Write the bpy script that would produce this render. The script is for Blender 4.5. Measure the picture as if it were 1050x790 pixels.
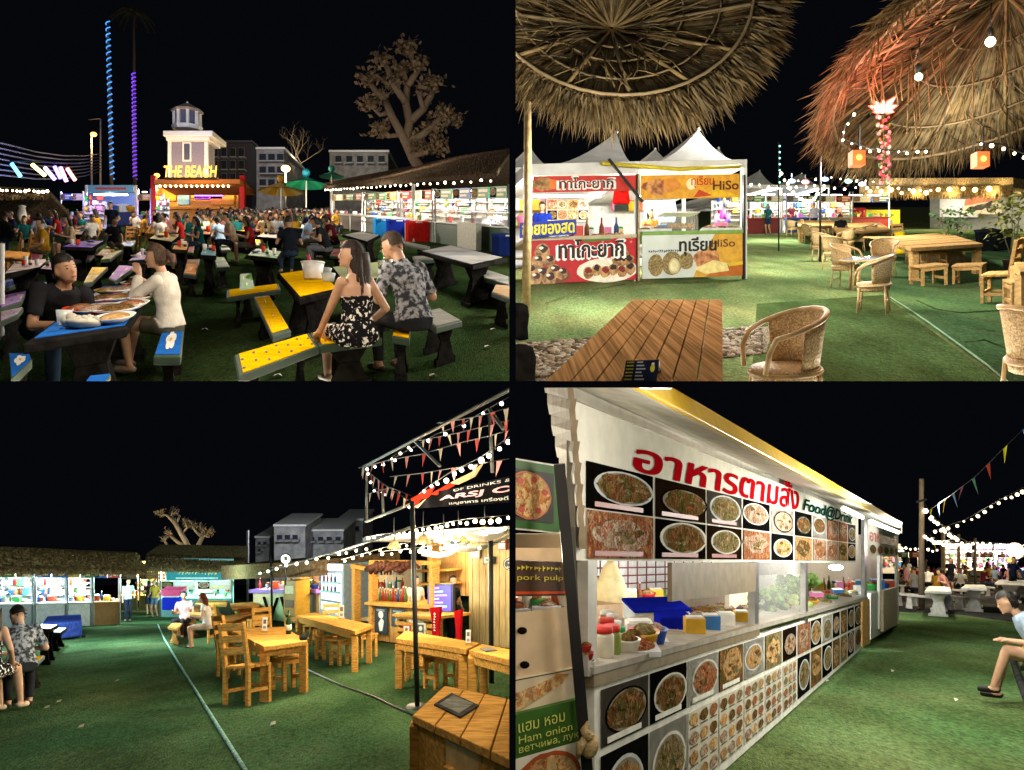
import bpy, bmesh, math, random
from mathutils import Vector as V, Matrix, noise as mnoise
random.seed(7)
R = math.radians
for o in list(bpy.data.objects): bpy.data.objects.remove(o)
SC = bpy.context.scene; COL = SC.collection
# ------------------------------------------------------------------ camera, world, sun, exposure
F, CX, CY = 900.0, 525.0, 395.0
cam_d = bpy.data.cameras.new('camera'); cam = bpy.data.objects.new('camera', cam_d); COL.objects.link(cam)
cam.location = (0, 0, 0); cam.rotation_euler = (R(90), 0, 0)
cam_d.sensor_fit = 'HORIZONTAL'; cam_d.angle = 2*math.atan(525/F); cam_d.clip_start = .05; cam_d.clip_end = 3000
SC.camera = cam
W_ = bpy.data.worlds.new('World'); SC.world = W_; W_.use_nodes = True
nt = W_.node_tree; bg = nt.nodes['Background']
sky = nt.nodes.new('ShaderNodeTexSky'); sky.sky_type = 'NISHITA'; sky.sun_disc = False
SUN_EL, SUN_ROT = R(-4), R(200)
sky.sun_elevation = SUN_EL; sky.sun_rotation = SUN_ROT
nt.links.new(sky.outputs[0], bg.inputs[0]); bg.inputs[1].default_value = 0.05
sl = bpy.data.lights.new('night_fill_sun', 'SUN'); sl.energy = 0.11; sl.angle = R(25); sl.color = (1, .93, .82)  # soft dim sun added as broad fill, no moon in view
so = bpy.data.objects.new('night_fill_sun', sl); COL.objects.link(so); so.rotation_euler = (R(32), 0, R(-14))
SC.view_settings.view_transform = 'Standard'; SC.view_settings.look = 'None'
SC.view_settings.exposure = 0.3; SC.view_settings.gamma = 1.0; SC.view_settings.use_curve_mapping = False
SC.render.engine = 'CYCLES'
SC.cycles.use_denoising = True; SC.cycles.use_adaptive_sampling = True; SC.cycles.adaptive_threshold = .02
SC.cycles.max_bounces = 6; SC.cycles.diffuse_bounces = 3; SC.cycles.transparent_max_bounces = 12
SC.cycles.sample_clamp_indirect = 4; SC.cycles.use_light_tree = True; SC.cycles.caustics_reflective = False; SC.cycles.caustics_refractive = False

# ------------------------------------------------------------------ the four market areas
def pt(x, y, d): return V(((x-CX)/F*d, d, (CY-y)/F*d))
class Panel:
    """one market area: a sloping ground plane; yh = row of its vanishing line, h = eye height over it, vx = column of its street's vanishing point"""
    def __init__(s, name, yh, h, vx, lim): s.name, s.yh, s.h, s.vx, s.lim = name, yh, h, vx, lim
    def d(s, gy, z=0): return F*(s.h-z)/(gy-s.yh)
    def g(s, x, gy, z=0): return pt(x, gy, s.d(gy, z))
    def base(s, x, d): return V(((x-CX)/F*d, d, (CY-s.yh)/F*d-s.h))
    def at(s, x, gy, z=0): return s.g(x, gy)+V((0, 0, z))
    def under(s, P): return V((P.x, P.y, (CY-s.yh)/F*P.y-s.h))
    def frame(s, x, gy, yaw=0, lean=1., z=0, scale=1., d=None):
        G = s.base(x, d) if d else s.g(x, gy)
        sl_ = (CY-s.yh)/F
        N = V((0, -sl_, 1)).normalized(); Fw = V(((s.vx-CX)/F, 1, sl_)).normalized()
        Rt = Fw.cross(N)
        M = Matrix((Rt, Fw, N)).transposed()
        q = N.rotation_difference((N+V((-(G.x/G.y)*sl_*lean, 0, 0))).normalized()).to_matrix()
        M = q @ M @ Matrix.Rotation(R(yaw), 3, 'Z')
        M = M.to_4x4() @ Matrix.Scale(scale, 4); M.translation = G + M.col[2].to_3d().normalized()*z
        return M
P1 = Panel('P1', 208, 1.7, 215, (None, 522.3, None, 391.0))
P2 = Panel('P2', 210, 1.7, 740, (528.8, None, None, 391.0))
P3 = Panel('P3', 598, 1.6, 150, (None, 522.3, 397.8, None))
P4 = Panel('P4', 575, 1.6, 990, (528.8, None, 397.8, None))
CUR = [P1]; PAN = {}; WM = {}
# ------------------------------------------------------------------ materials
MATS = {}
def mat(name, col, rough=.6, metal=0., var=.12, scale=9., bump=0., bscale=60., emit=0., ecol=None, col2=None, stretch=(1, 1, 1), alpha=1., coat=0., trans=0., kind=None, sss=0.):
    if name in MATS: return MATS[name]
    m = bpy.data.materials.new(name); m.use_nodes = True; n = m.node_tree.nodes; L = m.node_tree.links
    b = n['Principled BSDF']; b.inputs['Roughness'].default_value = rough; b.inputs['Metallic'].default_value = metal
    if kind == 'food' or rough >= .79: b.inputs['Specular IOR Level'].default_value = 0.; b.inputs['Roughness'].default_value = .95
    elif 'wood' in name or 'plank' in name: b.inputs['Specular IOR Level'].default_value = 0.; b.inputs['Roughness'].default_value = rough+.2
    else: b.inputs['Specular IOR Level'].default_value = .35
    tc = n.new('ShaderNodeTexCoord'); mp = n.new('ShaderNodeMapping'); mp.inputs['Scale'].default_value = stretch
    L.new(tc.outputs['Object'], mp.inputs[0])
    if kind == 'food':
        vo = n.new('ShaderNodeTexVoronoi'); vo.inputs['Scale'].default_value = scale; vo.inputs['Randomness'].default_value = 1
        no = n.new('ShaderNodeTexNoise'); no.inputs['Scale'].default_value = scale*.6; no.inputs['Detail'].default_value = 4
        ad = n.new('ShaderNodeMix'); ad.data_type = 'VECTOR'; ad.inputs[0].default_value = .25
        L.new(mp.outputs[0], ad.inputs[4]); L.new(no.outputs['Color'], ad.inputs[5]); L.new(mp.outputs[0], no.inputs['Vector']); L.new(ad.outputs[1], vo.inputs['Vector'])
        sp = n.new('ShaderNodeSeparateColor'); L.new(vo.outputs['Color'], sp.inputs[0])
        rp = n.new('ShaderNodeValToRGB'); cr = rp.color_ramp; cr.interpolation = 'LINEAR'
        for i, c in enumerate(col):
            e = cr.elements[i] if i < 2 else cr.elements.new(i/len(col))
            e.position = i/len(col); e.color = (*c, 1)
        L.new(sp.outputs[0], rp.inputs[0])
        mx = n.new('ShaderNodeMix'); mx.data_type = 'RGBA'; mx.blend_type = 'MULTIPLY'; mx.inputs[0].default_value = .5
        L.new(rp.outputs[0], mx.inputs[6])
        r2 = n.new('ShaderNodeValToRGB'); r2.color_ramp.elements[0].position = .35; r2.color_ramp.elements[1].position = .65
        L.new(no.outputs['Fac'], r2.inputs[0]); L.new(r2.outputs[0], mx.inputs[7]); L.new(mx.outputs[2], b.inputs['Base Color'])
    else:
        no = n.new('ShaderNodeTexNoise'); no.inputs['Scale'].default_value = scale; no.inputs['Detail'].default_value = 5
        L.new(mp.outputs[0], no.inputs['Vector'])
        rp = n.new('ShaderNodeValToRGB'); rp.color_ramp.elements[0].position = .36; rp.color_ramp.elements[1].position = .64
        c1 = [max(0, c*(1-var)) for c in col]; c2 = col2 or [min(1, c*(1+var)) for c in col]
        rp.color_ramp.elements[0].color = (*c1, 1); rp.color_ramp.elements[1].color = (*c2, 1)
        L.new(no.outputs['Fac'], rp.inputs[0]); L.new(rp.outputs[0], b.inputs['Base Color'])
    if bump:
        nb = n.new('ShaderNodeTexNoise'); nb.inputs['Scale'].default_value = bscale; nb.inputs['Detail'].default_value = 3
        L.new(mp.outputs[0], nb.inputs['Vector']); bp = n.new('ShaderNodeBump'); bp.inputs['Strength'].default_value = bump; bp.inputs['Distance'].default_value = .02
        L.new(nb.outputs['Fac'], bp.inputs['Height']); L.new(bp.outputs[0], b.inputs['Normal'])
    if emit:
        b.inputs['Emission Color'].default_value = (*(ecol or col), 1); b.inputs['Emission Strength'].default_value = emit
        m.cycles.emission_sampling = 'NONE'
    if coat: b.inputs['Coat Weight'].default_value = coat
    if alpha < 1: b.inputs['Alpha'].default_value = alpha
    if trans: b.inputs['Transmission Weight'].default_value = trans
    MATS[name] = m; return m
def hexc(s):
    s = s.lstrip('#'); r = [int(s[i:i+2], 16)/255 for i in (0, 2, 4)]
    return tuple(c/12.92 if c <= .04045 else ((c+.055)/1.055)**2.4 for c in r)
def cm(col, rough=.55, **k):       # a plain paint / plastic / cloth of one colour, named by it
    return mat('paint_'+col.lstrip('#')+('' if rough == .55 else '_%d' % (rough*100)), hexc(col), rough, **k)
wood = mat('warm_wood', (.40, .19, .055), .5, var=.35, scale=5, stretch=(6, 1.2, 6), bump=.1, bscale=30)
wood_h = mat('honey_wood', (.50, .25, .06), .42, var=.3, scale=5, stretch=(1.5, 4, 8), bump=.08, bscale=30)
wood_d = mat('slat_wood', (.40, .22, .09), .45, var=.42, scale=4, stretch=(11, .14, .6), bump=.12, bscale=40)
wood_p = mat('pale_wood', (.55, .33, .13), .5, var=.22, scale=5, stretch=(5, 1.5, 5))
bamboo = mat('bamboo', (.42, .30, .14), .5, var=.25, scale=12)
wicker = mat('wicker', (.54, .36, .17), .55, var=.45, scale=70, bump=.7, bscale=90)
black_m = mat('black_metal', (.02, .02, .022), .45, .3)
steel = mat('steel', (.55, .56, .57), .3, .9)
white_p = mat('white_paint', (.75, .75, .73), .5, var=.06)
grey_p = mat('grey_paint', (.35, .35, .35), .6)
dark_c = mat('dark_concrete', (.013, .012, .011), .85, var=.4, bump=.3, bscale=25)
canvas_w = mat('white_canvas', (.68, .66, .63), .8, var=.08, scale=3)
glass = mat('glass', (.9, .95, .95), .05, alpha=.16)
thatch_m = mat('thatch', (.20, .135, .06), .9, var=.55, scale=14, stretch=(1, 1, 1), bump=.5, bscale=60, col2=(.34, .25, .12))
thatch_b = mat('thatch_blades', (.24, .16, .07), .9, var=.5, scale=8, col2=(.42, .30, .14))
bulb_w = mat('bulb_glow_warm', (1, .8, .5), .4, emit=14, ecol=(1, .78, .45))
bulb_c = mat('bulb_glow_cool', (.8, .9, 1), .4, emit=14, ecol=(.85, .95, 1))
skin = [mat('skin_'+n_, c, .5, var=.06, scale=20) for n_, c in (('tan', (.38, .20, .115)), ('fair', (.52, .30, .19)), ('brown', (.27, .135, .075)))]
hair_m = mat('black_hair', (.012, .009, .008), .6, var=.5, scale=60)
hair_b = mat('brown_hair', (.06, .033, .018), .65, var=.5, scale=60)
def glow(name, col, e): return mat('glow_'+name, col, .5, emit=e, ecol=col, var=.02)
# ------------------------------------------------------------------ mesh builder
class MB:
    def __init__(s): s.v, s.f, s.m, s.s, s.mats = [], [], [], [], []
    def mi(s, m):
        if m not in s.mats: s.mats.append(m)
        return s.mats.index(m)
    def add(s, vs, fs, m, smooth=False):
        o = len(s.v); s.v += [V(q) for q in vs]; i = s.mi(m)
        for f in fs: s.f.append(tuple(o+k for k in f)); s.m.append(i); s.s.append(smooth)
        return s
    def hexa(s, b, t, m):           # b, t: lower and upper rings of four corners
        return s.add(list(b)+list(t), [(3, 2, 1, 0), (4, 5, 6, 7), (0, 1, 5, 4), (1, 2, 6, 5), (2, 3, 7, 6), (3, 0, 4, 7)], m)
    def box(s, c, sz, m, M=None):
        x, y, z = (k/2 for k in sz); c = V(c)
        r = [V((-x, -y, -z)), V((x, -y, -z)), V((x, y, -z)), V((-x, y, -z))]; t = [q+V((0, 0, 2*z)) for q in r]
        f = (lambda q: M @ q + c) if M is not None else (lambda q: q+c)
        return s.hexa([f(q) for q in r], [f(q) for q in t], m)
    def beam(s, a, b, w, t, m, up=V((0, 0, 1))):
        a, b = V(a), V(b); ax = (b-a).normalized(); sd = ax.cross(V(up))
        if sd.length < 1e-4: sd = ax.cross(V((0, 1, 0)))
        sd.normalize(); u = sd.cross(ax)
        k = [sd*w/2+u*t/2, sd*-w/2+u*t/2, sd*-w/2-u*t/2, sd*w/2-u*t/2]
        return s.hexa([a+q for q in k][::-1], [b+q for q in k][::-1], m)
    def tube(s, pts, r, m, n=8, cap=True):
        pts = [V(p) for p in pts]; N = len(pts); rs = r if isinstance(r, (list, tuple)) else [r]*N
        vs, fs = [], []; ref = None
        for i, p in enumerate(pts):
            t = (pts[min(i+1, N-1)]-pts[max(i-1, 0)]).normalized()
            if ref is None:
                ref = t.cross(V((0, 0, 1)))
                if ref.length < .05: ref = t.cross(V((1, 0, 0)))
            ref = (ref-t*ref.dot(t)).normalized(); b = t.cross(ref)
            for k in range(n):
                a = 2*math.pi*k/n; vs.append(p+(ref*math.cos(a)+b*math.sin(a))*rs[i])
        for i in range(N-1):
            for k in range(n):
                fs.append((i*n+k, i*n+(k+1) % n, (i+1)*n+(k+1) % n, (i+1)*n+k))
        if cap: fs += [tuple(range(n))[::-1], tuple(range((N-1)*n, N*n))]
        return s.add(vs, fs, m, True)
    def loft(s, rings, m, n=16, M=None):   # rings: (centre, x-vector, y-vector)
        vs, fs = [], []
        for c, a, b in rings:
            for k in range(n):
                t = 2*math.pi*k/n; vs.append(V(c)+V(a)*math.cos(t)+V(b)*math.sin(t))
        N = len(rings)
        for i in range(N-1):
            for k in range(n): fs.append((i*n+k, i*n+(k+1) % n, (i+1)*n+(k+1) % n, (i+1)*n+k))
        fs += [tuple(range(n))[::-1], tuple(range((N-1)*n, N*n))]
        return s.add(vs, fs, m, True)
    def lathe(s, prof, c, m, n=16, ax=None):    # prof: (radius, height)
        c = V(c); u, w, z = (V((1, 0, 0)), V((0, 1, 0)), V((0, 0, 1))) if ax is None else ax
        return s.loft([(c+z*h_, u*max(r, 1e-4), w*max(r, 1e-4)) for r, h_ in prof], m, n)
    def ball(s, c, r, m, n=10, sc=(1, 1, 1), M=None):
        c = V(c); vs, fs = [], []; k = max(4, n//2)
        for i in range(k+1):
            ph = math.pi*i/k
            for j in range(n):
                t = 2*math.pi*j/n; q = V((math.sin(ph)*math.cos(t)*r*sc[0], math.sin(ph)*math.sin(t)*r*sc[1], math.cos(ph)*r*sc[2]))
                vs.append((M @ q if M is not None else q)+c)
        for i in range(k):
            for j in range(n): fs.append((i*n+j, (i+1)*n+j, (i+1)*n+(j+1) % n, i*n+(j+1) % n))
        return s.add(vs, fs, m, True)
    def poly(s, pts, m): return s.add(pts, [tuple(range(len(pts)))], m)
    def plate(s, pts, off, m):        # polygon given thickness by the vector off (pts on the show side)
        n = len(pts); a = [V(p) for p in pts]; b = [p+V(off) for p in a]
        return s.add(a+b, [tuple(range(n)), tuple(range(n, 2*n))[::-1]]+[((i+1) % n, i, n+i, n+(i+1) % n) for i in range(n)], m)
    def xf(s, M):
        s.v = [M @ p for p in s.v]; return s
    def mesh(s, name, inv=None):
        me = bpy.data.meshes.new(name); vs = [inv @ p for p in s.v] if inv else s.v
        me.from_pydata([tuple(p) for p in vs], [], s.f)
        for m in s.mats: me.materials.append(m)
        me.polygons.foreach_set('material_index', s.m); me.polygons.foreach_set('use_smooth', s.s); me.update()
        return me
    def build(s, name, parent=None, label=None, cat=None, group=None, kind=None, local=False, bev=0., base=None):
        """local: the vertices are in the parent's own space; otherwise they are world points"""
        if not s.v: return None
        if parent is not None:
            me = s.mesh(name, None if local else WM[parent].inverted()); o = bpy.data.objects.new(name, me); COL.objects.link(o); o.parent = parent; WM[o] = WM[parent].copy()
        else:
            b = V(base) if base is not None else V((sum(p.x for p in s.v)/len(s.v), sum(p.y for p in s.v)/len(s.v), min(p.z for p in s.v)))
            M = Matrix.Translation(b); me = s.mesh(name, M.inverted()); o = bpy.data.objects.new(name, me); COL.objects.link(o); o.matrix_basis = M; WM[o] = M
        if bev:
            bm = bmesh.new(); bm.from_mesh(me); bmesh.ops.recalc_face_normals(bm, faces=bm.faces); bm.to_mesh(me); bm.free()
            md = o.modifiers.new('bevel', 'BEVEL'); md.width = bev; md.segments = 2; md.limit_method = 'ANGLE'; md.angle_limit = R(40); md.use_clamp_overlap = True
        tag(o, label, cat, group, kind); PAN[o] = CUR[0]; return o
def tag(o, label=None, cat=None, group=None, kind=None):
    for k, v_ in (('label', label), ('category', cat), ('group', group), ('kind', kind)):
        if v_: o[k] = v_
    return o
def thing(name, label, cat, M, group=None):
    if not isinstance(M, Matrix): M = Matrix.Translation(V(M))
    o = bpy.data.objects.new(name, None); COL.objects.link(o); o.matrix_basis = M; o.empty_display_size = .2; WM[o] = M.copy(); PAN[o] = CUR[0]
    return tag(o, label, cat, group)
def dup(o, M=None, label=None, parent=None, group=None):
    c = o.copy(); COL.objects.link(c); PAN[c] = CUR[0]
    if parent is not None: c.parent = parent; WM[c] = WM[parent].copy()
    else: c.matrix_basis = M; WM[c] = M.copy()
    if label: c['label'] = label
    if group: c['group'] = group
    for ch in list(o.children): dup(ch, parent=c)
    return c
def setmat(o, m, slot=0):
    o.material_slots[slot].link = 'OBJECT'; o.material_slots[slot].material = m
def kids(o, name): return [c for c in o.children_recursive if c.name.split('.')[0] == name]
def lamp(P, power, col=(1, .85, .65), r=.08, spot=None, name='lamp_or_fill_light'):  # serves modelled bulbs and also bare fill lights without a lamp body
    l = bpy.data.lights.new(name, 'POINT' if not spot else 'SPOT'); l.energy = power; l.color = col; l.shadow_soft_size = r
    o = bpy.data.objects.new(name, l); COL.objects.link(o); o.location = P
    if spot: l.spot_size = R(spot[1]); l.spot_blend = .6; o.rotation_euler = (V(spot[0])-V(P)).to_track_quat('-Z', 'Y').to_euler()
    return o
class Wall:
    """an upright plane through two ground points; pixel -> point on it, off metres behind (+) or in front (-) of it"""
    def __init__(s, p, a, b):
        s.p = p; A, B = p.g(*a), p.g(*b); s.A = A; t = B-A; n = V((t.y, -t.x, 0)).normalized()
        if n.y < 0: n = -n
        s.n = n
    def at(s, x, y, off=0):
        r = pt(x, y, 1); k = s.A.dot(s.n)/r.dot(s.n); return r*k + s.n*off
    def pix(s, x, y, off=0):          # the point seen at the pixel on the parallel plane off metres behind
        r = pt(x, y, 1); return r*((s.A.dot(s.n)+off)/r.dot(s.n))
    def gy(s, x):                     # ground row under column x
        r = V(((x-CX)/F, 1, 0)); d = s.A.dot(s.n)/r.dot(s.n); return s.p.yh+F*s.p.h/d
    def ground(s, x, off=0): return s.p.under(s.at(x, 400, off))
    def rect(s, x0, y0, x1, y1, off=0, y0b=None, y1b=None):    # bl, br, tr, tl (y0b,y1b: right-end rows of top and bottom)
        y0b = y0 if y0b is None else y0b; y1b = y1 if y1b is None else y1b
        return [s.at(x0, y1, off), s.at(x1, y1b, off), s.at(x1, y0b, off), s.at(x0, y0, off)]
    def box(s, mb, x0, y0, x1, y1, o0, o1, m, y0b=None, y1b=None):
        q = s.rect(x0, y0, x1, y1, 0, y0b, y1b); return mb.hexa([p+s.n*o1 for p in q], [p+s.n*o0 for p in q], m)
class Quad:
    def __init__(s, q): s.q = [V(p) for p in q]; a, b, c, d = s.q; s.n = (b-a).cross(d-a).normalized()
    def __call__(s, u, v, off=0):
        a, b, c, d = s.q; return a*(1-u)*(1-v)+b*u*(1-v)+c*u*v+d*(1-u)*v+s.n*off
    def sub(s, u0, v0, u1, v1, off=0): return [s(u0, v0, off), s(u1, v0, off), s(u1, v1, off), s(u0, v1, off)]
    def panel(s, mb, m, th=.02, u0=0, v0=0, u1=1, v1=1, off=0): return mb.plate(s.sub(u0, v0, u1, v1, off), s.n*-th, m)
    def poly(s, mb, uv, m, off=.004): return mb.poly([s(u, v, off) for u, v in uv], m)
    def disc(s, mb, u, v, ru, rv, m, off=.004, n=20, wob=0., seed=0):
        rg = random.Random(seed); return mb.poly([s(u+ru*math.cos(2*math.pi*k/n)*(1+rg.uniform(-wob, wob)), v+rv*math.sin(2*math.pi*k/n)*(1+rg.uniform(-wob, wob)), off) for k in range(n)], m)
_tx = {}
def text_mesh(body, bold=0., shear=0.):
    k = (body, bold, shear)
    if k not in _tx:
        c = bpy.data.curves.new('lettering', 'FONT'); c.body = body; c.offset = bold; c.shear = shear; c.resolution_u = 3
        o = bpy.data.objects.new('lettering', c); COL.objects.link(o); dg = bpy.context.evaluated_depsgraph_get()
        me = bpy.data.meshes.new_from_object(o.evaluated_get(dg)); vs = [v.co.copy() for v in me.vertices]; fs = [tuple(p.vertices) for p in me.polygons]
        bpy.data.objects.remove(o); bpy.data.meshes.remove(me); bpy.data.curves.remove(c); _tx[k] = (vs, fs)
    return _tx[k]
def text(mb, body, q, m, u0=0, v0=0, u1=1, v1=1, off=.006, bold=.012, shear=0.):
    vs, fs = text_mesh(body, min(bold, .012) if any(ord(ch) > 0xe00 for ch in body) else bold, shear)
    if bold > .02 and any(ord(ch) > 0xe00 for ch in body):      # thicken Thai strokes by doubling them, the outline stays whole
        k_ = bold*.12
        for du, dv in ((-k_, 0), (k_, 0), (0, k_*1.6), (0, -k_*1.6)): text(mb, body, q, m, u0+du, v0+dv, u1+du, v1+dv, off+(du+dv)*.01, .01, shear)
    xs = [p.x for p in vs]; ys = [p.y for p in vs]; x0, y0 = min(xs), min(ys); w, h = max(xs)-x0, max(ys)-y0
    mb.add([q(u0+(u1-u0)*(p.x-x0)/w, v0+(v1-v0)*(p.y-y0)/h, off) for p in vs], fs, m)
def scrawl(mb, q, m, u0, v0, u1, v1, n=6, off=.008, seed=0):
    """lettering that the photograph shows but nobody can read: n blurred glyph-sized strokes"""
    rg = random.Random(seed+n)
    for i in range(n):
        a, b = u0+(u1-u0)*i/n, u0+(u1-u0)*(i+rg.uniform(.55, .85))/n; h0, h1 = v0+(v1-v0)*rg.uniform(0, .3), v1-(v1-v0)*rg.uniform(0, .3); w = (b-a)*.35; mid = (h0+h1)/2; t = (v1-v0)*.2
        q.poly(mb, [(a, h0), (a+w, h0), (a+w, h1), (a, h1)], m, off); q.poly(mb, [(a+w, mid-t/2), (b, mid-t*rg.uniform(-.5, 1.2)), (b, mid+t), (a+w, mid+t)], m, off)
FOOD = [mat('food_%d' % i, c, .5, kind='food', scale=s) for i, (c, s) in enumerate([
    ([(.16, .05, .02), (.28, .11, .04), (.08, .03, .015), (.40, .22, .10), (.10, .06, .02), (.08, .11, .025)], 34),
    ([(.34, .06, .025), (.42, .16, .06), (.5, .34, .2), (.22, .04, .02), (.3, .12, .05)], 34),
    ([(.10, .14, .035), (.2, .1, .03), (.12, .17, .05), (.3, .2, .1), (.4, .3, .2)], 34),
    ([(.55, .33, .10), (.62, .44, .2), (.45, .2, .06), (.6, .42, .24), (.3, .14, .05)], 34),
    ([(.6, .5, .36), (.5, .38, .26), (.28, .13, .06), (.65, .6, .5), (.32, .09, .05)], 34),
    ([(.70, .50, .2), (.55, .15, .05), (.75, .60, .3), (.62, .36, .12), (.45, .09, .03), (.72, .55, .28)], 34)])]
def dish(mb, q, u0, v0, u1, v1, k, seed=0, bgm=None, cap=None, rnd=1.):
    """a printed photograph of a dish on a board: ground, plate, food and caption strip, all flat prints"""
    rg = random.Random(seed*31+k); W_u, H_v = u1-u0, v1-v0
    cm = lambda s_: globals()['cm'](s_, 85)
    q.poly(mb, [(u0, v0), (u1, v0), (u1, v1), (u0, v1)], bgm or cm(rg.choice(['#1c1712', '#b8b4ac', '#37301f', '#121211', '#8a7a5a'])), .004)
    cu, cv = u0+W_u*rg.uniform(.44, .56), v0+H_v*rg.uniform(.46, .58); pu, pv = W_u*rg.uniform(.43, .49), H_v*rg.uniform(.36, .46)
    if rg.random() < .3: q.poly(mb, [(u0, v0), (u1, v0), (u1, v1), (u0, v1)], FOOD[k % 6], .006); q.disc(mb, cu, cv, pu*.9, pv*.85, FOOD[(k+3) % 6], .008, 20, .2, seed+3)
    else: q.disc(mb, cu, cv, pu, pv, cm(rg.choice(['#d6d2ca', '#cfcac0', '#15110f', '#c4c8ca', '#2a3038'])), .006, 26); q.disc(mb, cu, cv, pu*.9, pv*.9, cm('#8a8274'), .007, 26); q.disc(mb, cu, cv, pu*.86, pv*.84, FOOD[k % 6], .008, 22, .14, seed)
    for j in range(9):
        q.disc(mb, cu+pu*rg.uniform(-.6, .6), cv+pv*rg.uniform(-.55, .55), pu*rg.uniform(.08, .26), pv*rg.uniform(.06, .2), FOOD[rg.choice([0, 2, k % 6, k % 6, (k+1) % 6, 0])], .010+j*.0006, 9, .4, seed+j)
    if cap:
        q.poly(mb, [(u0+W_u*.08, v0+H_v*.05), (u1-W_u*.2, v0+H_v*.05), (u1-W_u*.2, v0+H_v*.16), (u0+W_u*.08, v0+H_v*.16)], cap, .014)
# ------------------------------------------------------------------ people
def ik(a, b, l1, l2, pole):
    a, b, pole = V(a), V(b), V(pole); d = b-a; L = min(d.length, (l1+l2)*.995); b = a+d.normalized()*L
    k = (l1*l1-l2*l2+L*L)/(2*L); hh = math.sqrt(max(0, l1*l1-k*k)); ax = d.normalized(); pv = (pole-ax*pole.dot(ax)).normalized()
    return a+ax*k+pv*hh, b
def capsule(mb, a, b, ra, rb, m, n=14):
    a, b = V(a), V(b); t = (b-a).normalized(); s_ = t.cross(V((.31, .2, .93))); s_.normalize(); u = t.cross(s_)
    rg = [(a-t*ra*math.cos(q), ra*math.sin(q)) for q in (.15, .5, .9, 1.3)]+[(a, ra), (b, rb)]+[(b+t*rb*math.cos(q), rb*math.sin(q)) for q in (1.3, .9, .5, .15)]
    mb.loft([(c, s_*r, u*r) for c, r in rg], m, n)
_PC = {}
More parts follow.
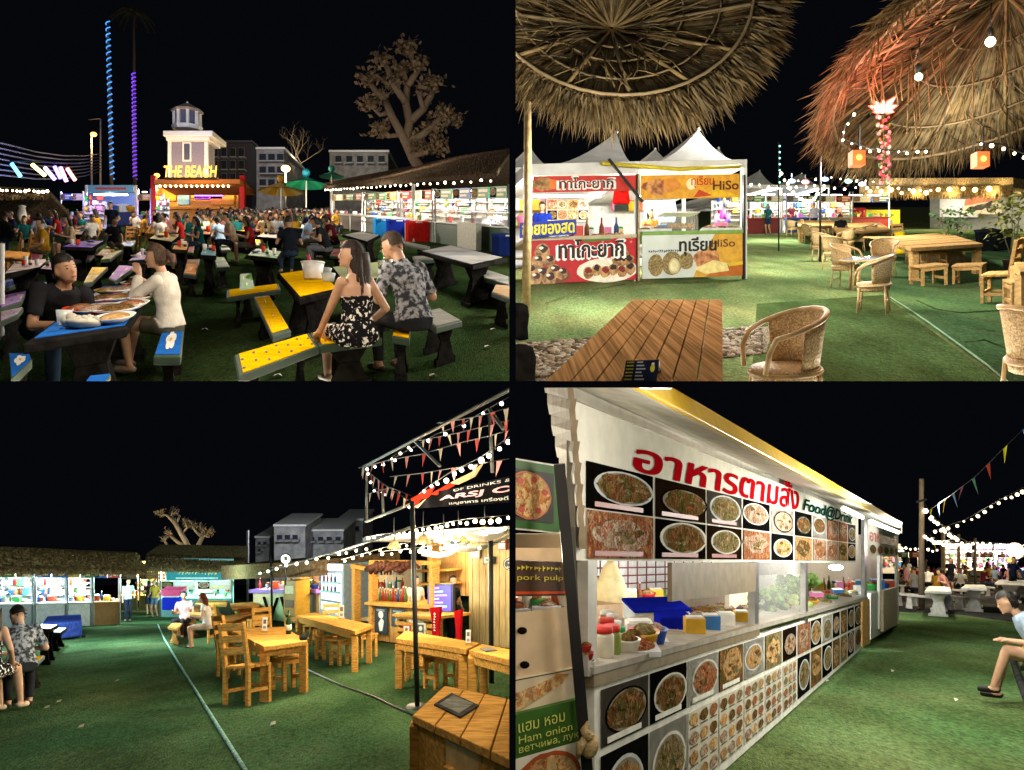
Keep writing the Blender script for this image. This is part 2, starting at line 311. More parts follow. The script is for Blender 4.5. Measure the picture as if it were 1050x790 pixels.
def person_meshes(key, pose, female=False, vox=.012, fingers=True, long_hair=0, sleeve=.6, long_sleeve=False, leg=.95, dress=None, bare_shoulder=False, hair='short', shoes=True):
    """one continuous body plus its clothes, all in the person's own space (+Y is where the chest faces, z=0 the ground)"""
    if key in _PC: return _PC[key]
    g = pose.get; pel = V(g('pelvis', (0, 0, .53))); lean = R(g('lean', 8)); tw = R(g('twist', 0)); side = R(g('side', 0))
    Ms = Matrix.Rotation(-lean, 3, 'X') @ Matrix.Rotation(side, 3, 'Y')
    Mt = Matrix.Rotation(tw*.5, 3, 'Z'); Mc = Ms @ Matrix.Rotation(tw, 3, 'Z'); w = .9 if female else 1.
    sp = lambda z: pel+Ms @ V((0, g('hunch', .03)*(z/.5)**2, z))
    sh = [sp(.46)+Mc @ V((s*.17*w, 0, 0)) for s in (1, -1)]       # right, left (x+ is the person's right when facing +Y)
    hip = [pel+V((s*.09, 0, -.02)) for s in (1, -1)]
    neck0 = sp(.5); Mh = Ms @ Matrix.Rotation(R(g('hyaw', 0)), 3, 'Z') @ Matrix.Rotation(R(-g('hpitch', 0))+lean*.7, 3, 'X') @ Matrix.Rotation(R(g('hroll', 0)), 3, 'Y')
    head = neck0+Ms @ V((0, .02, .07))+Mh @ V((0, .025, .125))
    m = skin[0]; mb = MB(); B = []
    rings = [(-.08, .135, .105), (0, .165 if not female else .172, .12), (.12, .145*w, .105), (.2, .135*w, .1), (.32, .16*w, .115), (.42, .17*w, .105), (.48, .12*w, .08), (.53, .055, .055)]
    L = []
    for i, (z, hw, hd) in enumerate(rings):
        Mr = Mt if z < .15 else (Ms @ Matrix.Rotation(tw*.6, 3, 'Z') if z < .3 else Mc)
        L.append((sp(z), Mr @ V((hw, 0, 0)), Mr @ V((0, hd, 0))))
    mb.loft(L, m, 20)
    B.append(('torso', sp(-.05), sp(.47), .15))
    capsule(mb, sp(.47), head+Mh @ V((0, -.02, -.06)), .06*w, .052*w, m); B.append(('neck', sp(.54), head+Mh @ V((0, -.01, -.08)), .055))
    mb.ball(head, 1, m, 20, (.076, .097, .112), Mh); mb.ball(head+Mh @ V((0, .022, -.055)), 1, m, 16, (.058, .068, .062), Mh)
    mb.ball(head+Mh @ V((0, .098, -.02)), 1, m, 8, (.014, .02, .024), Mh); mb.ball(head+Mh @ V((0, .092, -.062)), 1, m, 8, (.024, .011, .012), Mh)
    mb.ball(head+Mh @ V((0, .085, -.095)), 1, m, 8, (.022, .018, .016), Mh)
    for s in (1, -1): mb.ball(head+Mh @ V((s*.078, -.005, -.015)), 1, m, 8, (.012, .022, .034), Mh)
    B.append(('head', head+V((0, 0, -.03)), head+V((0, 0, .06)), .09))
    for i, s in enumerate((1, -1)):
        wr = V(g('wrists')[i]); el, wr = ik(sh[i], wr, .285, .25, V(g('apole', [(.6, -.5, -1), (-.6, -.5, -1)])[i]))
        capsule(mb, sh[i], el, .05*w+.004, .04*w, m); capsule(mb, el, wr, .04*w, .027, m)
        B += [('uarm', sh[i], el, .05), ('farm', el, wr, .035)]
        dr = V(g('hands', [None, None])[i] or (wr-el)).normalized(); pn = V(g('palms', [(0, 0, -1)]*2)[i]); sd = dr.cross(pn).normalized(); pn = sd.cross(dr)
        palm = wr+dr*.075; capsule(mb, wr+dr*.02, palm, .03, .026, m); B.append(('hand', wr+dr*.015, wr+dr*.17, .035))
        mb.loft([(wr+dr*.02, sd*.03, pn*.018), (wr+dr*.055, sd*.042, pn*.016), (wr+dr*.09, sd*.041, pn*.014)], m, 12)
        if fingers:
            for q, ln in ((-1.5, .058), (-.5, .07), (.5, .066), (1.5, .052)):
                a = wr+dr*.085+sd*q*.0205; b = a+(dr+sd*q*.06-pn*-.25).normalized()*ln*.55; c = b+(dr+pn*.75).normalized()*ln*.5
                capsule(mb, a, b, .0095, .009, m, 8); capsule(mb, b, c, .009, .008, m, 8)
            ts = -1 if i == 0 else 1
            a = wr+dr*.035+sd*.033*ts; b = a+(dr*.6+sd*ts*.7+pn*.2).normalized()*.035; c = b+(dr+pn*.4).normalized()*.028
            capsule(mb, a, b, .0125, .0105, m, 8); capsule(mb, b, c, .0105, .009, m, 8)
        an = V(g('ankles')[i]); kn, an = ik(hip[i], an, .44, .42, V(g('lpole', [(.1, 1, .6), (-.1, 1, .6)])[i]))
        capsule(mb, hip[i], kn, .082 if not female else .086, .055, m); capsule(mb, kn, kn+(an-kn)*.35, .054, .053, m); capsule(mb, kn+(an-kn)*.35, an, .053, .036, m)
        B += [('thigh', hip[i], kn, .075), ('shin', kn, an, .05)]
        ft = V(g('feet', [(.12, 1, 0), (-.12, 1, 0)])[i]).normalized(); ft_dn = V((0, 0, -1))
        capsule(mb, an+ft_dn*.035-ft*.03, an+ft*.13+ft_dn*.05, .034, .026, m); B.append(('foot', an+ft_dn*.05-ft*.05, an+ft*.16+ft_dn*.05, .03))
    me = mb.mesh('body'); o = bpy.data.objects.new('tmp', me); COL.objects.link(o)
    md = o.modifiers.new('r', 'REMESH'); md.mode = 'VOXEL'; md.voxel_size = vox; md.use_smooth_shade = True
    md = o.modifiers.new('s', 'SMOOTH'); md.iterations = 3 if vox < .015 else 2; md.factor = .5
    body = bpy.data.meshes.new_from_object(o.evaluated_get(bpy.context.evaluated_depsgraph_get())); bpy.data.objects.remove(o)
    body.name = 'person_body'; body.materials.clear(); body.materials.append(m)
    for p in body.polygons: p.use_smooth = True
    cls = []
    for v in body.vertices:
        best = None
        for nme, a, b, r in B:
            ab = b-a; t0 = (v.co-a).dot(ab)/ab.length_squared; t = max(0, min(1, t0)); dd = (v.co-a-ab*t).length/r
            if nme == 'torso': dd *= 3 if t0 > 1.13 else .74 if t > .75 else .9
            if best is None or dd < best[0]: best = (dd, nme, t)
        cls.append((best[1], best[2]))
    def garment(nm, test, off, fold=.004):
        keep = [test(*c) for c in cls]; ids = {}; vs = []; fs = []
        for p in body.polygons:
            if all(keep[i] for i in p.vertices):
                fs.append([])
                for i in p.vertices:
                    if i not in ids:
                        v = body.vertices[i]; ids[i] = len(vs); vs.append(v.co+v.normal*(off+fold*mnoise.noise(v.co*14)+fold*mnoise.noise(v.co*5)))
                    fs[-1].append(ids[i])
        if not fs: return None
        x = bpy.data.meshes.new(nm); x.from_pydata([tuple(q) for q in vs], [], fs)
        for p in x.polygons: p.use_smooth = True
        x.materials.append(white_p); return x
    out = {'body': body, 'head': head, 'Mh': Mh}
    if dress is not None:
        out['dress'] = garment('dress', lambda b, t: (b == 'torso' and t < dress) or (b == 'thigh' and t < .7), .016, .008)
    else:
        lo = pose.get('hem', .06)
        out['shirt'] = garment('shirt', lambda b, t: (b == 'torso' and t > lo) or (b == 'uarm' and (t < sleeve or long_sleeve)) or (long_sleeve and b == 'farm' and t < .9), .016, .007)
        out['trousers'] = garment('trousers', lambda b, t: (b == 'torso' and t < .13) or (b == 'thigh' and t < (leg*2 if leg < .5 else 2)) or (leg >= .5 and b == 'shin' and t < leg), .009)
    if shoes: out['shoes'] = garment('shoes', lambda b, t: b == 'foot', .008, .001)
    # hair
    hb = MB(); k = 22; vs, fs = [], []
    rs = (.086, .108, .124) if hair == 'short' else (.092, .112, .13)
    for i in range(15):
        ph = math.pi*i/14
        for j in range(k):
            t = 2*math.pi*j/k; q = V((math.sin(ph)*math.cos(t)*rs[0], math.sin(ph)*math.sin(t)*rs[1], math.cos(ph)*rs[2]))
            q *= 1+.05*mnoise.noise(q*40); vs.append(q)
    for i in range(14):
        for j in range(k):
            f = (i*k+j, (i+1)*k+j, (i+1)*k+(j+1) % k, i*k+(j+1) % k); c = sum((vs[q] for q in f), V((0, 0, 0)))/4
            if c.z > .062 - .25*max(0, -c.y-.02)*0 or c.y < -.012 and c.z > (-.03 if hair == 'short' else -.12): fs.append(f)
    hb.add([head+Mh @ q+Mh @ V((0, -.006, .006)) for q in vs], fs, hair_m, True)
    if long_hair:
        rg = []
        for i in range(9):
            t = i/8; c = head+Mh @ V((0, -.055-.02*math.sin(t*3), .02))+V((0, -.035*t, -long_hair*t))+Ms @ V((.01*math.sin(t*7), -.02*t, 0))
            rg.append((c, V((.105*(1-.35*t), 0, 0)), V((0, .078*(1-.45*t), 0))))
        hb.loft(rg, hair_m, 14)
        for j in range(60 if vox < .015 else 10):
            a = head+Mh @ V((random.uniform(-.09, .09), random.uniform(-.1, -.03), random.uniform(-.02, .06))); e = a+V((random.uniform(-.05, .05), -.06, -long_hair*random.uniform(.7, 1.08)))
            hb.tube([a, (a+e)/2+V((random.uniform(-.02, .02), -.03, 0)), e], [.007, .008, .002], hair_m, 5)
    if vox < .015:                       # locks lying over the cap, so that its edge is uneven
        rg = random.Random(5)
        for j in range(520):
            an = rg.uniform(0, 2*math.pi); z_ = rg.uniform(-.06, .12); rr_ = math.sqrt(max(.02, 1-(z_/.126)**2)); q = V((math.cos(an)*.088*rr_, math.sin(an)*.108*rr_, z_))
            if q.y > -.012 and q.z < .06: continue
            q2 = q*1.04+V((rg.uniform(-.012, .012), -.012-.01*(q.y < 0), -rg.uniform(.015, .04))); sd = V((-math.sin(an), math.cos(an), 0))*.0035
            o_ = head+Mh @ V((0, -.006, .006)); hb.add([o_+Mh @ (q*1.03-sd), o_+Mh @ (q*1.03+sd), o_+Mh @ q2], [(0, 1, 2)], hair_m)
    if hair == 'bun':
        hb.ball(head+Mh @ V((0, -.11, .03)), .05, hair_m, 12)
    if hair == 'pony':
        hb.tube([head+Mh @ V((0, -.1, .04)), head+Mh @ V((0, -.15, -.02)), head+Mh @ V((0, -.15, -.14))], [.035, .035, .012], hair_m, 8)
    out['hair'] = hb.mesh('hair'); out['hair'].transform(Matrix())
    eb = MB()
    for s in (1, -1):
        eb.ball(head+Mh @ V((s*.031, .083, .002)), 1, mat('eye_dark', (.02, .015, .012), .2), 8, (.012, .008, .006), Mh)
    out['eyes'] = eb.mesh('eyes')
    bb = MB()
    for s in (1, -1): bb.ball(head+Mh @ V((s*.032, .087, .026)), 1, hair_m, 8, (.018, .006, .0028), Mh)
    out['eyebrows'] = bb.mesh('eyebrows')
    lb = MB(); lb.ball(head+Mh @ V((0, .101, -.062)), 1, mat('lips', (.33, .09, .07), .4), 10, (.021, .007, .008), Mh); out['lips'] = lb.mesh('lips')
    _PC[key] = out; return out
def person(key, M, label, cloth, sk=0, hairm=None, group=None, small=False):
    """an Empty on the ground that parents the body and the clothes; cloth: {'shirt': material, ...}"""
    ms = _PC[key]; t = thing('person', label, 'person', M, group)
    for nm in ('body', 'shirt', 'trousers', 'dress', 'shoes', 'hair', 'eyes', 'eyebrows', 'lips'):
        me = ms.get(nm)
        if me is None or (small and nm in ('eyes', 'eyebrows', 'lips')): continue
        o = bpy.data.objects.new(nm, me); COL.objects.link(o); o.parent = t; WM[o] = M.copy(); PAN[o] = CUR[0]
        mm = cloth.get(nm) or {'body': skin[sk], 'hair': hairm}.get(nm)
        if mm: setmat(o, mm)
        if nm in ('shirt', 'trousers', 'dress') and not small:
            md = o.modifiers.new('cloth', 'SOLIDIFY'); md.thickness = .006; md.offset = -1
    return t
# ------------------------------------------------------------------ clip everything at the edge of its own area
def clip_all():
    for o in list(bpy.data.objects):
        if o.type != 'MESH' or o not in PAN: continue
        p = PAN[o]; M = WM[o]; x0, x1, y0, y1 = p.lim
        pl = []
        if x0 is not None: pl.append(V((-1, (x0-CX)/F, 0)))
        if x1 is not None: pl.append(V((1, -(x1-CX)/F, 0)))
        if y0 is not None: pl.append(V((0, (y0-CY)/F, 1)))
        if y1 is not None: pl.append(V((0, -(y1-CY)/F, -1)))
        bb = [M @ V(c) for c in o.bound_box]
        cut = [n for n in pl if any(c.dot(n) > 0 for c in bb)]
        if not cut: continue
        n_v = len(o.data.vertices)
        ws = [M @ v.co for v in o.data.vertices]
        cut = [n for n in cut if any(w.dot(n) > 0 for w in ws)]
        if not cut: continue
        if any(all(w.dot(n) > 0 for w in ws) for n in cut):
            bpy.data.objects.remove(o); continue
        o.data = o.data.copy(); bm = bmesh.new(); bm.from_mesh(o.data)
        for n in cut:
            nl = (M.to_3x3().transposed() @ n).normalized(); co = M.inverted() @ V((0, 0, 0))
            r = bmesh.ops.bisect_plane(bm, geom=bm.verts[:]+bm.edges[:]+bm.faces[:], plane_co=co, plane_no=nl, clear_outer=True)
            if n_v < 4000:
                ed = [e for e in r['geom_cut'] if isinstance(e, bmesh.types.BMEdge) and len(e.link_faces) == 1]
                try: bmesh.ops.holes_fill(bm, edges=ed, sides=0)
                except Exception: pass
        if not bm.faces: bm.free(); bpy.data.objects.remove(o); continue
        bm.to_mesh(o.data); bm.free()
    for o in list(bpy.data.objects):      # a thing that lies wholly beyond its area
        if o.type == 'EMPTY' and o.parent is None and not [c for c in o.children_recursive if c.type != 'EMPTY']:
            for c in o.children_recursive: bpy.data.objects.remove(c)
            bpy.data.objects.remove(o)

def turf_mat(name, c0, c1, fine=.35):
    """artificial turf: broad worn patches, fine pile grain, fuzzy bump"""
    m = mat(name, c0, .92, bump=1.2, bscale=60, col2=c1, scale=1.1, stretch=(1, .25, 1)); n = m.node_tree.nodes; L = m.node_tree.links; b = n['Principled BSDF']
    src = b.inputs['Base Color'].links[0].from_socket; tc = n['Texture Coordinate']; mp = n.new('ShaderNodeMapping'); mp.inputs['Scale'].default_value = (1, .3, 1); L.new(tc.outputs['Object'], mp.inputs[0])
    no = n.new('ShaderNodeTexNoise'); no.inputs['Scale'].default_value = 26; no.inputs['Detail'].default_value = 6; no.inputs['Roughness'].default_value = .75; L.new(mp.outputs[0], no.inputs['Vector'])
    rp = n.new('ShaderNodeValToRGB'); rp.color_ramp.elements[0].position = .3; rp.color_ramp.elements[1].position = .72; rp.color_ramp.elements[0].color = (fine, fine, fine, 1); rp.color_ramp.elements[1].color = (1.5, 1.5, 1.3, 1); L.new(no.outputs['Fac'], rp.inputs[0])
    mx = n.new('ShaderNodeMix'); mx.data_type = 'RGBA'; mx.blend_type = 'MULTIPLY'; mx.inputs[0].default_value = 1; L.new(src, mx.inputs[6]); L.new(rp.outputs[0], mx.inputs[7]); L.new(mx.outputs[2], b.inputs['Base Color'])
    n3 = n.new('ShaderNodeTexNoise'); n3.inputs['Scale'].default_value = .55; n3.inputs['Detail'].default_value = 7; n3.inputs['Roughness'].default_value = .7; L.new(mp.outputs[0], n3.inputs['Vector'])
    r3 = n.new('ShaderNodeValToRGB'); r3.color_ramp.elements[0].position = .40; r3.color_ramp.elements[1].position = .56; r3.color_ramp.elements[0].color = (1.15, .78, .8, 1); r3.color_ramp.elements[1].color = (1, 1, 1, 1); L.new(n3.outputs['Fac'], r3.inputs[0])
    m3 = n.new('ShaderNodeMix'); m3.data_type = 'RGBA'; m3.blend_type = 'MULTIPLY'; m3.inputs[0].default_value = .7; L.new(mx.outputs[2], m3.inputs[6]); L.new(r3.outputs[0], m3.inputs[7]); L.new(m3.outputs[2], b.inputs['Base Color'])
    for k in n:
        if k.type == 'BUMP': k.inputs['Distance'].default_value = .03
    return m
def limb_tree(p, d, label, limbs, m, tips=(), leafm=None, n=300, spread=3, leaf=.2, seed=6, base=None):
    """a tree whose trunk and limbs are drawn as tapering tubes through points d metres away, with leaf clumps at the tips"""
    rg = random.Random(seed); t = thing('bare_tree', label, 'tree', p.base(base, d)); mb = MB()
    for pts, r in limbs:
        mb.tube([pt(x, y, d+rg.uniform(-.5, .5)*(i > 0)) for i, (x, y) in enumerate(pts)], [r*(1-.5*i/len(pts)) for i in range(len(pts))], m, 8)
        x, y = pts[-1]
        for k in range(6):
            a_ = pt(x+rg.uniform(-.4, .4)*spread, y+rg.uniform(-.2, .6)*spread, d); e_ = pt(x+rg.uniform(-1.5, 1.5)*spread, y-rg.uniform(-.4, 1.7)*spread, d+rg.uniform(-.6, .6)); mb.tube([a_, (a_+e_)/2+V((rg.uniform(-.1, .1), 0, rg.uniform(-.1, .15))), e_], [r*.4, r*.25, r*.08], m, 5)
            for j in range(3): f_ = a_+(e_-a_)*rg.uniform(.4, .95); mb.tube([f_, f_+V((rg.uniform(-.5, .5), rg.uniform(-.3, .3), rg.uniform(-.1, .6)))*leaf*3.2], [r*.14, r*.03], m, 4)
    mb.build('trunk', t)
    if leafm:
        mb = MB()
        for k in range(n):
            x, y = rg.choice(tips); c = pt(x+rg.gauss(0, spread), y+rg.gauss(0, spread*.8), d+rg.gauss(0, spread*d/F)); u = V([rg.gauss(0, 1) for _ in range(3)]).normalized()*leaf; w = u.cross(V([rg.gauss(0, 1) for _ in range(3)])).normalized()*leaf*.6; mb.poly([c-u, c+w, c+u, c-w], leafm)
        mb.build('crown', t)
    return t
# ------------------------------------------------------------------ shared builders
Z = V((0, 0, 1))
def fbox(mb, x0, y0, x1, y1, d, dep, m):     # upright box whose front fills a pixel rectangle at depth d
    a, b, c, e = pt(x0, y1, d), pt(x1, y1, d), pt(x1, y0, d), pt(x0, y0, d); k = V((0, dep, 0))
    return mb.hexa([a, b, b+k, a+k], [e, c, c+k, e+k], m)
turf_nodes = {}
def turf(p, name, x0, x1, gy0, gy1, m, lift=0, label=None, pts=None):
    mb = MB()
    if pts: mb.poly([p.g(x, y)+Z*lift for x, y in pts], m)
    else:
        n = 24
        for i in range(n):
            t0, t1 = (i/n)**2.2, ((i+1)/n)**2.2; da, db = p.d(gy1), p.d(gy0)
            d0, d1 = da+(db-da)*t0, da+(db-da)*t1
            mb.poly([p.base(x0, d0)+Z*lift, p.base(x1, d0)+Z*lift, p.base(x1, d1)+Z*lift, p.base(x0, d1)+Z*lift], m)
    return mb.build(name, kind='structure')
def quad_table(p, q, z, top, name, label, cat, group=None, th=.07, rim=dark_c, legm=dark_c, inset=.05, decor=None, dmat=None, legs='pedestal', panel='painted_top'):
    """a slab on two pedestals (or four posts) whose top corners are seen at the four pixels q (near left, near right, far right, far left)"""
    c = [p.g(x, y, z) for x, y in q]; g = [p.under(k) for k in c]; cen = sum(g, V((0, 0, 0)))/4
    t = thing(name, label, cat, cen, group); Q = Quad(c)
    if Q.n.z < 0: Q.n = -Q.n
    mb = MB(); mb.hexa([k-Z*th for k in c], c, rim); mb.build('tabletop' if z > .6 else 'seat_slab', t, bev=.012)
    mb = MB(); e = inset
    mb.hexa(Q.sub(e, e, 1-e, 1-e, -.01), Q.sub(e, e, 1-e, 1-e, .006), top)
    if decor: decor(mb, Q)
    mb.build(panel, t)
    L1 = (c[1]-c[0]).length; L2 = (c[3]-c[0]).length
    if legs == 'pedestal':
        for s in (.2, .8):
            mb = MB()
            f = (lambda a, b: Q(a, b)) if L1 > L2 else (lambda a, b: Q(b, a))
            w = .05
            def ring(zz, k):
                o = [f(s-w*k, .5-.36*k), f(s+w*k, .5-.36*k), f(s+w*k, .5+.36*k), f(s-w*k, .5+.36*k)]
                return [V((r.x, r.y, p.under(r).z+zz)) for r in o]
            mb.hexa(ring(0, 1.05), ring(.07, 1.05), legm); mb.hexa(ring(.07, .85), ring(z*.55, .5), legm); mb.hexa(ring(z*.55, .5), ring(z-th, .9), legm)
            mb.build('leg', t, bev=.008)
    else:
        for a, b in ((.06, .05), (.94, .05), (.94, .95), (.06, .95)):
            mb = MB(); k = Q(a, b); r = .03 if legs == 'post' else .045; ys = max(1, L2/1.6)
            o = [k+V((sx*r, sy*r*min(ys, 2), 0)) for sx, sy in ((-1, -1), (1, -1), (1, 1), (-1, 1))]
            mb.hexa([p.under(u) for u in o], [u-Z*th for u in o], legm); mb.build('leg', t, bev=.006)
    return t, Q
def dots(m, n=7):
    def f(mb, Q):
        for i in range(n):
            for j in (.3, .7): Q.disc(mb, (i+.5)/n, j+(.08 if i % 2 else -.08), .018, .05, m, .010, 8)
    return f
def flower(mb, Q, u=.5, v=.5, r=.22, asp=1., pm=None):
    for k in range(5):
        a = 2*math.pi*k/5+.4; Q.disc(mb, u+r*.55*asp*math.cos(a), v+r*.55*math.sin(a), r*.42*asp, r*.42, pm or cm('#e8e6e0'), .010+k*.0007, 12)
    Q.disc(mb, u, v, r*.2*asp, r*.2, cm('#d8b021'), .016, 10)
def stripes(cols):
    def f(mb, Q):
        for i, c in enumerate(cols):
            n = len(cols); Q.poly(mb, [(.08+.84*i/n, .1), (.08+.84*(i+.8)/n, .1), (.08+.84*(i+.8)/n, .9), (.08+.84*i/n, .9)], cm(c), .010)
    return f
def flags(p, pts, n, cols, label, group=None, size=.2, cord=black_m):
    """a cord through the points with n pennants hanging from it"""
    t = thing('bunting', label, 'bunting', pts[0], group); mb = MB(); mb.tube(pts, .008, cord, 5); mb.build('cord', t)
    L = [(pts[i+1]-pts[i]).length for i in range(len(pts)-1)]; T = sum(L)
    for i in range(n):
        s = T*(i+.5)/n; k = 0
        while s > L[k] and k < len(L)-1: s -= L[k]; k += 1
        a = pts[k]+(pts[k+1]-pts[k])*(s/L[k]); dr = (pts[k+1]-pts[k]).normalized(); sw = V((random.uniform(-.3, .3), random.uniform(-.3, .3), 0))*size
        mb = MB(); mb.plate([a-dr*size*.45, a+dr*size*.45, a+sw-Z*size*random.uniform(.9, 1.2)], V((.003, .004, 0)), cols[i % len(cols)]); mb.build('pennant', t)
    return t
def lights(p, pts, n, label, r=.05, bm=None, group=None, power=0, col=(1, .8, .5), every=4, sag=0):
    """a cable with n bulbs; every few bulbs carry a lamp"""
    if sag:
        a, b = pts[0], pts[-1]; pts = [a+(b-a)*(i/10)-Z*sag*4*(i/10)*(1-i/10) for i in range(11)]
    t = thing('string_light', label, 'string light', pts[0], group); mb = MB(); mb.tube(pts, .006, black_m, 5); mb.build('cable', t)
    L = [(pts[i+1]-pts[i]).length for i in range(len(pts)-1)]; T = sum(L); me = None
    for i in range(n):
        s = T*(i+.5)/n; k = 0
        while s > L[k] and k < len(L)-1: s -= L[k]; k += 1
        a = pts[k]+(pts[k+1]-pts[k])*(s/L[k])-Z*(r*1.3)
        mb = MB(); mb.ball(a+V((random.uniform(-.5, .5), 0, random.uniform(-.9, .5)))*r, r*random.uniform(.62, 1.12), bm or bulb_w, 10); mb.build('bulb', t)
        if power and i % every == every//2: lamp(a-Z*r*1.5-V((0, r*1.5, 0)), power, col, r)
    return t
def tag_copy_label(n): return ['first', 'second', 'third', 'fourth', 'fifth', 'sixth', 'seventh', 'eighth', 'ninth', 'tenth', 'eleventh', 'twelfth', 'thirteenth', 'fourteenth', 'fifteenth', 'sixteenth', 'seventeenth', 'eighteenth', 'nineteenth', 'twentieth', 'twenty-first', 'twenty-second', 'twenty-third', 'twenty-fourth', 'twenty-fifth', 'twenty-sixth'][n]
def jars(p, spots, kinds, labelf, cat='jar', group=None, scale=1.):
    """small goods standing at world points: kinds are builder names"""
    for i, P in enumerate(spots):
        k = kinds[i % len(kinds)]; mb = MB(); s = scale*random.uniform(.85, 1.15)
        if k == 'bottle':
            c = cm(random.choice(['#3b5a1e', '#7a3b14', '#b9c7c9', '#1f3d6b', '#8c1d18'])); mb.lathe([(.035*s, 0), (.037*s, .14*s), (.014*s, .2*s), (.013*s, .27*s)], P, c, 10); mb.lathe([(.015*s, .27*s), (.015*s, .295*s)], P, cm('#d9d9d9'), 8)
        elif k == 'jar':
            c = cm(random.choice(['#c9c3b0', '#b3532a', '#d8c08a', '#7d8a3a', '#cfd6d8'])); mb.lathe([(.05*s, 0), (.06*s, .02*s), (.06*s, .13*s), (.05*s, .15*s)], P, c, 12); mb.lathe([(.054*s, .15*s), (.054*s, .18*s)], P, cm(random.choice(['#c62a22', '#2e9a4b', '#e8e8e8', '#2743b5'])), 12)
        elif k == 'tub':
            c = cm(random.choice(['#2a55c0', '#c22f2a', '#e8e4da', '#d9a520', '#3a9a4a', '#e070a0'])); mb.lathe([(.08*s, 0), (.11*s, .12*s), (.12*s, .13*s)], P, c, 14); mb.lathe([(.1*s, .125*s), (.05*s, .17*s)], P, FOOD[i % 6], 10)
        elif k == 'carton':
            c = cm(random.choice(['#d64f2e', '#e9b93a', '#f0ede6', '#3f7fc4', '#4aa35a', '#d97fae', '#e7d7b0'])); w = .1*s; mb.box(V(P)+Z*.09*s, (w*2, w*1.4, .18*s), c); mb.box(V(P)+Z*.185*s, (w*1.6, w, .012), cm('#efefef'))
        elif k == 'tray':
            mb.box(V(P)+Z*.02*s, (.34*s, .3*s, .04*s), cm('#c9ccd0', 30)); mb.ball(V(P)+Z*.04*s, 1, FOOD[i % 6], 12, (.15*s, .13*s, .06*s))
        mb.build({'tray': 'food_tray', 'carton': 'carton', 'tub': 'food_tub', 'jar': 'jar', 'bottle': 'bottle'}[k], label=labelf(i, k), cat={'tray': 'tray', 'tub': 'tub'}.get(k, k), group=group)
def bare_tree(P, H, label, m, leafm=None, seed=0, spread=.5, nleaf=0, leaf=.2, group=None, trunk=.12, fork=.3, vert=.5, depth=4):
    rg = random.Random(seed); t = thing('bare_tree' if not nleaf else 'leafy_tree', label, 'tree', P, group); mb = MB(); tips = []
    def grow(a, dr, ln, r, k):
        n = 4; pts = [a]; rr = [r]
        for i in range(n):
            dr = (dr+V((rg.uniform(-1, 1), rg.uniform(-1, 1), rg.uniform(-.3, .6)))*.16).normalized(); pts.append(pts[-1]+dr*ln/n); rr.append(r*(1-.45*(i+1)/n))
        mb.tube(pts, rr, m, 7 if k > 1 else 5, cap=False); tips.extend(pts[2:] if k < depth-1 else [])
        if k == 0: return
        for i in range(rg.choice([2, 3, 3])):
            dv = (dr*vert+V((rg.uniform(-1, 1), rg.uniform(-1, 1), rg.uniform(-.1, .8)))*spread*1.4).normalized(); grow(pts[-1] if i < 2 else pts[2], dv, ln*rg.uniform(.6, .85), rr[-1]*.8, k-1)
    grow(V(P), V((.05, 0, 1)), H*fork, trunk, depth); mb.build('trunk', t)
    if nleaf:
        mb = MB()
        for i in range(nleaf):
            c = rg.choice(tips)+V([rg.gauss(0, 1)*leaf*1.6 for _ in range(3)]); u = V([rg.gauss(0, 1) for _ in range(3)]).normalized(); w = u.cross(V([rg.gauss(0, 1) for _ in range(3)])).normalized(); s = leaf*rg.uniform(.5, 1.2)
            mb.poly([c-u*s*.5, c+w*s*.28, c+u*s*.5, c-w*s*.28], leafm)
        mb.build('crown', t)
    return t
# seated and standing prototypes --------------------------------------------------
SIT = dict(pelvis=(0, 0, .53), lean=10, wrists=[(.17, .36, .78), (-.17, .36, .78)], ankles=[(.12, .42, .09), (-.12, .40, .09)])
def crowd_protos():
    person_meshes('sit_man', dict(SIT, lean=14), vox=.022, fingers=False)
    person_meshes('sit_man_turned', dict(SIT, lean=4, twist=25, hyaw=30, wrists=[(.2, .33, .8), (-.2, .2, .62)]), vox=.022, fingers=False)
    person_meshes('sit_woman', dict(SIT, lean=8, hyaw=-20), female=True, vox=.022, fingers=False, long_hair=.34, sleeve=.4, leg=.45)
    person_meshes('sit_eating', dict(SIT, lean=20, hpitch=18, wrists=[(.07, .3, .98), (-.2, .34, .78)]), female=True, vox=.022, fingers=False, hair='pony', sleeve=.5)
    person_meshes('stand', dict(pelvis=(0, 0, .93), lean=2, wrists=[(.24, .12, .86), (-.22, .16, .98)], ankles=[(.11, .04, .08), (-.11, -.08, .08)], lpole=[(0, 1, 0)]*2), vox=.02, fingers=False)
    person_meshes('stand_woman', dict(pelvis=(0, 0, .9), lean=2, wrists=[(.2, .22, 1.0), (-.2, .2, 1.02)], ankles=[(.1, .02, .08), (-.09, -.05, .08)], lpole=[(0, 1, 0)]*2), female=True, vox=.02, fingers=False, long_hair=.3, leg=.4)
crowd_protos()
CLOTH = {'black': '#16161a', 'white': '#d8d6d2', 'grey': '#6d6f73', 'navy': '#1c2748', 'red': '#8c1f1f', 'pale blue': '#8fa8c4', 'beige': '#b8a384', 'olive': '#4e5232', 'pink': '#c58a92', 'maroon': '#4d1a22', 'teal': '#1e5a5e', 'mustard': '#a87f27'}
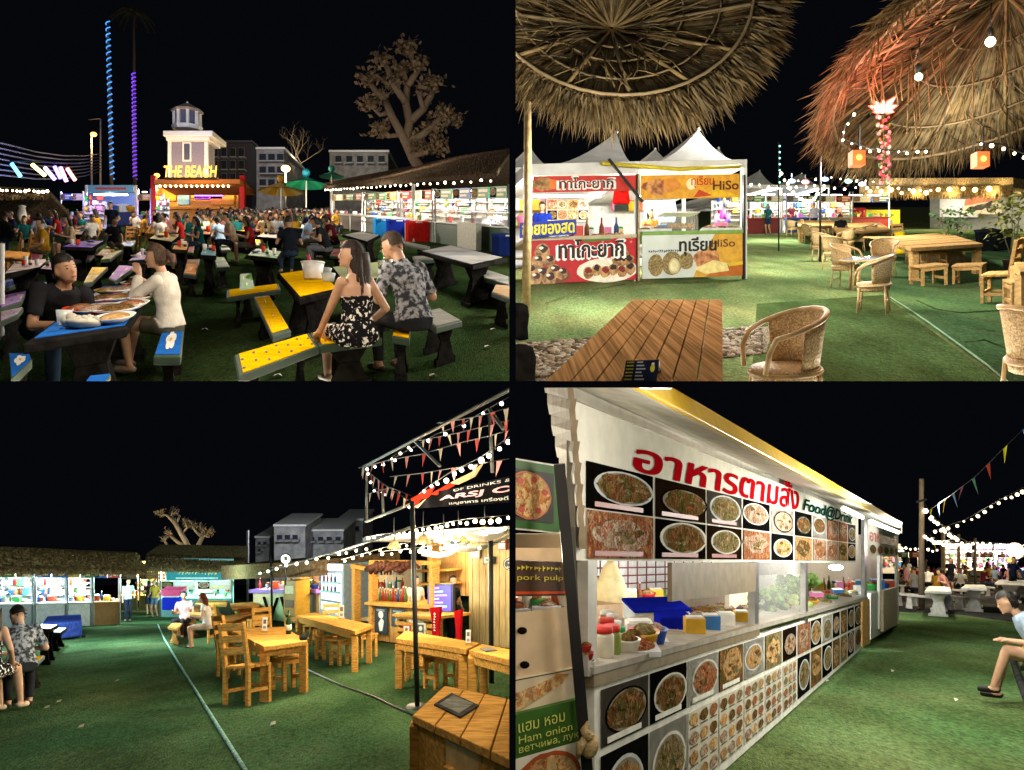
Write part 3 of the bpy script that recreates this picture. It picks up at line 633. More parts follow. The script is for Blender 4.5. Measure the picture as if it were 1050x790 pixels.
def crowd(p, spots, where, group, keys=('sit_man', 'sit_woman', 'sit_eating', 'sit_man_turned'), scale=1., pools=None):
    cols = list(CLOTH)
    for i, (x, gy, yaw) in enumerate(spots):
        k = keys[random.randrange(len(keys))]; c = random.choice(cols) if pools is None else pools[i % len(pools)]
        m = cm(CLOTH[c], 80)
        person(k, p.frame(x, gy, yaw, scale=scale*random.uniform(.94, 1.06)), f"{c} {'top' if 'woman' in k or 'eat' in k else 'shirt'}, {'long-haired' if 'woman' in k else 'dark-haired'} person seated {where(i, x, gy)}" if 'sit' in k else f"person standing in {c} top {where(i, x, gy)}",
               {'shirt': m, 'trousers': cm(random.choice(['#20242c', '#2e3a52', '#5c5548'])+'', 80), 'shoes': cm('#3a3632')}, sk=random.randrange(3), group=group, small=True)
# ================================================================== AREA ONE: picnic tables in front of the beach bar
CUR[0] = P1
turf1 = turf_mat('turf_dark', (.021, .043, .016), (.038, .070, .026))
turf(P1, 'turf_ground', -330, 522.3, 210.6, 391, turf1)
stone = mat('facade_grey', (.30, .31, .34), .7); purp = mat('facade_slate', (.20, .19, .26), .7)
# the night sky: a dim bluish backdrop all round, far beyond everything
mb = MB(); N_ = 64; r_ = [V((1300*math.cos(2*math.pi*k/N_), 1300*math.sin(2*math.pi*k/N_), 0)) for k in range(N_)]
mb.add([q+Z*-700 for q in r_]+[q+Z*760 for q in r_], [(k, (k+1) % N_, N_+(k+1) % N_, N_+k) for k in range(N_)], mat('night_sky', (0, 0, 0), 1., emit=1, ecol=(.0014, .0016, .0026)))
o_ = mb.build('sky', kind='structure'); PAN.pop(o_)
# the lighthouse tower
t = thing('lighthouse_tower', 'white and slate lighthouse tower with a lantern room above the beach bar sign', 'tower', P1.base(191, 72)); D = 72; tc = P1.base(191, 75)
def px(n, d=72): return n*d/F
mb = MB(); fbox(mb, 173, 134, 212, 182, D, px(24), purp); mb.build('tower_shaft', t)
for x0, x1 in ((172, 175.5), (209.5, 213)):
    mb = MB(); fbox(mb, x0, 137, x1, 182, D-.06, .3, white_p); mb.build('corner_trim', t)
mb = MB(); fbox(mb, 170, 139, 215, 144, D-.5, px(26)+.6, white_p); fbox(mb, 167, 134, 218, 139.5, D-.9, px(28)+1.2, white_p); mb.build('cornice', t, bev=.05)
mb = MB(); fbox(mb, 187, 146, 196, 165.5, D-.12, .2, white_p); mb.build('window_frame', t); w_ = t.children[-1]
mb = MB(); fbox(mb, 188.6, 147.6, 194.4, 164, D-.16, .1, mat('dark_pane', (.08, .09, .14), .15)); mb.build('pane', w_)
cx = pt(192, 134, D+px(13)); oc = [(-1)**0]
def ringp(r, z): return [cx+V((math.cos(R(22.5+45*k))*r, math.sin(R(22.5+45*k))*r, z)) for k in range(8)]
mb = MB(); a = ringp(px(14.5), 0); b = ringp(px(15.5), px(4)); mb.add(a+b, [tuple(range(8))[::-1], tuple(range(8, 16))]+[(k, (k+1) % 8, 8+(k+1) % 8, 8+k) for k in range(8)], white_p); mb.build('lantern_base', t)
for k in range(8):
    mb = MB(); q = ringp(px(12.5), px(4))[k]; mb.beam(q, q+Z*px(15), .22, .22, white_p); mb.build('lantern_post', t)
mb = MB(); a = ringp(px(11), px(4)); b = ringp(px(11), px(19)); mb.add(a+b, [(k, (k+1) % 8, 8+(k+1) % 8, 8+k) for k in range(8)], mat('lantern_pane', (.12, .13, .2), .1)); mb.build('lantern_glazing', t)
mb = MB(); a = ringp(px(16), px(18.5)); b = ringp(px(16), px(20.5)); c = ringp(px(2.5), px(28)); mb.add(a+b+c, [tuple(range(8))[::-1], tuple(range(16, 24))]+[(k+o_, (k+1) % 8+o_, 8+(k+1) % 8+o_, 8+k+o_) for k in range(8) for o_ in (0, 8)], mat('tower_roof', (.33, .27, .24), .7)); mb.ball(cx+Z*px(29), px(1.3), white_p, 10); mb.build('roof', t)
lamp(pt(188, 152, D-4), 130, (.74, .78, 1), .3); lamp(pt(196, 108, D-5), 260, (.8, .84, 1), .3)
# the beach bar below it
bar = thing('beach_bar', 'open beach bar glowing orange under the lit letters at the foot of the tower', 'bar', P1.base(203, 70)); D = 70
orange = mat('bar_orange', (.75, .33, .05), .5); 
mb = MB(); fbox(mb, 158, 184, 246, 188.5, 66, 4, mat('bar_roof_wood', (.5, .2, .06), .6)); mb.build('roof', bar)
mb = MB(); fbox(mb, 160, 188, 244, 228, 73, .2, orange); mb.build('back_wall', bar)
mb = MB(); fbox(mb, 163, 214, 238, 230, 68.5, 1.2, mat('bar_counter', (.42, .22, .05), .5)); fbox(mb, 161, 212, 240, 214.5, 68.2, 1.9, wood_h); mb.build('counter', bar)
for x in (157, 248):
    mb = MB(); fbox(mb, x-2.5, 180, x+2.5, 228, 67, .4, cm('#b01818')); mb.build('pillar', bar)
mb = MB()
for x0, x1, y0, y1, c in ((166, 180, 193, 206, '#e8b13a'), (182, 194, 196, 210, '#7fb0c8'), (196, 214, 194, 203, '#d8c02a'), (199, 228, 200, 204, '#8a3fd0'), (216, 240, 194, 210, '#e89a2e')): fbox(mb, x0, y0, x1, y1, 72.6, .2, cm(c))
mb.build('shelf_display', bar)
for i in range(14):
    mb = MB(); fbox(mb, 163+i*5.4, 190, 164.4+i*5.4, 191.6, 66.5, .15, bulb_w); mb.build('bulb', bar)
mb = MB(); fbox(mb, 199, 197.6, 228, 201, 72.2, .15, glow('violet', (.45, .12, 1), 5)); mb.build('neon_strip', bar)
for x in (172, 190, 208, 230): lamp(pt(x, 193, 68.6), 1500, (1, .62, .2), .2)
sg = thing('letter_sign', 'glowing orange THE BEACH letters on the bar roof', 'sign', P1.base(195, 66)); mb = MB()
q = Quad([pt(168, 182, 65.6), pt(222.5, 182, 65.6), pt(222.5, 170, 65.6), pt(168, 170, 65.6)])
text(mb, 'THE BEACH', q, glow('amber', (1, .43, .05), 2.6), bold=.014, shear=.15); mb.build('letters', sg)
mb = MB(); fbox(mb, 168, 182, 223, 183.8, 65.7, .3, black_m); mb.build('rail', sg); lamp(pt(195, 188, 64), 260, (1, .5, .12), .4)
# buildings behind
def block(x0, y0, x1, gy_d, dep, m, label, wins, cat='building', wm=None, roof=None, name='apartment_block', p=P1):
    t = thing(name, label, cat, p.base((x0+x1)/2, gy_d)); yb = p.yh+F*p.h/gy_d
    mb = MB(); fbox(mb, x0, y0, x1, yb, gy_d, dep, m); mb.build('wall', t)
    for (a, b, c, d) in wins:
        mb = MB(); fbox(mb, a-.4, b-.4, c+.4, d+.4, gy_d-.12, .14, mat('window_frame_grey', (.25, .25, .26), .6)); w_ = mb.build('window', t); mb = MB(); fbox(mb, a, b, c, d, gy_d-.2, .1, wm or mat('night_pane', (.03, .035, .05), .15)); mb.build('pane', w_); mb = MB(); fbox(mb, a-.8, d+.6, c+.8, d+1.6, gy_d-.9, .9, mat('balcony_grey', (.36, .36, .38), .7)); mb.build('balcony', t)
    mb = MB(); fbox(mb, x0-1, y0-2, x1+1, y0, gy_d-.5, dep+.5, roof or white_p); mb.build('roof', t); return t
block(213, 146, 258, 110, 12, mat('facade_dark', (.07, .07, .09), .8), 'dark unlit block just right of the lighthouse tower', [(218+i*9, 152+j*13, 223+i*9, 160+j*13) for i in range(4) for j in range(3)], roof=mat('facade_dark2', (.10, .10, .12), .8))
wn = [(266+i*9, 158+j*13, 272.5+i*9, 164+j*13) for i in range(3) for j in range(3)]
block(263, 153, 291, 95, 10, mat('facade_pale', (.28, .28, .30), .8, var=.25, scale=1.5), 'narrow pale block with balconies left of the bare tree', wn)
block(338, 156, 398, 120, 10, mat('facade_cream', (.25, .24, .23), .8, var=.25, scale=1.5), 'long cream block with a row of dark windows behind the thatched stalls', [(344+i*11, 160, 350+i*11, 166) for i in range(5)])
lamp(pt(277, 150, 88), 500, (.9, .93, 1), .5); lamp(pt(365, 148, 112), 700, (1, .95, .85), .5)
# street lamps
def street_lamp(p, x, ytop, d, label, arm=(0, 0), col=(1, .6, .2), pw=600, r=.3, m=None, lit=True):
    t = thing('street_lamp', label, 'street lamp', p.base(x, d)); mb = MB(); top = pt(x, ytop, d); mb.tube([p.base(x, d), top], [.12, .07], grey_p, 8); mb.build('pole', t)
    e = pt(x+arm[0], ytop+arm[1], d); mb = MB(); mb.tube([top, e], .05, grey_p, 6); ar = mb.build('arm', t)
    if lit:
        mb = MB(); mb.ball(e, r, m or glow('sodium', (1, .36, .05), 5), 12, (1, 1, .7)); mb.build('lamp_head', ar); lamp(e-Z*r*1.5-V((0, r*1.5, 0)), pw, col, r)
    return t
street_lamp(P1, 94, 140, 85, 'sodium street lamp glowing orange beside the blue-lit palm', (2, -2)); street_lamp(P1, 103, 122, 90, 'tall unlit lamp pole right behind the orange street lamp', (-12, 1), lit=False)
street_lamp(P1, 293, 176, 80, 'bright white-gold street lamp under the bare tree', (0, -3), (1, .8, .45), 1200, .42, glow('lampgold', (1, .6, .2), 5)); street_lamp(P1, 161, 182, 78, 'small amber lamp left of the beach bar sign', (0, -2), pw=200, r=.25)
# spiral-lit palms
def lit_palm(x0, y0, x1, y1, d, m, label, lcol, crown=True, from_=0., trunk_top=None):
    base = P1.base(x1, d); a, b = pt(x1, y1, d), pt(x0, y0, d); t = thing('palm_tree', label, 'palm tree', base)
    top = trunk_top or b; mb = MB(); mb.tube([base, base+(top-base)*.5, top], [.2, .14, .12], mat('palm_bark', (.10, .08, .06), .9, bump=.5), 10); mb.build('trunk', t)
    mb = MB(); n = 300; vs = []
    for i in range(n+1):
        s = i/n; c = a+(b-a)*s; an = s*26*2*math.pi; vs.append(c+V((math.cos(an)*.17, math.sin(an)*.17, 0)))
    mb.tube(vs, .05, m, 5); mb.build('rope_light', t)
    for s in (.1, .35, .6, .9): lamp(a+(b-a)*s-V((0, .8, 0)), 25, lcol, .2)
    if crown:
        mb = MB(); fm = mat('palm_frond', (.025, .028, .014), .8); rg = random.Random(3)
        for k in range(13):
            an = k*2.4; dr = V((math.cos(an), math.sin(an), 0)); ln = rg.uniform(1.6, 2.6)
            pts = [top+dr*ln*s+Z*(.9*s-1.9*s*s)*ln*.6 for s in (0, .25, .5, .75, 1)]; mb.tube(pts, .03, fm, 4)
            for j in range(16):
                s = .15+.85*j/16; c = top+dr*ln*s+Z*(.9*s-1.9*s*s)*ln*.6; sd = V((-dr.y, dr.x, 0))
                for q in (1, -1): mb.poly([c-dr*.04, c+dr*.05, c+sd*q*.5*(1.1-s)+dr*.15-Z*.35], fm)
        mb.build('crown', t)
lit_palm(110.5, 22, 115, 184, 80, glow('rope_blue', (.06, .32, 1), 1.1), 'palm trunk wound with pale blue rope light', (.2, .5, 1), crown=False)
lit_palm(137, 75, 138.5, 184, 84, glow('rope_violet', (.2, .05, 1), 1.0), 'tall palm wound in violet light on its lower trunk', (.4, .15, 1), trunk_top=pt(137, 12, 84))
bark = mat('tree_bark_pale', (.22, .18, .13), .9, bump=.4)
bare_tree(P1.base(306, 105), 12, 'small leafless tree beside the white-gold street lamp', bark, seed=4, spread=.6, trunk=.26, fork=.34, depth=5)
lamp(pt(300, 160, 99), 1800, (1, .8, .5), .5)
limb_tree(P1, 62, 'big half-leafed tree rising over the right thatched roof', [(((432, 175), (424, 163), (418, 150), (412, 138), (402, 120), (394, 100)), .42), (((416, 145), (420, 125), (416, 105), (418, 88), (412, 70)), .34), (((394, 102), (384, 92), (377, 80)), .26), (((400, 115), (390, 118), (380, 108)), .2), (((416, 105), (404, 88), (398, 72), (392, 60)), .28), (((418, 88), (428, 74), (422, 58), (418, 46)), .26), (((420, 125), (434, 112), (442, 98), (446, 84)), .3), (((418, 145), (434, 138), (446, 128), (455, 116)), .3), (((446, 128), (458, 128), (464, 122)), .18), (((434, 112), (430, 98), (436, 88)), .2), (((412, 138), (398, 140), (390, 132)), .2), (((424, 160), (440, 156), (450, 148)), .22)], mat('tree_bark_dark', (.15, .115, .085), .9, bump=.4), [(377, 80), (380, 106), (392, 60), (418, 48), (412, 70), (446, 84), (455, 116), (464, 122), (436, 90), (390, 132), (450, 150), (428, 66), (402, 84), (440, 130), (448, 140), (430, 150)], mat('brown_leaf', (.15, .11, .07), .9, var=.4, col2=(.22, .16, .10)), 1500, 5.5, .24, base=425)
lamp(pt(405, 140, 52), 800, (1, .78, .55), .6)
# thatched stall row on the right
Wr = Wall(P1, (522, 261), (338, 232))
def thatch_roof(p, W, xs, eave, ridge, dep, label, n_blade=2600, over=.6, t_name='thatched_roof', group=None, m=None, bm_=None, blade=.55):
    """xs: columns; eave, ridge: rows at those columns; ridge stands dep metres behind the eave"""
    t = thing(t_name, label, 'roof', W.ground((xs[0]+xs[-1])/2), group); mb = MB(); E = [W.at(x, y, -over) for x, y in zip(xs, eave)]; Rg = [W.pix(x, y, dep) for x, y in zip(xs, ridge)]
    for i in range(len(xs)-1):
        b = [E[i], E[i+1], Rg[i+1], Rg[i]]; mb.hexa([q-Z*.18 for q in b], b, m or thatch_m)
        bk = [Rg[i], Rg[i+1], W.at(xs[i+1], eave[i+1], 1.4*dep), W.at(xs[i], eave[i], 1.4*dep)]; mb.hexa([q-Z*.18 for q in bk], bk, m or thatch_m)
    mb.build('roof_slope', t); mb = MB(); rg = random.Random(int(xs[0]))
    for k in range(n_blade):
        i = rg.randrange(len(xs)-1); s = rg.random(); v = rg.random()**2*.9; a = E[i]+(E[i+1]-E[i])*s; c = Rg[i]+(Rg[i+1]-Rg[i])*s; dn = (a-c).normalized()
        q = a+(c-a)*v+Z*.05; w = (E[i+1]-E[i]).normalized()*rg.uniform(.02, .05); e = q+dn*blade*rg.uniform(.5, 1.3)+V((rg.uniform(-.1, .1), 0, rg.uniform(-.28, .06)))
        mb.poly([q-w, q+w, e], bm_ or thatch_b)
    mb.build('thatch_fringe', t); return t
thatch_roof(P1, Wr, [526, 470, 430, 395, 360, 330], [179, 182, 185, 187.5, 190, 192.5], [152, 160, 168.5, 175.5, 182, 188.5], 7, 'long thatched roof over the lit stalls right of the seating', 4200, m=mat('thatch_old', (.075, .055, .038), .95, var=.5, scale=10, bump=.5), bm_=mat('thatch_old_blades', (.09, .066, .045), .95, var=.5))
def stall_row(W, cells, group, label, D=2.6, top=193, cool=True, floor_col='#9aa39a'):
    """cells: (x0, x1, counter top row left/right, sign colours ...)"""
rowlab = ['glass counter stall nearest the right edge under thatch', 'stall with blue coolers and steel counter under thatch', 'white fronted stall with bright menu boards under thatch', 'small far stall beside the green parasol']
cells = [(522.2, 446, '#cfd4d0', True), (444, 410, '#b8beb9', False), (408, 374, '#c9cfca', False), (372, 342, '#c3b9a0', False)]
for i, (xa, xb, colr, glassy) in enumerate(cells):
    t = thing('food_stall', rowlab[i], 'stall', Wr.ground((xa+xb)/2), 'stalls under the right thatched roof'); f = lambda k: Wr.gy(k)
    yw = lambda x, z: pt_row(P1, Wr, x, z)
def pt_row(p, W, x, z, off=0):          # pixel row of height z over the ground on wall W at column x
    P = W.ground(x, off)+Z*z; return CY-F*P.z/P.y
def wall_box(p, W, mb, x0, x1, z0, z1, o0, o1, m):   # box on a wall between columns and heights above ground
    a, b = W.ground(x0), W.ground(x1); n = W.n
    return mb.hexa([a+n*o0+Z*z0, b+n*o0+Z*z0, b+n*o1+Z*z0, a+n*o1+Z*z0], [a+n*o0+Z*z1, b+n*o0+Z*z1, b+n*o1+Z*z1, a+n*o1+Z*z1], m)
def stall_fit(p, W, t, xa, xb, colr, glassy, top=2.3, dep=2.4, signs=3, lampcol=(1, .93, .78), pw=140, goods=6, cm_low='#4a5f45', lab='stall', gk=('tub', 'jar', 'bottle', 'carton', 'tray', 'bottle', 'jar'), backcol='#b9b6ab', signz=(1.85, 2.25), texts=()):
    rg = random.Random(int(xa*10)); lo, hi = min(xa, xb), max(xa, xb)
    mb = MB(); wall_box(p, W, mb, lo, hi, 0, .85, 0, .06, cm(cm_low)); wall_box(p, W, mb, lo, hi, .85, .9, -.1, .6, cm(colr)); mb.build('counter', t)
    mb = MB(); wall_box(p, W, mb, lo, hi, 0, top, dep, dep+.08, cm(backcol)); mb.build('back_wall', t)
    for i in range(signs):
        a, b = lo+(hi-lo)*(i+.04)/signs, lo+(hi-lo)*(i+.96)/signs; mb = MB(); c = rg.choice(['#c94a2a', '#2c62b0', '#e0b040', '#3b8a58', '#d8d4c8', '#b03048'])
        q = Quad([W.ground(a)+Z*signz[0]-W.n*.05, W.ground(b)+Z*signz[0]-W.n*.05, W.ground(b)+Z*signz[1]-W.n*.05, W.ground(a)+Z*signz[1]-W.n*.05]); q.panel(mb, cm(c), .04)
        dish(mb, q, .02, .08, .36, .92, rg.randrange(6), i+int(xa)); q.poly(mb, [(.42, .55), (.95, .55), (.95, .8), (.42, .8)], cm('#f0ece0')); q.poly(mb, [(.42, .2), (.8, .2), (.8, .4), (.42, .4)], cm('#f4e3a0'))
        mb.build('menu_board', t)
    for i in range(2 if hi-lo > 24 else 1):
        a = lo+(hi-lo)*(i+.2)/2; b = lo+(hi-lo)*(i+.9)/2; mb = MB(); wall_box(p, W, mb, a, b, top-.12, top-.07, .5, .56, glow('tube_white', (1, .97, .9), 9)); mb.build('light_tube', t); lamp(W.ground((a+b)/2, .8)+Z*(top-.3), pw, lampcol, .25)
    for i in range(3):
        z = 1.15+.35*i; mb = MB(); wall_box(p, W, mb, lo+1, hi-1, z, z+.03, dep-.4, dep, cm('#8d8a80'))
        n = int(min(18, max(5, (hi-lo)/3)))
        mb.build('shelf', t)
        if goods: jars(p, [W.ground(lo+2+(hi-lo-4)*(k+.5)/goods, dep-.25)+Z*(z+.03) for k in range(goods)], list(gk)[i % 2:], lambda k, kd: f"{kd} {tag_copy_label(k)} along shelf {i+1} of the {lab}", group='goods on the stall shelves', scale=1.5)
    if glassy:
        mb = MB(); wall_box(p, W, mb, lo, hi, .92, 1.35, 0, .02, glass); wall_box(p, W, mb, lo, hi, 1.35, 1.38, -.02, .4, steel); mb.build('glass_case', t)
        for k in (lo, (lo+hi)/2, hi):
            mb = MB(); a = W.ground(k)+Z*.9; mb.beam(a, a+Z*.47, .05, .05, steel); mb.build('case_post', t)
    if goods: jars(p, [W.ground(lo+2+(hi-lo-4)*(k+.5)/goods, .3)+Z*.9 for k in range(goods)], list(gk), lambda k, kd: f"{kd} {tag_copy_label(k)} along the counter of the {lab}", group='goods on the stall counters', scale=1.3)
    for k in (lo+.5, hi-.5):
        mb = MB(); a = W.ground(k); mb.beam(a, a+Z*top, .07, .07, steel); mb.build('post', t)
i = 0
for o in [o for o in COL.objects if o.name.startswith('food_stall')]:
    xa, xb, colr, gl = cells[i]; stall_fit(P1, Wr, o, xa, xb, colr, gl, signs=4 if i == 0 else 3, lab=['glass counter stall', 'blue cooler stall', 'white fronted stall', 'small far stall'][i], cm_low=['#3f5a45', '#7a8a80', '#9aa098', '#8a8578'][i], pw=[230, 300, 330, 300][i]); i += 1
for k, (x, lb) in enumerate(((351, 'white roof post at the far end of the thatched stalls'), (440, 'white roof post in front of the red cooler'))):
    mb = MB(); a = Wr.ground(x, -.7); mb.tube([a, a+Z*2.5], .07, white_p, 10); mb.build('roof_post', label=lb, cat='post', group='posts of the right thatched roof')
t = thing('rail', 'white rail with thin uprights in front of the far thatched stalls', 'rail', Wr.ground(396, -.7)); mb = MB(); mb.beam(Wr.ground(351, -.7)+Z*1., Wr.ground(440, -.7)+Z*1., .08, .08, white_p); mb.build('top_bar', t)
for k in range(6):
    mb = MB(); a = Wr.ground(356+k*15, -.7); mb.beam(a, a+Z*1., .03, .03, white_p); mb.build('upright', t)
lights(P1, [Wr.at(524, 184, -.5), Wr.at(430, 189, -.5), Wr.at(340, 195, -.5)], 34, 'warm fairy lights along the right thatched eave', .05)
def cooler(p, x, gy, w, h, dp, c, label, lid='#e8e8e8', yaw=0, group=None):
    M = p.frame(x, gy, yaw); t = thing('cooler_box', label, 'cooler', M, group); mb = MB(); mb.box((0, 0, h/2), (w, dp, h), cm(c, 40)); mb.build('tub', t, local=True, bev=.03)
    mb = MB(); mb.box((0, 0, h+.04), (w*1.04, dp*1.04, .1), cm(lid, 40)); ld = mb.build('lid', t, local=True, bev=.02)
    mb = MB(); mb.box((0, -dp*.54, h+.04), (w*.3, .05, .05), cm('#dddddd')); mb.build('handle', ld, local=True); return t
cooler(P1, 428, 248, .95, .8, .6, '#b8231f', 'red cooler box standing by the white post', '#c8302a'); cooler(P1, 408, 245, 1.0, .8, .65, '#1c2f9a', 'dark blue cooler box left of the red cooler', '#2a3fb0'); cooler(P1, 392, 243, .8, .8, .65, '#1c6fb0', 'pale blue cooler far from the red one', '#2a7fc0'); cooler(P1, 518, 262, .7, .6, .7, '#1b2a66', 'blue tub at the right edge below the glass counter', '#26367a')
mb = MB(); wall_box(P1, Wr, mb, 482, 502, 0, .95, -.5, -.3, cm('#b4b5a8')); mb.build('counter_panel', label='pale upright panel leaning on the green counter front', cat='panel')
# parasols in the distance
def parasol(p, x, d, yt, w, cols, label, hub=None):
    t = thing('parasol', label, 'parasol', p.base(x, d)); top = pt(x, yt, d); n = 12; r = w*d/F/2; mb = MB()
    for k in range(n):
        a, b = 2*math.pi*k/n, 2*math.pi*(k+1)/n; mb.poly([top, top+V((math.cos(a)*r, math.sin(a)*r, -r*.42)), top+V((math.cos(b)*r, math.sin(b)*r, -r*.42))], cols[k % len(cols)])
    cn = mb.build('canopy', t); mb = MB(); mb.tube([p.base(x, d), top+Z*.3], .05, white_p, 8); mb.build('pole', t)
    mb = MB(); mb.ball(top+Z*.25, .3, hub or cols[0], 10); mb.build('finial', cn)
parasol(P1, 314, 62, 181, 44, [cm('#1d8a63'), cm('#2fa37a')], 'green and teal parasol at the left end of the thatched roof', cm('#2aa6c8')); parasol(P1, 288, 66, 187, 46, [cm('#c9962a'), cm('#e0c070')], 'mustard yellow parasol left of the green one'); parasol(P1, 340, 80, 176, 26, [cm('#2f8f86')], 'small teal parasol top behind the green one')
lamp(pt(305, 192, 59), 500, (1, .8, .5), .3)
# left thatched hut, coloured tubes, banner stall
Wl = Wall(P1, (-30, 250), (66, 249))
th_ = thatch_roof(P1, Wl, [-40, 0, 34, 52], [204, 204, 203, 203], [190, 191, 193, 197], 2.5, 'low thatched roof with warm bulbs at the left edge', 1500)
for o_ in th_.children: setmat(o_, mat('hut_thatch', (.06, .045, .03), .95, var=.5, scale=12))
lights(P1, [Wl.at(-10, 197, -.9), Wl.at(56, 199, -.9)], 15, 'row of warm bulbs under the left thatched roof', .06, power=8, every=5)
for i, (xa, ya, xb, yb, c, n) in enumerate(((12, 168, 21, 181, (.08, .45, 1), 'pale blue'), (33, 169, 46, 180, (1, .85, .15), 'yellow'), (46, 172, 56, 184, (.5, .3, 1), 'lilac'), (56, 171, 62, 183, (.2, .15, 1), 'deep blue'), (62, 172, 68, 186, (.9, .3, .9), 'pink'), (69, 173, 77, 185, (1, .2, .15), 'red'))):
    t = thing('light_tube', f'{n} glowing tube slanting above the left hut', 'light tube', pt(xb, yb, 52), 'coloured tubes over the left hut'); mb = MB(); mb.tube([pt(xa, ya, 52), pt(xb, yb, 52)], .11, glow('tube_'+n.replace(' ', '_'), c, 6), 8); mb.build('tube', t)
    mb = MB(); mb.tube([pt(xa, ya, 52), pt(xa, ya-4, 52.)], .02, black_m, 4); mb.build('hanger', t)
mb = MB(); mb.tube([pt(-10, 164, 52.1), pt(82, 168, 52.1)], .05, black_m, 6); mb.build('tube_rail', label='dark rail from which the coloured tubes hang', cat='rail')
for x, c in ((30, (.3, .35, 1)), (60, (.5, .3, 1)), (90, (.35, .4, 1))): lamp(pt(x, 180, 50), 200, c, .4)
t = thing('cable_bundle', 'bundle of dark overhead cables running left from the lamp pole', 'cables', pt(0, 160, 60))
for k in range(7):
    mb = MB(); a, b = pt(-60, 126+k*7, 40), pt(103, 158+k*3, 88); mb.tube([a+(b-a)*s-Z*(s*(1-s)*3) for s in (0, .2, .4, .6, .8, 1)], .05, mat('cable_grey', (.09, .09, .12), .6), 5); mb.build('cable', t)
Wn = Wall(P1, (60, 236), (92, 236)); t = thing('food_stall', 'violet lit stall left of the turquoise banner stall', 'stall', Wn.ground(75)); stall_fit(P1, Wn, t, 62, 86, '#7a7ac0', False, top=2.4, dep=3, signs=2, lampcol=(.62, .5, 1), pw=420, goods=4, cm_low='#4a4a8a', lab='violet lit stall')
Wn2 = Wall(P1, (136, 235), (158, 235)); t = thing('food_stall', 'small white lit stall between the banner stall and the beach bar', 'stall', Wn2.ground(147)); stall_fit(P1, Wn2, t, 141, 155, '#c0c0b8', False, top=2.6, dep=3, signs=1, lampcol=(.95, .95, 1), pw=420, goods=3, cm_low='#8a8a98', lab='small white lit stall')
blue_stall = thing('food_stall', 'blue-lit stall with a turquoise roof banner behind the standing man', 'stall', P1.base(113, 66)); mb = MB(); fbox(mb, 90, 190, 137, 197, 64, .3, cm('#7fc4d8')); q = Quad([pt(91, 196.5, 63.9), pt(136, 196.5, 63.9), pt(136, 190.5, 63.9), pt(91, 190.5, 63.9)]); q.poly(mb, [(.15, .3), (.85, .3), (.85, .7), (.15, .7)], cm('#e05a4a')); mb.build('banner', blue_stall)
mb = MB(); fbox(mb, 86, 197, 140, 228, 70, .2, cm('#5f78b8')); mb.build('back_wall', blue_stall); mb = MB(); fbox(mb, 92, 218, 136, 231, 64.5, 1.5, cm('#3a4a80')); mb.build('counter', blue_stall)
mb = MB(); fbox(mb, 96, 199, 130, 200.2, 66, .2, glow('tube_white', (1, .97, .9), 9)); mb.build('light_tube', blue_stall); lamp(pt(113, 203, 66), 520, (.55, .68, 1), .3)
for x in (88, 139):
    mb = MB(); fbox(mb, x-.8, 190, x+.8, 231, 64, .15, white_p); mb.build('post', blue_stall)
jars(P1, [pt(95+k*5.5, 218, 65.2) for k in range(8)], ['carton', 'tub', 'jar'], lambda k, kd: f'{kd} {tag_copy_label(k)} along the blue-lit stall counter', group='goods of the blue-lit stall', scale=3)
# --- painted concrete tables and benches ------------------------------------------------
Y, B_, PU, OR, WH, RD = cm('#f4b80c', 75), cm('#2463b5', 45), cm('#7d4aa8', 45), cm('#d8842c', 45), cm('#96938b', 60), cm('#9e2a2a', 45)
bgrp, tgrp = 'painted concrete benches', 'painted concrete tables'
dk = cm('#26200e'); rim_g = mat('rim_green', (.03, .055, .03), .7)
def bench(q, m, label, dec=None, z=.45, **k): return quad_table(P1, q, z, m, 'painted_bench', label, 'bench', bgrp, decor=dec, rim=k.pop('rim', rim_g), **k)
def table(q, m, label, dec=None, z=.75, **k): return quad_table(P1, q, z, m, 'painted_table', label, 'table', tgrp, decor=dec, **k)
bench([(244.6, 386), (327, 355.5), (317, 341.5), (240.5, 364)], Y, 'yellow dotted bench at the very front, longest of the yellow ones', dots(dk))
bench([(328, 355), (392, 347), (372, 335), (317.8, 341.4)], Y, 'yellow dotted bench end beside the woman in the floral dress', dots(dk, 4))
bench([(279.4, 345), (298.5, 339), (276.5, 303), (260.5, 304.5)], Y, 'narrow yellow bench pointing away left of the yellow table', dots(dk, 3))
bench([(232.5, 305.5), (288, 297), (286, 291), (232.5, 297.5)], Y, 'yellow bench lying crossways behind the narrow one')
bench([(402, 345), (420, 348), (421, 333), (404, 331)], Y, 'short yellow bench end to the right of the patterned shirt man')
tY, QY = table([(307, 306.5), (349, 297), (326, 275), (284, 280.5)], Y, 'yellow topped table holding a white ice bucket')
bench([(447, 336), (474, 329), (451, 316), (428, 321)], WH, 'pale grey bench end behind the man in the patterned shirt')
tM, QM = table([(352, 292), (408, 283), (392, 268), (338, 274)], cm('#7d8a2e'), 'olive topped table with two green bottles behind the couple')
table([(485, 272.5), (520.5, 265), (461, 251), (429, 257.5)], mat('top_bluegrey', (.13, .15, .19), .6, var=.4, scale=1.2, col2=(.27, .25, .22)), 'large grey patterned table by the right edge')
bench([(497, 285.5), (523, 293), (523, 284), (486.5, 272.8)], WH, 'long pale bench beside the large grey table'); bench([(504, 300), (523, 307), (523, 293), (508, 292)], cm('#a8896a', 45), 'tan bench at the right edge nearest the camera'); bench([(426, 268), (452, 266.5), (446, 262), (423, 263)], WH, 'small pale bench left of the large grey table')
table([(377, 248.5), (390, 241.5), (370, 237.5), (351, 241)], mat('top_bluegrey', (.3, .3, .3)), 'grey patterned table in front of the white rail')
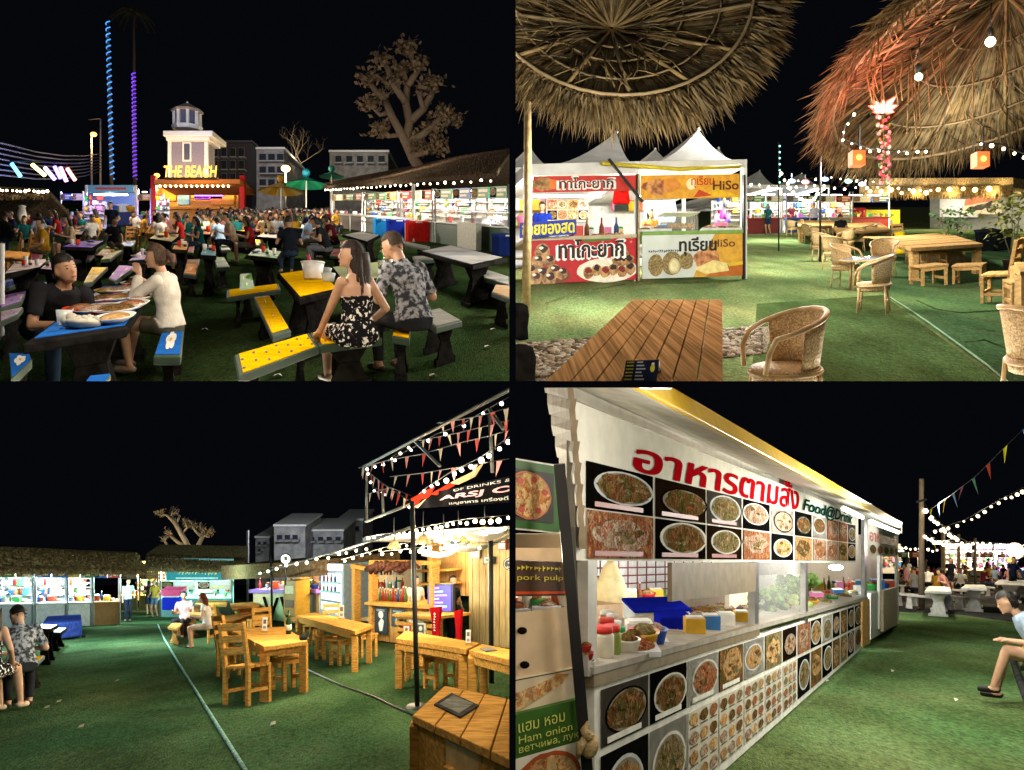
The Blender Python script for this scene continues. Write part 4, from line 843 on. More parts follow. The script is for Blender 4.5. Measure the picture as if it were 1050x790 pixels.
bench([(350, 252), (366, 250), (362, 247), (348, 248)], cm('#a54a50', 45), 'pink bench left of the table by the rail'); bench([(395, 246.5), (440, 256), (441, 253), (398, 244)], WH, 'low white bench running along the rail')
# food table on the left
tF, QF = table([(23, 353.5), (130, 337), (161, 290), (106, 292)], B_, 'blue table crowded with dishes between the man in black and the woman in white', stripes(['#2463b5', '#2463b5', '#c8442a', '#2463b5', '#2a6fc4']))
bench([(157, 366), (185.5, 366), (189.5, 330), (168, 334)], B_, 'blue bench with a white flower under the woman in white', lambda mb, Q: flower(mb, Q, .52, .42, .3, .75))
bench([(11, 390), (33, 369), (30, 363), (9, 362)], B_, 'blue bench end with a white flower in the lower left corner', lambda mb, Q: flower(mb, Q, .5, .5, .3))
bench([(84, 396), (108, 392), (114, 383.5), (92, 386)], B_, 'sliver of a plain blue bench at the bottom edge')
bl = [((62, 253.5), (95, 254.5), (108, 247), (79, 247.5), 't', '#7a4ad0', 'violet and yellow table behind the man in black'), ((85, 291), (94, 290), (111, 274), (94, 274), 'b', '#d9b021', 'plain yellow bench pointing away behind the man in black'),
      ((111, 286), (118, 289), (140, 273), (122, 272), 'b', '#8f55b5', 'purple flowered bench left of the woman in white'), ((103, 266.5), (113, 266), (126, 256.5), (111, 258.5), 'b', '#b9b32a', 'olive yellow bench left of the purple white table'),
      ((131, 268), (151, 266.5), (161.5, 258), (143, 258), 't', '#a98fc0', 'lilac table just behind the woman in white'), ((188, 281), (201, 283), (205, 266), (192, 266), 'b', '#dd8a2a', 'orange bench standing alone on the right of the woman in white'),
      ((227, 257), (237, 256.5), (229, 246.5), (221.5, 247), 'b', '#c8d8c4', 'white and green bench in the central aisle'), ((152, 245), (177, 248.5), (185, 242), (161, 238.5), 't', '#c8b23a', 'yellow green table in the middle distance'),
      ((2, 282), (42, 274), (52, 265), (14, 269), 't', '#c9a9a0', 'pale pink table at the left edge'), ((0, 298), (30, 287), (36, 281), (0, 289), 'b', '#3f6ad0', 'blue spotted bench at the left edge'), ((0, 316), (22, 309), (27, 298), (0, 304), 'b', '#b070d0', 'violet bench by the left edge below the blue one'),
      ((0, 330), (18, 322), (24, 315), (0, 320), 'b', '#d8b8d8', 'pale pink bench lowest at the left edge'), ((72, 268), (92, 266), (97, 262), (80, 263), 'b', '#9a3fa0', 'magenta bench in front of the violet table'), ((189, 259), (198, 259.5), (200, 251), (193, 250.5), 'b', '#b03030', 'red bench far behind the orange one'),
      ((245, 300), (262, 297), (258, 280), (246, 281), 'b', '#5aa04a', 'green white bench near the narrow yellow bench'), ((222, 275), (236, 274), (230, 264), (220, 264), 'b', '#4f9a4a', 'green bench with pale spots in the aisle'), ((252, 262), (285, 266), (290, 258), (262, 255), 't', '#3f8a4a', 'green topped table left of the man in a dark tee'),
      ((262, 243), (296, 246), (300, 240), (270, 238), 't', '#9a7a4a', 'brown topped table among the far diners'), ((232, 236), (256, 238), (258, 233), (238, 232), 't', '#c8a02a', 'mustard table at the far end of the aisle'), ((300, 234), (330, 236), (333, 231), (306, 230), 't', '#6a9a5a', 'far green table before the green parasol'), ((200, 240), (216, 241), (217, 236), (203, 235.5), 't', '#a06a3a', 'far brown table before the beach bar'),
      ((60, 240), (84, 241), (88, 236), (68, 235.5), 't', '#b08a4a', 'far tan table left of the standing man'), ((338, 262), (352, 264), (356, 256), (342, 255), 'b', '#b03a40', 'red bench behind the friend in black')]
TOPS = []
for a, b, c, d, k, col_, lb in bl:
    r_ = (table if k == 't' else bench)([a, b, c, d], mat('top_'+col_[1:], hexc(col_), .6, var=.3, scale=3), lb, None if k == 't' and False else (lambda mb, Q, s_=len(lb): [Q.disc(mb, (i_+.5)/5, .3+.4*((i_+s_) % 2), .05, .09, cm(['#e8e2d0', '#c23a2a', '#2a50a8', '#e0b020'][(i_+s_) % 4]), .010+i_*.0005, 10) for i_ in range(5)]))
    if k == 't': TOPS.append((r_[1], lb))
bl2 = [((30, 300), (58, 296), (64, 288), (40, 290), 'b', '#3a62c0', 'blue spotted bench behind the man in the black polo'), ((40, 276), (66, 279), (74, 271), (50, 269), 't', '#b0509a', 'pink topped table left of the violet one'), ((98, 262), (112, 264), (118, 256), (106, 255), 'b', '#e0b020', 'yellow bench in front of the standing man'), ((163, 268), (180, 270), (184, 261), (170, 259), 'b', '#d0482a', 'red bench right behind the woman in white'), ((205, 262), (222, 263), (222, 255), (208, 254), 't', '#2f8a9a', 'teal table at the left of the aisle'), ((176, 256), (192, 257), (194, 250), (180, 249), 't', '#d89a2a', 'orange table behind the orange bench'), ((250, 250), (266, 252), (270, 246), (256, 245), 'b', '#d8c040', 'yellow bench among the diners left of the dark tee'), ((318, 250), (334, 251), (336, 245), (322, 244), 'b', '#7a4ad0', 'violet bench behind the young man in black'),
       ((120, 252), (136, 253), (140, 247), (126, 246), 'b', '#3a8ad0', 'sky blue bench right of the standing man'), ((20, 266), (38, 268), (44, 261), (28, 260), 'b', '#c03a6a', 'crimson bench by the left wooden chairs')]
for a, b, c, d, k, col_, lb in bl2:
    r_ = (table if k == 't' else bench)([a, b, c, d], mat('top_'+col_[1:], hexc(col_), .6, var=.3, scale=3), lb, lambda mb, Q, s_=len(lb): [Q.disc(mb, (i_+.5)/5, .3+.4*((i_+s_) % 2), .05, .09, cm(['#e8e2d0', '#c23a2a', '#2a50a8', '#e0b020'][(i_+s_) % 4]), .010+i_*.0005, 10) for i_ in range(5)])
    if k == 't': TOPS.append((r_[1], lb))
# things on the tables
def on(Q, u, v, z=.008): return Q(u, v)+Z*z
def bowl(P, r, h, col_, label, food=None, cat='platter', name='food_platter', group=None, el=2.0):
    ax = (V((1, 0, 0)), V((-.15, el, el*(CY-P1.yh)/F)), Z)
    t = thing(name, label, cat, P, group); mb = MB(); mb.lathe([(r*.5, 0), (r*.55, .005), (r*.9, h*.7), (r, h), (r*.95, h), (r*.8, h*.65)], P, cm(col_, 25), 22, ax); mb.build('dish', t)
    if food is not None:
        mb = MB(); mb.ball(V(P)+Z*h*.7, 1, FOOD[food], 14, (r*.75, r*.75*el, h*.7), Matrix(((1, -.1, 0), (0, 1, 0), (0, (CY-P1.yh)/F, 1)))); mb.build('food', t)
bowl_spots = [(.72, .28, .26, '#e6e3dc', 0, 'white plate of dark meat at the near end of the food table'), (.88, .34, .2, '#dedad0', 1, 'white plate of curry beside the woman in white'), (.45, .32, .24, '#c8cccf', 4, 'steel dish of mixed salad near the man in black'), (.62, .52, .24, '#e4e2dc', 3, 'plate of noodles in the middle of the food table'), (.35, .52, .2, '#d9d4c8', 0, 'plate of brown food left of the noodles'), (.85, .6, .2, '#d0d4d8', 2, 'dish of greens behind the curry plate'), (.5, .72, .22, '#e8e5de', 4, 'far white dish on the food table'), (.72, .8, .2, '#b83a34', 1, 'red bowl at the far end of the food table'), (.3, .72, .17, '#c9a24a', 3, 'small yellow dish on the food table'), (.8, .12, .2, '#e6e2da', 3, 'plate of noodles at the near right corner of the food table'), (.62, .3, .2, '#d8d4ca', 2, 'dish of herbs between the dark meat and the salad'), (.93, .48, .17, '#e0dcd4', 4, 'small dish at the right edge of the food table'), (.22, .36, .18, '#c8442a', 1, 'red dish before the man in the black polo'), (.48, .52, .17, '#ece8e0', 1, 'white dish of chopped meat in the middle of the food table'), (.6, .9, .17, '#dcd8d0', 0, 'last small dish at the far end of the food table')]
for u, v, r, c, f, lb in bowl_spots: bowl(on(QF, u, v), r*.7, .05, c, lb, f, group='dishes on the blue food table')
mb = MB(); rg = random.Random(5); cpt = on(QF, .47, .1, .04)
mb.ball(cpt, 1, cm('#b4ae9f', 80), 14, (.12, .16, .05)); [mb.ball(cpt+V((rg.uniform(-.09, .09), rg.uniform(-.12, .12), rg.uniform(0, .03))), rg.uniform(.03, .05), cm('#b4ae9f', 80), 8) for _ in range(9)]; mb.build('napkin_pile', label='crumpled white napkins at the near edge of the food table', cat='napkins')
def cup(P, r, h, m, label, group=None, cat='cup', extra=None):
    t = thing('drink_cup', label, cat, P, group); mb = MB(); mb.lathe([(r*.78, 0), (r, h), (r*.94, h), (r*.74, .01)], P, m, 16); mb.build('cup_wall', t); return t
clr = mat('clear_plastic', (.7, .75, .72), .1, alpha=.5)
cup(on(QF, .22, .16), .06, .12, clr, 'clear glass of drink by the near left corner of the food table')
t = cup(on(QY, .62, .5), .14, .2, mat('ice_bucket', (.75, .75, .76), .35), 'white ice bucket with a pink straw on the yellow table', cat='bucket'); mb = MB(); P_ = on(QY, .62, .5); mb.lathe([(.142, .19), (.15, .21), (.135, .21)], P_, white_p, 18); mb.build('rim', t); mb = MB(); mb.tube([P_+Z*.1, P_+V((-.06, 0, .3))], .02, cm('#c8405a'), 8); mb.build('straw', t)
for k, (u, v) in enumerate(((.9, .3), (.97, .55))): cup(on(QY, u, v), .085, .1, clr, ['squat clear cup nearest the couple on the yellow table', 'clear cup behind the squat one on the yellow table'][k])
def bottle(P, label, c='#2c6b2a', s=1., group=None):
    t = thing('bottle', label, 'bottle', P, group); mb = MB(); mb.lathe([(.035*s, 0), (.037*s, .15*s), (.014*s, .22*s), (.013*s, .29*s)], P, mat('bottle_'+c[1:], hexc(c), .12), 12); mb.build('glass_body', t); mb = MB(); mb.lathe([(.038*s, .05*s), (.0385*s, .12*s)], P, cm('#d9d6c8'), 12); mb.build('paper_label', t)
bottle(on(QM, .78, .3), 'left green beer bottle behind the couple', s=1.25); bottle(on(QM, .95, .35), 'right green beer bottle behind the couple', s=1.25)
cup(on(QM, .3, .4), .12, .17, clr, 'clear cup on the olive table')
rg = random.Random(31)
for Q_, lb in TOPS:
    s_ = lb.replace(' topped', '')
    for i_, kd in enumerate(rg.sample(['cup', 'bowl', 'bottle', 'cup2', 'bowl2'], 4)):
        P_ = Q_(.2+.2*i_, rg.uniform(.25, .75))+Z*.012; sc_ = P_.y/26; nm = f"on the {' '.join(s_.split()[:10])}"
        if kd.startswith('cup'): cup(P_, .06*sc_, .16*sc_, cm(['#d8d4cc', '#c8402a'][kd == 'cup2'], 40), f"{['white', 'red'][kd == 'cup2']} cup {nm}")
        elif kd == 'bottle': bottle(P_, f'bottle {nm}', rg.choice(['#2c6b2a', '#5a2f10']), 1.3*sc_)
        else: bowl(P_, .15*sc_, .05*sc_, ['#e2ded4', '#3a62b0'][kd == 'bowl2'], f"{['white', 'blue'][kd == 'bowl2']} plate of food {nm}", rg.randrange(5), 'plate', 'food_plate', el=1.4)
# --- the people in front ---------------------------------------------------------------
blackc = mat('cloth_black', (.018, .018, .02), .85, bump=.2, bscale=80); whitec = mat('cloth_white', (.62, .58, .5), .85, var=.1, bump=.3, bscale=60)
floral = mat('cloth_floral', (.012, .012, .014), .85, kind=None, var=0, scale=28, col2=(.9, .86, .8))
floral.node_tree.nodes['Color Ramp'].color_ramp.elements[0].position = .56; floral.node_tree.nodes['Color Ramp'].color_ramp.elements[1].position = .60
camo = mat('cloth_camo', (.05, .055, .065), .85, scale=22, col2=(.36, .37, .40)); camo.node_tree.nodes['Color Ramp'].color_ramp.elements[0].position = .44; camo.node_tree.nodes['Color Ramp'].color_ramp.elements[1].position = .58
denim = cm('#26303f', 85); khaki = cm('#5a5648', 85)
person_meshes('man_polo', dict(SIT, lean=36, twist=-8, hunch=.06, hyaw=6, hpitch=-22, hroll=6, wrists=[(.14, .56, .66), (-.16, .5, .66)], apole=[(.5, -.3, -1), (-.5, -.3, -1)], hands=[(-.6, .7, -.1), (.6, .7, -.1)]), vox=.010, sleeve=.72)
person('man_polo', P1.frame(44, 400, 214, scale=1.08), 'heavy-set man in a black polo leaning on the food table and looking at the camera', {'shirt': blackc, 'trousers': denim, 'shoes': cm('#2a2622')}, 0)
person_meshes('woman_white', dict(SIT, lean=6, hyaw=12, hpitch=8, wrists=[(.12, .33, .93), (-.06, .30, 1.02)], apole=[(.7, -.3, -1), (-.7, -.3, -1)], hands=[(-.5, .6, .4), (.3, .4, .8)], ankles=[(.1, .50, .10), (-.16, .36, .10)]), female=True, vox=.010, long_sleeve=True, leg=.28, hair='pony')
person('woman_white', P1.frame(175, 385, 66, scale=.95), 'woman in a white blouse and shorts eating at the blue food table', {'shirt': whitec, 'trousers': khaki, 'shoes': cm('#8a7f70')}, 1, hair_b)
person_meshes('woman_floral', dict(SIT, lean=4, twist=18, hyaw=62, hpitch=2, wrists=[(.2, .2, .60), (-.24, .30, .52)], ankles=[(.14, .50, .1), (-.1, .48, .1)]), female=True, vox=.010, long_hair=.6, dress=.74)
person('woman_floral', P1.frame(367, 403, 14, scale=1.0), 'long-haired woman in a black and white floral dress looking back over her shoulder', {'dress': floral, 'shoes': cm('#c9b8a0')}, 1, mat('dark_brown_hair', (.022, .012, .008), .65, var=.4, scale=60))
person_meshes('man_camo', dict(SIT, lean=14, hunch=.09, hyaw=35, hpitch=20, wrists=[(.16, .34, .72), (-.18, .36, .70)]), vox=.010, sleeve=.9)
person('man_camo', P1.frame(425, 388, 22, scale=1.08), 'broad man in a grey patterned shirt seated with his back to the camera', {'shirt': camo, 'trousers': cm('#2a2c30', 85), 'shoes': cm('#3a2a20')}, 1, mat('short_brown_hair', (.06, .04, .028), .7))
person('sit_man', P1.frame(298, 283, 8, scale=1.04), 'man in a dark tee seated with his back turned at the green table', {'shirt': cm('#1a1d26', 85), 'trousers': denim, 'shoes': cm('#2a2622')}, 0, small=True)
person('sit_eating', P1.frame(336, 276, 70, scale=1.02), 'young man in black bending over the table right of the dark tee', {'shirt': blackc, 'trousers': cm('#6d6f73', 80), 'shoes': cm('#2a2622')}, 1, small=True)
person('stand', P1.frame(114.5, 255, 160, scale=.98), 'man in a dark shirt and jeans standing among the left tables', {'shirt': cm('#1a2030', 85), 'trousers': cm('#4a6a94', 85), 'shoes': cm('#d0d0d0')}, 1, small=True)
rg = random.Random(21)
sp = []
for k in range(330):
    x = rg.uniform(204, 346); gy = rg.choice([233, 236, 239, 243, 247, 252, 258]) + rg.uniform(-1, 1)
    if 214 < x < 244 and gy > 241: continue
    if x > 318 and gy > 244: continue
    if any(abs(x-a) < 3.8 and abs(gy-b) < 1.8 for a, b, _ in sp) or (abs(x-298) < 22 and gy > 250): continue
    sp.append((x, gy, rg.choice([0, 20, 90, -90, 180, 160, 200, 100, -70])))
sp.sort()
ORD = tag_copy_label
def whereR(i, x, gy): return f"{'deep in' if gy < 240 else 'midway in' if gy < 249 else 'fronting'} the bar crowd, {ORD(i % 20)} {['from left', 'left of middle', 'in the middle', 'right of middle', 'at far right', 'at the right end'][min(5, i//20)]}"
crowd(P1, sp, whereR, 'diners at the far painted tables')
sp = [(226, 262, 20), (240, 268, 100), (258, 270, 90), (272, 262, 180), (284, 258, 160), (312, 264, 250), (324, 258, 200), (246, 255, 60), (262, 253, 10), (232, 254, 190), (304, 254, 30), (344, 266, 80), (292, 268, 185)]
crowd(P1, sp, lambda i, x, gy: f"at nearer tables round the dark tee, {ORD(i)} of them", 'diners at the nearer tables')
sp = [(206, 268, 100), (186, 262, 90), (164, 262, 20), (74, 270, 120), (46, 278, 80), (116, 268, 200),(6, 262, 20), (14, 256, 90), (24, 262, 200), (40, 257, 10), (52, 252, 180), (60, 256, 100), (72, 254, -80), (84, 251, 170), (94, 258, 190), (101, 250, 60), (140, 248, 160), (146, 252, -80), (176, 252, 90), (187, 249, -70), (192, 254, 180), (160, 240, 90), (30, 247, 180), (68, 245, 0)]
crowd(P1, sp, lambda i, x, gy: f"at the left tables, {ORD(i)} {'left of' if x < 112 else 'right of'} the standing man", 'diners at the left tables')
# wooden chairs at the left
def wood_chair_proto(name='wooden_chair', m=wood, back=.95, slats=3):
    t = thing(name, 'tmp', 'chair', Matrix()); mb = MB()
    for k in range(4): mb.box((0, -.15+.1*k, .45), (.42, .09, .035), m)
    mb.build('seat', t, local=True, bev=.006)
    for sx in (-1, 1):
        mb = MB(); mb.box((sx*.18, .17, .215), (.05, .05, .43), m); mb.build('leg', t, local=True, bev=.005)
        mb = MB(); mb.beam((sx*.18, -.19, 0), (sx*.18, -.19, .46), .05, .05, m); mb.beam((sx*.18, -.19, .44), (sx*.18, -.28, back), .05, .05, m); mb.build('leg', t, local=True, bev=.005)
        mb = MB(); mb.box((sx*.18, 0, .17), (.03, .34, .04), m); mb.build('stretcher', t, local=True)
    mb = MB(); mb.box((0, .17, .39), (.34, .03, .06), m); mb.box((0, .17, .2), (.34, .03, .04), m); mb.build('apron', t, local=True)
    mb = MB()
    for k in range(slats):
        s = .35+.55*k/(max(1, slats-1)); z = .46+(back-.46)*s; mb.box((0, -.19-.09*s, z), (.36, .025, .085), m)
    mb.build('backrest', t, local=True, bev=.005); return t
wc = wood_chair_proto(); wc.matrix_basis = P1.frame(10, 284, 100); wc['label'] = 'wooden chair nearest the left edge before the thatched hut'; wc['group'] = 'wooden chairs by the left hut'
def fix_wm(t, M):
    t.matrix_basis = M; WM[t] = M.copy()
    for c in t.children_recursive: WM[c] = M.copy()
fix_wm(wc, P1.frame(9, 278, 100))
for x, gy, yw_, lb in ((27, 278, 60, 'wooden chair with its back to the white post at the left'), (38, 266, 150, 'wooden chair tucked by the far left table'), (131, 262, 30, 'wooden chair in front of the standing man'), (138, 254, 100, 'wooden chair behind the lilac table'), (215, 250, 90, 'wooden chair at the left of the aisle')): dup(wc, P1.frame(x, gy, yw_), lb)
quad_table(P1, [(0, 264), (24, 266), (32, 259), (6, 257)], .75, wood, 'wooden_table', 'brown wooden table by the left thatched hut', 'table', rim=wood, legm=wood, legs='post'); quad_table(P1, [(148, 239), (170, 240), (173, 234), (153, 233)], .75, wood, 'wooden_table', 'orange wooden table before the beach bar', 'table', rim=wood, legm=wood, legs='post')
for x, gt, gb, lb in ((26, 263, 322, 'thin white post standing behind the man in black'), (1.6, 250, 350, 'white post at the very left edge')):
    d_ = P1.d(gb); mb = MB(); a = P1.base(x, d_); mb.tube([a, pt(x, gt, d_)], .035, white_p, 10); mb.build('white_post', label=lb, cat='post')
t = thing('folded_parasol', 'folded white parasol by the left thatched hut', 'parasol', P1.base(22.5, 38)); mb = MB(); a = pt(22.5, 228, 38); mb.lathe([(.09, 0), (.16, .12), (.2, .3), (.13, .62), (.17, .7), (.05, .74)], a, canvas_w, 14); mb.build('canopy', t); mb = MB(); mb.tube([P1.base(22.5, 38), a], .04, white_p, 8); mb.build('pole', t)
# litter, and unseen fill lights added over the seating area
for i, (x, gy, lb) in enumerate(((210, 340, 'scrap of white paper on the dark turf by the blue bench'), (285, 388, 'crumpled tissue at the front edge of the turf'), (506, 340, 'white scrap on the turf at far right'), (500, 358, 'small white scrap near the right edge of the turf'), (444, 388, 'brown leaf by the patterned shirt man\'s bench'))):
    mb = MB(); P_ = P1.g(x, gy)+Z*.02; mb.poly([P_+V((-.03, -.05, 0)), P_+V((.02, -.07, .02)), P_+V((.04, .02, 0)), P_+V((.0, .08, .03)), P_+V((-.04, .03, .02))], cm('#cfc8bb')); mb.build('litter', label=lb, cat='litter')
for P_, pw, c in ((pt(100, 130, 6.0), 105, (1, .87, .7)), (pt(330, 110, 6.0), 75, (1, .87, .7)), (pt(430, 190, 15), 150, (1, .92, .8)), (pt(300, 200, 8.2), 60, (1, .86, .66)), (pt(60, 150, 16), 220, (1, .85, .65)), (pt(255, 160, 28), 800, (1, .85, .65)), (pt(120, 160, 34), 900, (1, .8, .6)), (pt(310, 170, 42), 1700, (1, .85, .65))): lamp(P_, pw, c, .25)
# ================================================================== AREA TWO: thatched parasols, white tent stalls and rattan chairs
CUR[0] = P2
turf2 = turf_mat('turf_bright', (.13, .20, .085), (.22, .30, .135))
turf2b = turf_mat('turf_deep', (.060, .110, .040), (.10, .165, .065))
gravel_m = mat('gravel', (.17, .13, .09), .9, var=.6, scale=30, bump=1.5, bscale=35, col2=(.40, .33, .24), stretch=(2, .6, 2))
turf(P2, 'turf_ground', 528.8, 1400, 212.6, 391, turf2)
turf(P2, 'turf_walkway', 0, 0, 0, 0, turf2b, .006, pts=[(770, 400), (776, 312), (906, 303), (1036, 400)])
turf(P2, 'turf_rumpled_carpet', 0, 0, 0, 0, turf_mat('turf_mid', (.058, .125, .058), (.10, .19, .085)), .01, pts=[(1042, 400), (908, 303), (860, 272), (838, 240), (900, 236), (1400, 250), (1400, 400)])
def stuff_patch(p, name, pts, m, lift): mb = MB(); mb.poly([p.g(x, y)+Z*lift for x, y in pts], m); return mb.build(name, kind='stuff')
def pebbles(p, name, pts_fn, n, m, label=None, r=(.02, .06), seed=0):
    rg = random.Random(seed); mb = MB()
    for k in range(n):
        x, gy = pts_fn(rg); s = rg.uniform(*r); mb.ball(p.g(x, gy)+Z*s*.3, s, m[k % len(m)], 5, (rg.uniform(.8, 1.4), rg.uniform(1, 2), rg.uniform(.5, .8)))
    return mb.build(name, kind='stuff')
peb = [mat('pebble_%d' % i, c, .8) for i, c in enumerate(((.35, .28, .2), (.22, .17, .12), (.45, .4, .32), (.12, .09, .06)))]
mb = MB(); mb.poly([P2.g(x, y)+Z*.008 for x, y in [(520, 402), (520, 354), (660, 346), (792, 335), (786, 362), (700, 374), (600, 402)]], gravel_m); mb.build('gravel_bed', kind='structure')
pebbles(P2, 'gravel', lambda g: ((lambda t: (530+250*t, g.uniform(354-18*t, 390-26*t)))(g.random())), 2600, peb, r=(.015, .05), seed=2)
pebbles(P2, 'gravel', lambda g: ((lambda t: (836+22*t+g.uniform(0, 9), 238+36*t))(g.random())), 900, peb, r=(.03, .09), seed=3)
mb = MB(); mb.tube([P2.g(x, y)+Z*.02 for x, y in ((1036, 396), (1012, 376), (985, 356), (955, 334), (930, 317), (914, 307), (907, 303))], .012, cm('#7d9a7c', 85), 6); mb.build('white_rope', label='pale rope laid along the seam of the dark turf in front of the rattan chairs', cat='rope')
for i, pts in enumerate((((925, 318), (960, 329), (990, 336), (1019, 341)), ((990, 352), (1010, 350), (1030, 358)), ((790, 345), (800, 352), (805, 362)), ((560, 312), (590, 301), (640, 292)), ((940, 309), (960, 318), (985, 322), (1050, 318)))):
    mb = MB(); mb.tube([P2.g(x, y)+Z*.0 for x, y in pts], .025, turf2b if i != 3 else turf2, 6); mb.build('turf_fold', kind='structure')
# --- booths
Wb = Wall(P2, (537, 291.5), (762, 286.5))
def tent_roof(t, c, peak, m, H=1., sag=.2, steps=9):
    mb = MB(); rings = []
    for i in range(steps+1):
        s = i/steps; h = s**(1+sag*3); rings.append([q+(peak-q)*s+Z*(0) for q in c]);
        for k in range(4): q = rings[-1][k]; q.z = c[k].z+(peak.z-c[k].z)*h
    sub = 6
    def pnt(i, k, j): a, b = rings[i][k], rings[i][(k+1) % 4]; return a+(b-a)*j/sub
    for i in range(steps):
        for k in range(4):
            for j in range(sub): mb.add([pnt(i, k, j), pnt(i, k, j+1), pnt(i+1, k, j+1), pnt(i+1, k, j)], [(0, 1, 2, 3)], m, True)
    mb.build('tent_roof', t); mb = MB(); mb.ball(peak, .05, m, 8); mb.build('finial', t)
def tent(W, x0, x1, ytop, ypk, xpk, dep, label, valance=10, m=canvas_w, name='market_tent', posts=True, group=None, ytop1=None):
    t = thing(name, label, 'tent', W.ground((x0+x1)/2), group); y1 = ytop1 or ytop
    a, b = W.at(x0, ytop), W.at(x1, y1); k = W.n*dep; c = [a, b, b+k, a+k]; pk = W.pix(xpk, ypk, dep/2); tent_roof(t, c, pk, m)
    mb = MB(); W.box(mb, x0, ytop, x1, ytop+valance, -.03, 0, m, y1, y1+valance); v = (a-W.at(x0, ytop+valance)).length
    for q0, q1 in ((a, a+k), (b, b+k), (a+k, b+k)): mb.hexa([q0-Z*v, q1-Z*v, q1-Z*v+W.n*.02+V((.02, 0, 0)), q0-Z*v+W.n*.02+V((.02, 0, 0))], [q0, q1, q1+W.n*.02+V((.02, 0, 0)), q0+W.n*.02+V((.02, 0, 0))], m)
    mb.build('valance', t)
    if posts:
        for q in (a, b, b+k, a+k): mb = MB(); mb.beam(P2.under(q), q, .07, .07, white_p); mb.build('post', t)
    return t
tent(Wb, 538, 652, 169, 135.5, 632, 5, 'white peaked tent over the grilled balls booth', 12, group='white peaked tents', ytop1=166); tent(Wb, 653.5, 764, 166, 133, 716, 5, 'white peaked tent over the durian booth', 8, group='white peaked tents', ytop1=164)
def food_booth(x0, x1, label, kind):
    t = thing('food_booth', label, 'booth', Wb.ground((x0+x1)/2), 'food booths in the white tents'); return t
# left booth: grilled balls
tk = food_booth(537, 652, 'red bannered booth selling grilled balls on the left', 0)
red = cm('#b3161c'); q = Quad(Wb.rect(536, 246.5, 652.5, 292, -.06, 242.5, 287)); mb = MB(); q.panel(mb, red, .03)
rg = random.Random(2); gold = mat('grill_ball', (.42, .18, .05), .45, var=.6, scale=9, col2=(.62, .34, .12)); cream = cm('#ece2cf')
q.disc(mb, .73, .24, .27, .28, cream, .004, 26, .02); q.disc(mb, .2, .16, .2, .2, cm('#6b3a1c'), .004, 20, .05)
for u, v, r in ((.06, .3, .07), (.15, .22, .085), (.26, .26, .08), (.33, .2, .07), (.1, .12, .08), (.22, .1, .085), (.16, .72, .09), (.12, .5, .075), (.22, .5, .07)): q.disc(mb, u, v, r*.72, r*2.0, gold, .008+r*.03, 16, .05, int(u*99)); q.disc(mb, u+.01, v+.06, r*.45, r*.9, cm('#3a1a0c'), .012+r*.03, 10, .3, int(u*77)); q.disc(mb, u-.01, v+.08, r*.2, r*.4, cream, .016+r*.03, 8, .3)
for i in range(6): q.disc(mb, .56+.075*i, .2+.05*(i % 2), .045, .14, gold, .009+i*.0005, 12, .1, i); q.disc(mb, .56+.075*i, .25+.05*(i % 2), .03, .07, cm(['#7a1f12', '#2a120a'][i % 2]), .014+i*.0004, 9, .3, i)
for i in range(5): q.disc(mb, .82+.05*(i % 3), .45+.14*(i//3), .05, .13, gold, .011+i*.0006, 12, .1, i+9); q.disc(mb, .82+.05*(i % 3), .5+.14*(i//3), .03, .07, cm('#2a120a'), .016+i*.0004, 9, .3, i)
for i in range(10): q.disc(mb, rg.uniform(.24, .98), rg.uniform(.75, .97), .012, .03, cm('#d8707a'), .005, 8)
text(mb, 'ทาโกะยากิ', q, cm('#f2efe8'), .285, .5, .885, 1.0, .020, .09); text(mb, 'ทาโกะยากิ', q, cm('#141414'), .30, .54, .87, .97, .026, .03)
q.poly(mb, [(.52, .9), (.76, .92), (.76, .985), (.52, .965)], cm('#3c7a2a'), .010)
mb.build('counter_banner', tk)
q = Quad(Wb.rect(546, 181.5, 651, 198, -.06, 180.5, 196)); mb = MB(); q.panel(mb, cm('#c4352a'), .03); q.disc(mb, .1, .5, .1, .42, gold, .006, 16, .1); q.disc(mb, .2, .5, .05, .3, cm('#e0762e'), .008, 12, .2)
for i in range(6): q.disc(mb, rg.uniform(.05, .95), rg.uniform(.1, .9), .02, .1, cm('#e2604a'), .005, 8)
text(mb, 'ทาโกะยากิ', q, cm('#e8e4da'), .23, .1, .79, .97, .009, .09); text(mb, 'ทาโกะยากิ', q, cm('#2a1c18'), .245, .18, .775, .9, .014, .02); mb.build('top_banner', tk)
def booth_inside(t, x0, x1, gy_c, back=cm('#cfd0d2'), dep=4.6, yc=243, shelfm='#b9a98c', ycr=None):
    mb = MB(); a = Wb.at(x0, 170, dep); b = Wb.at(x1, 170, dep); mb.hexa([P2.under(a), P2.under(b), P2.under(b)+Wb.n*.05, P2.under(a)+Wb.n*.05], [a, b, b+Wb.n*.05, a+Wb.n*.05], back); mb.build('back_wall', t)
    mb = MB(); Wb.box(mb, x0, yc, x1, yc+3.5, -.1, 1.3, cm(shelfm), ycr or yc, (ycr or yc)+3.5); mb.build('counter_top', t)
    for z, o in ((1.1, 3.9), (1.5, 4.1)):
        mb = MB(); wall_box(P2, Wb, mb, x0+14, x1-14, z, z+.03, o, o+.4, cm('#9a9488')); mb.build('shelf', t)
    mb = MB(); wall_box(P2, Wb, mb, x0+18, x1-16, 2.12, 2.16, 1.2, 1.28, glow('tube_white', (1, .97, .9), 9)); mb.build('light_tube', t)
    for k in (.25, .75): lamp(Wb.ground(x0+(x1-x0)*k, 1.6)+Z*2.0, 150, (1, .95, .86), .25)
booth_inside(tk, 538, 651, 0, yc=244.5, ycr=241)
mb = MB()
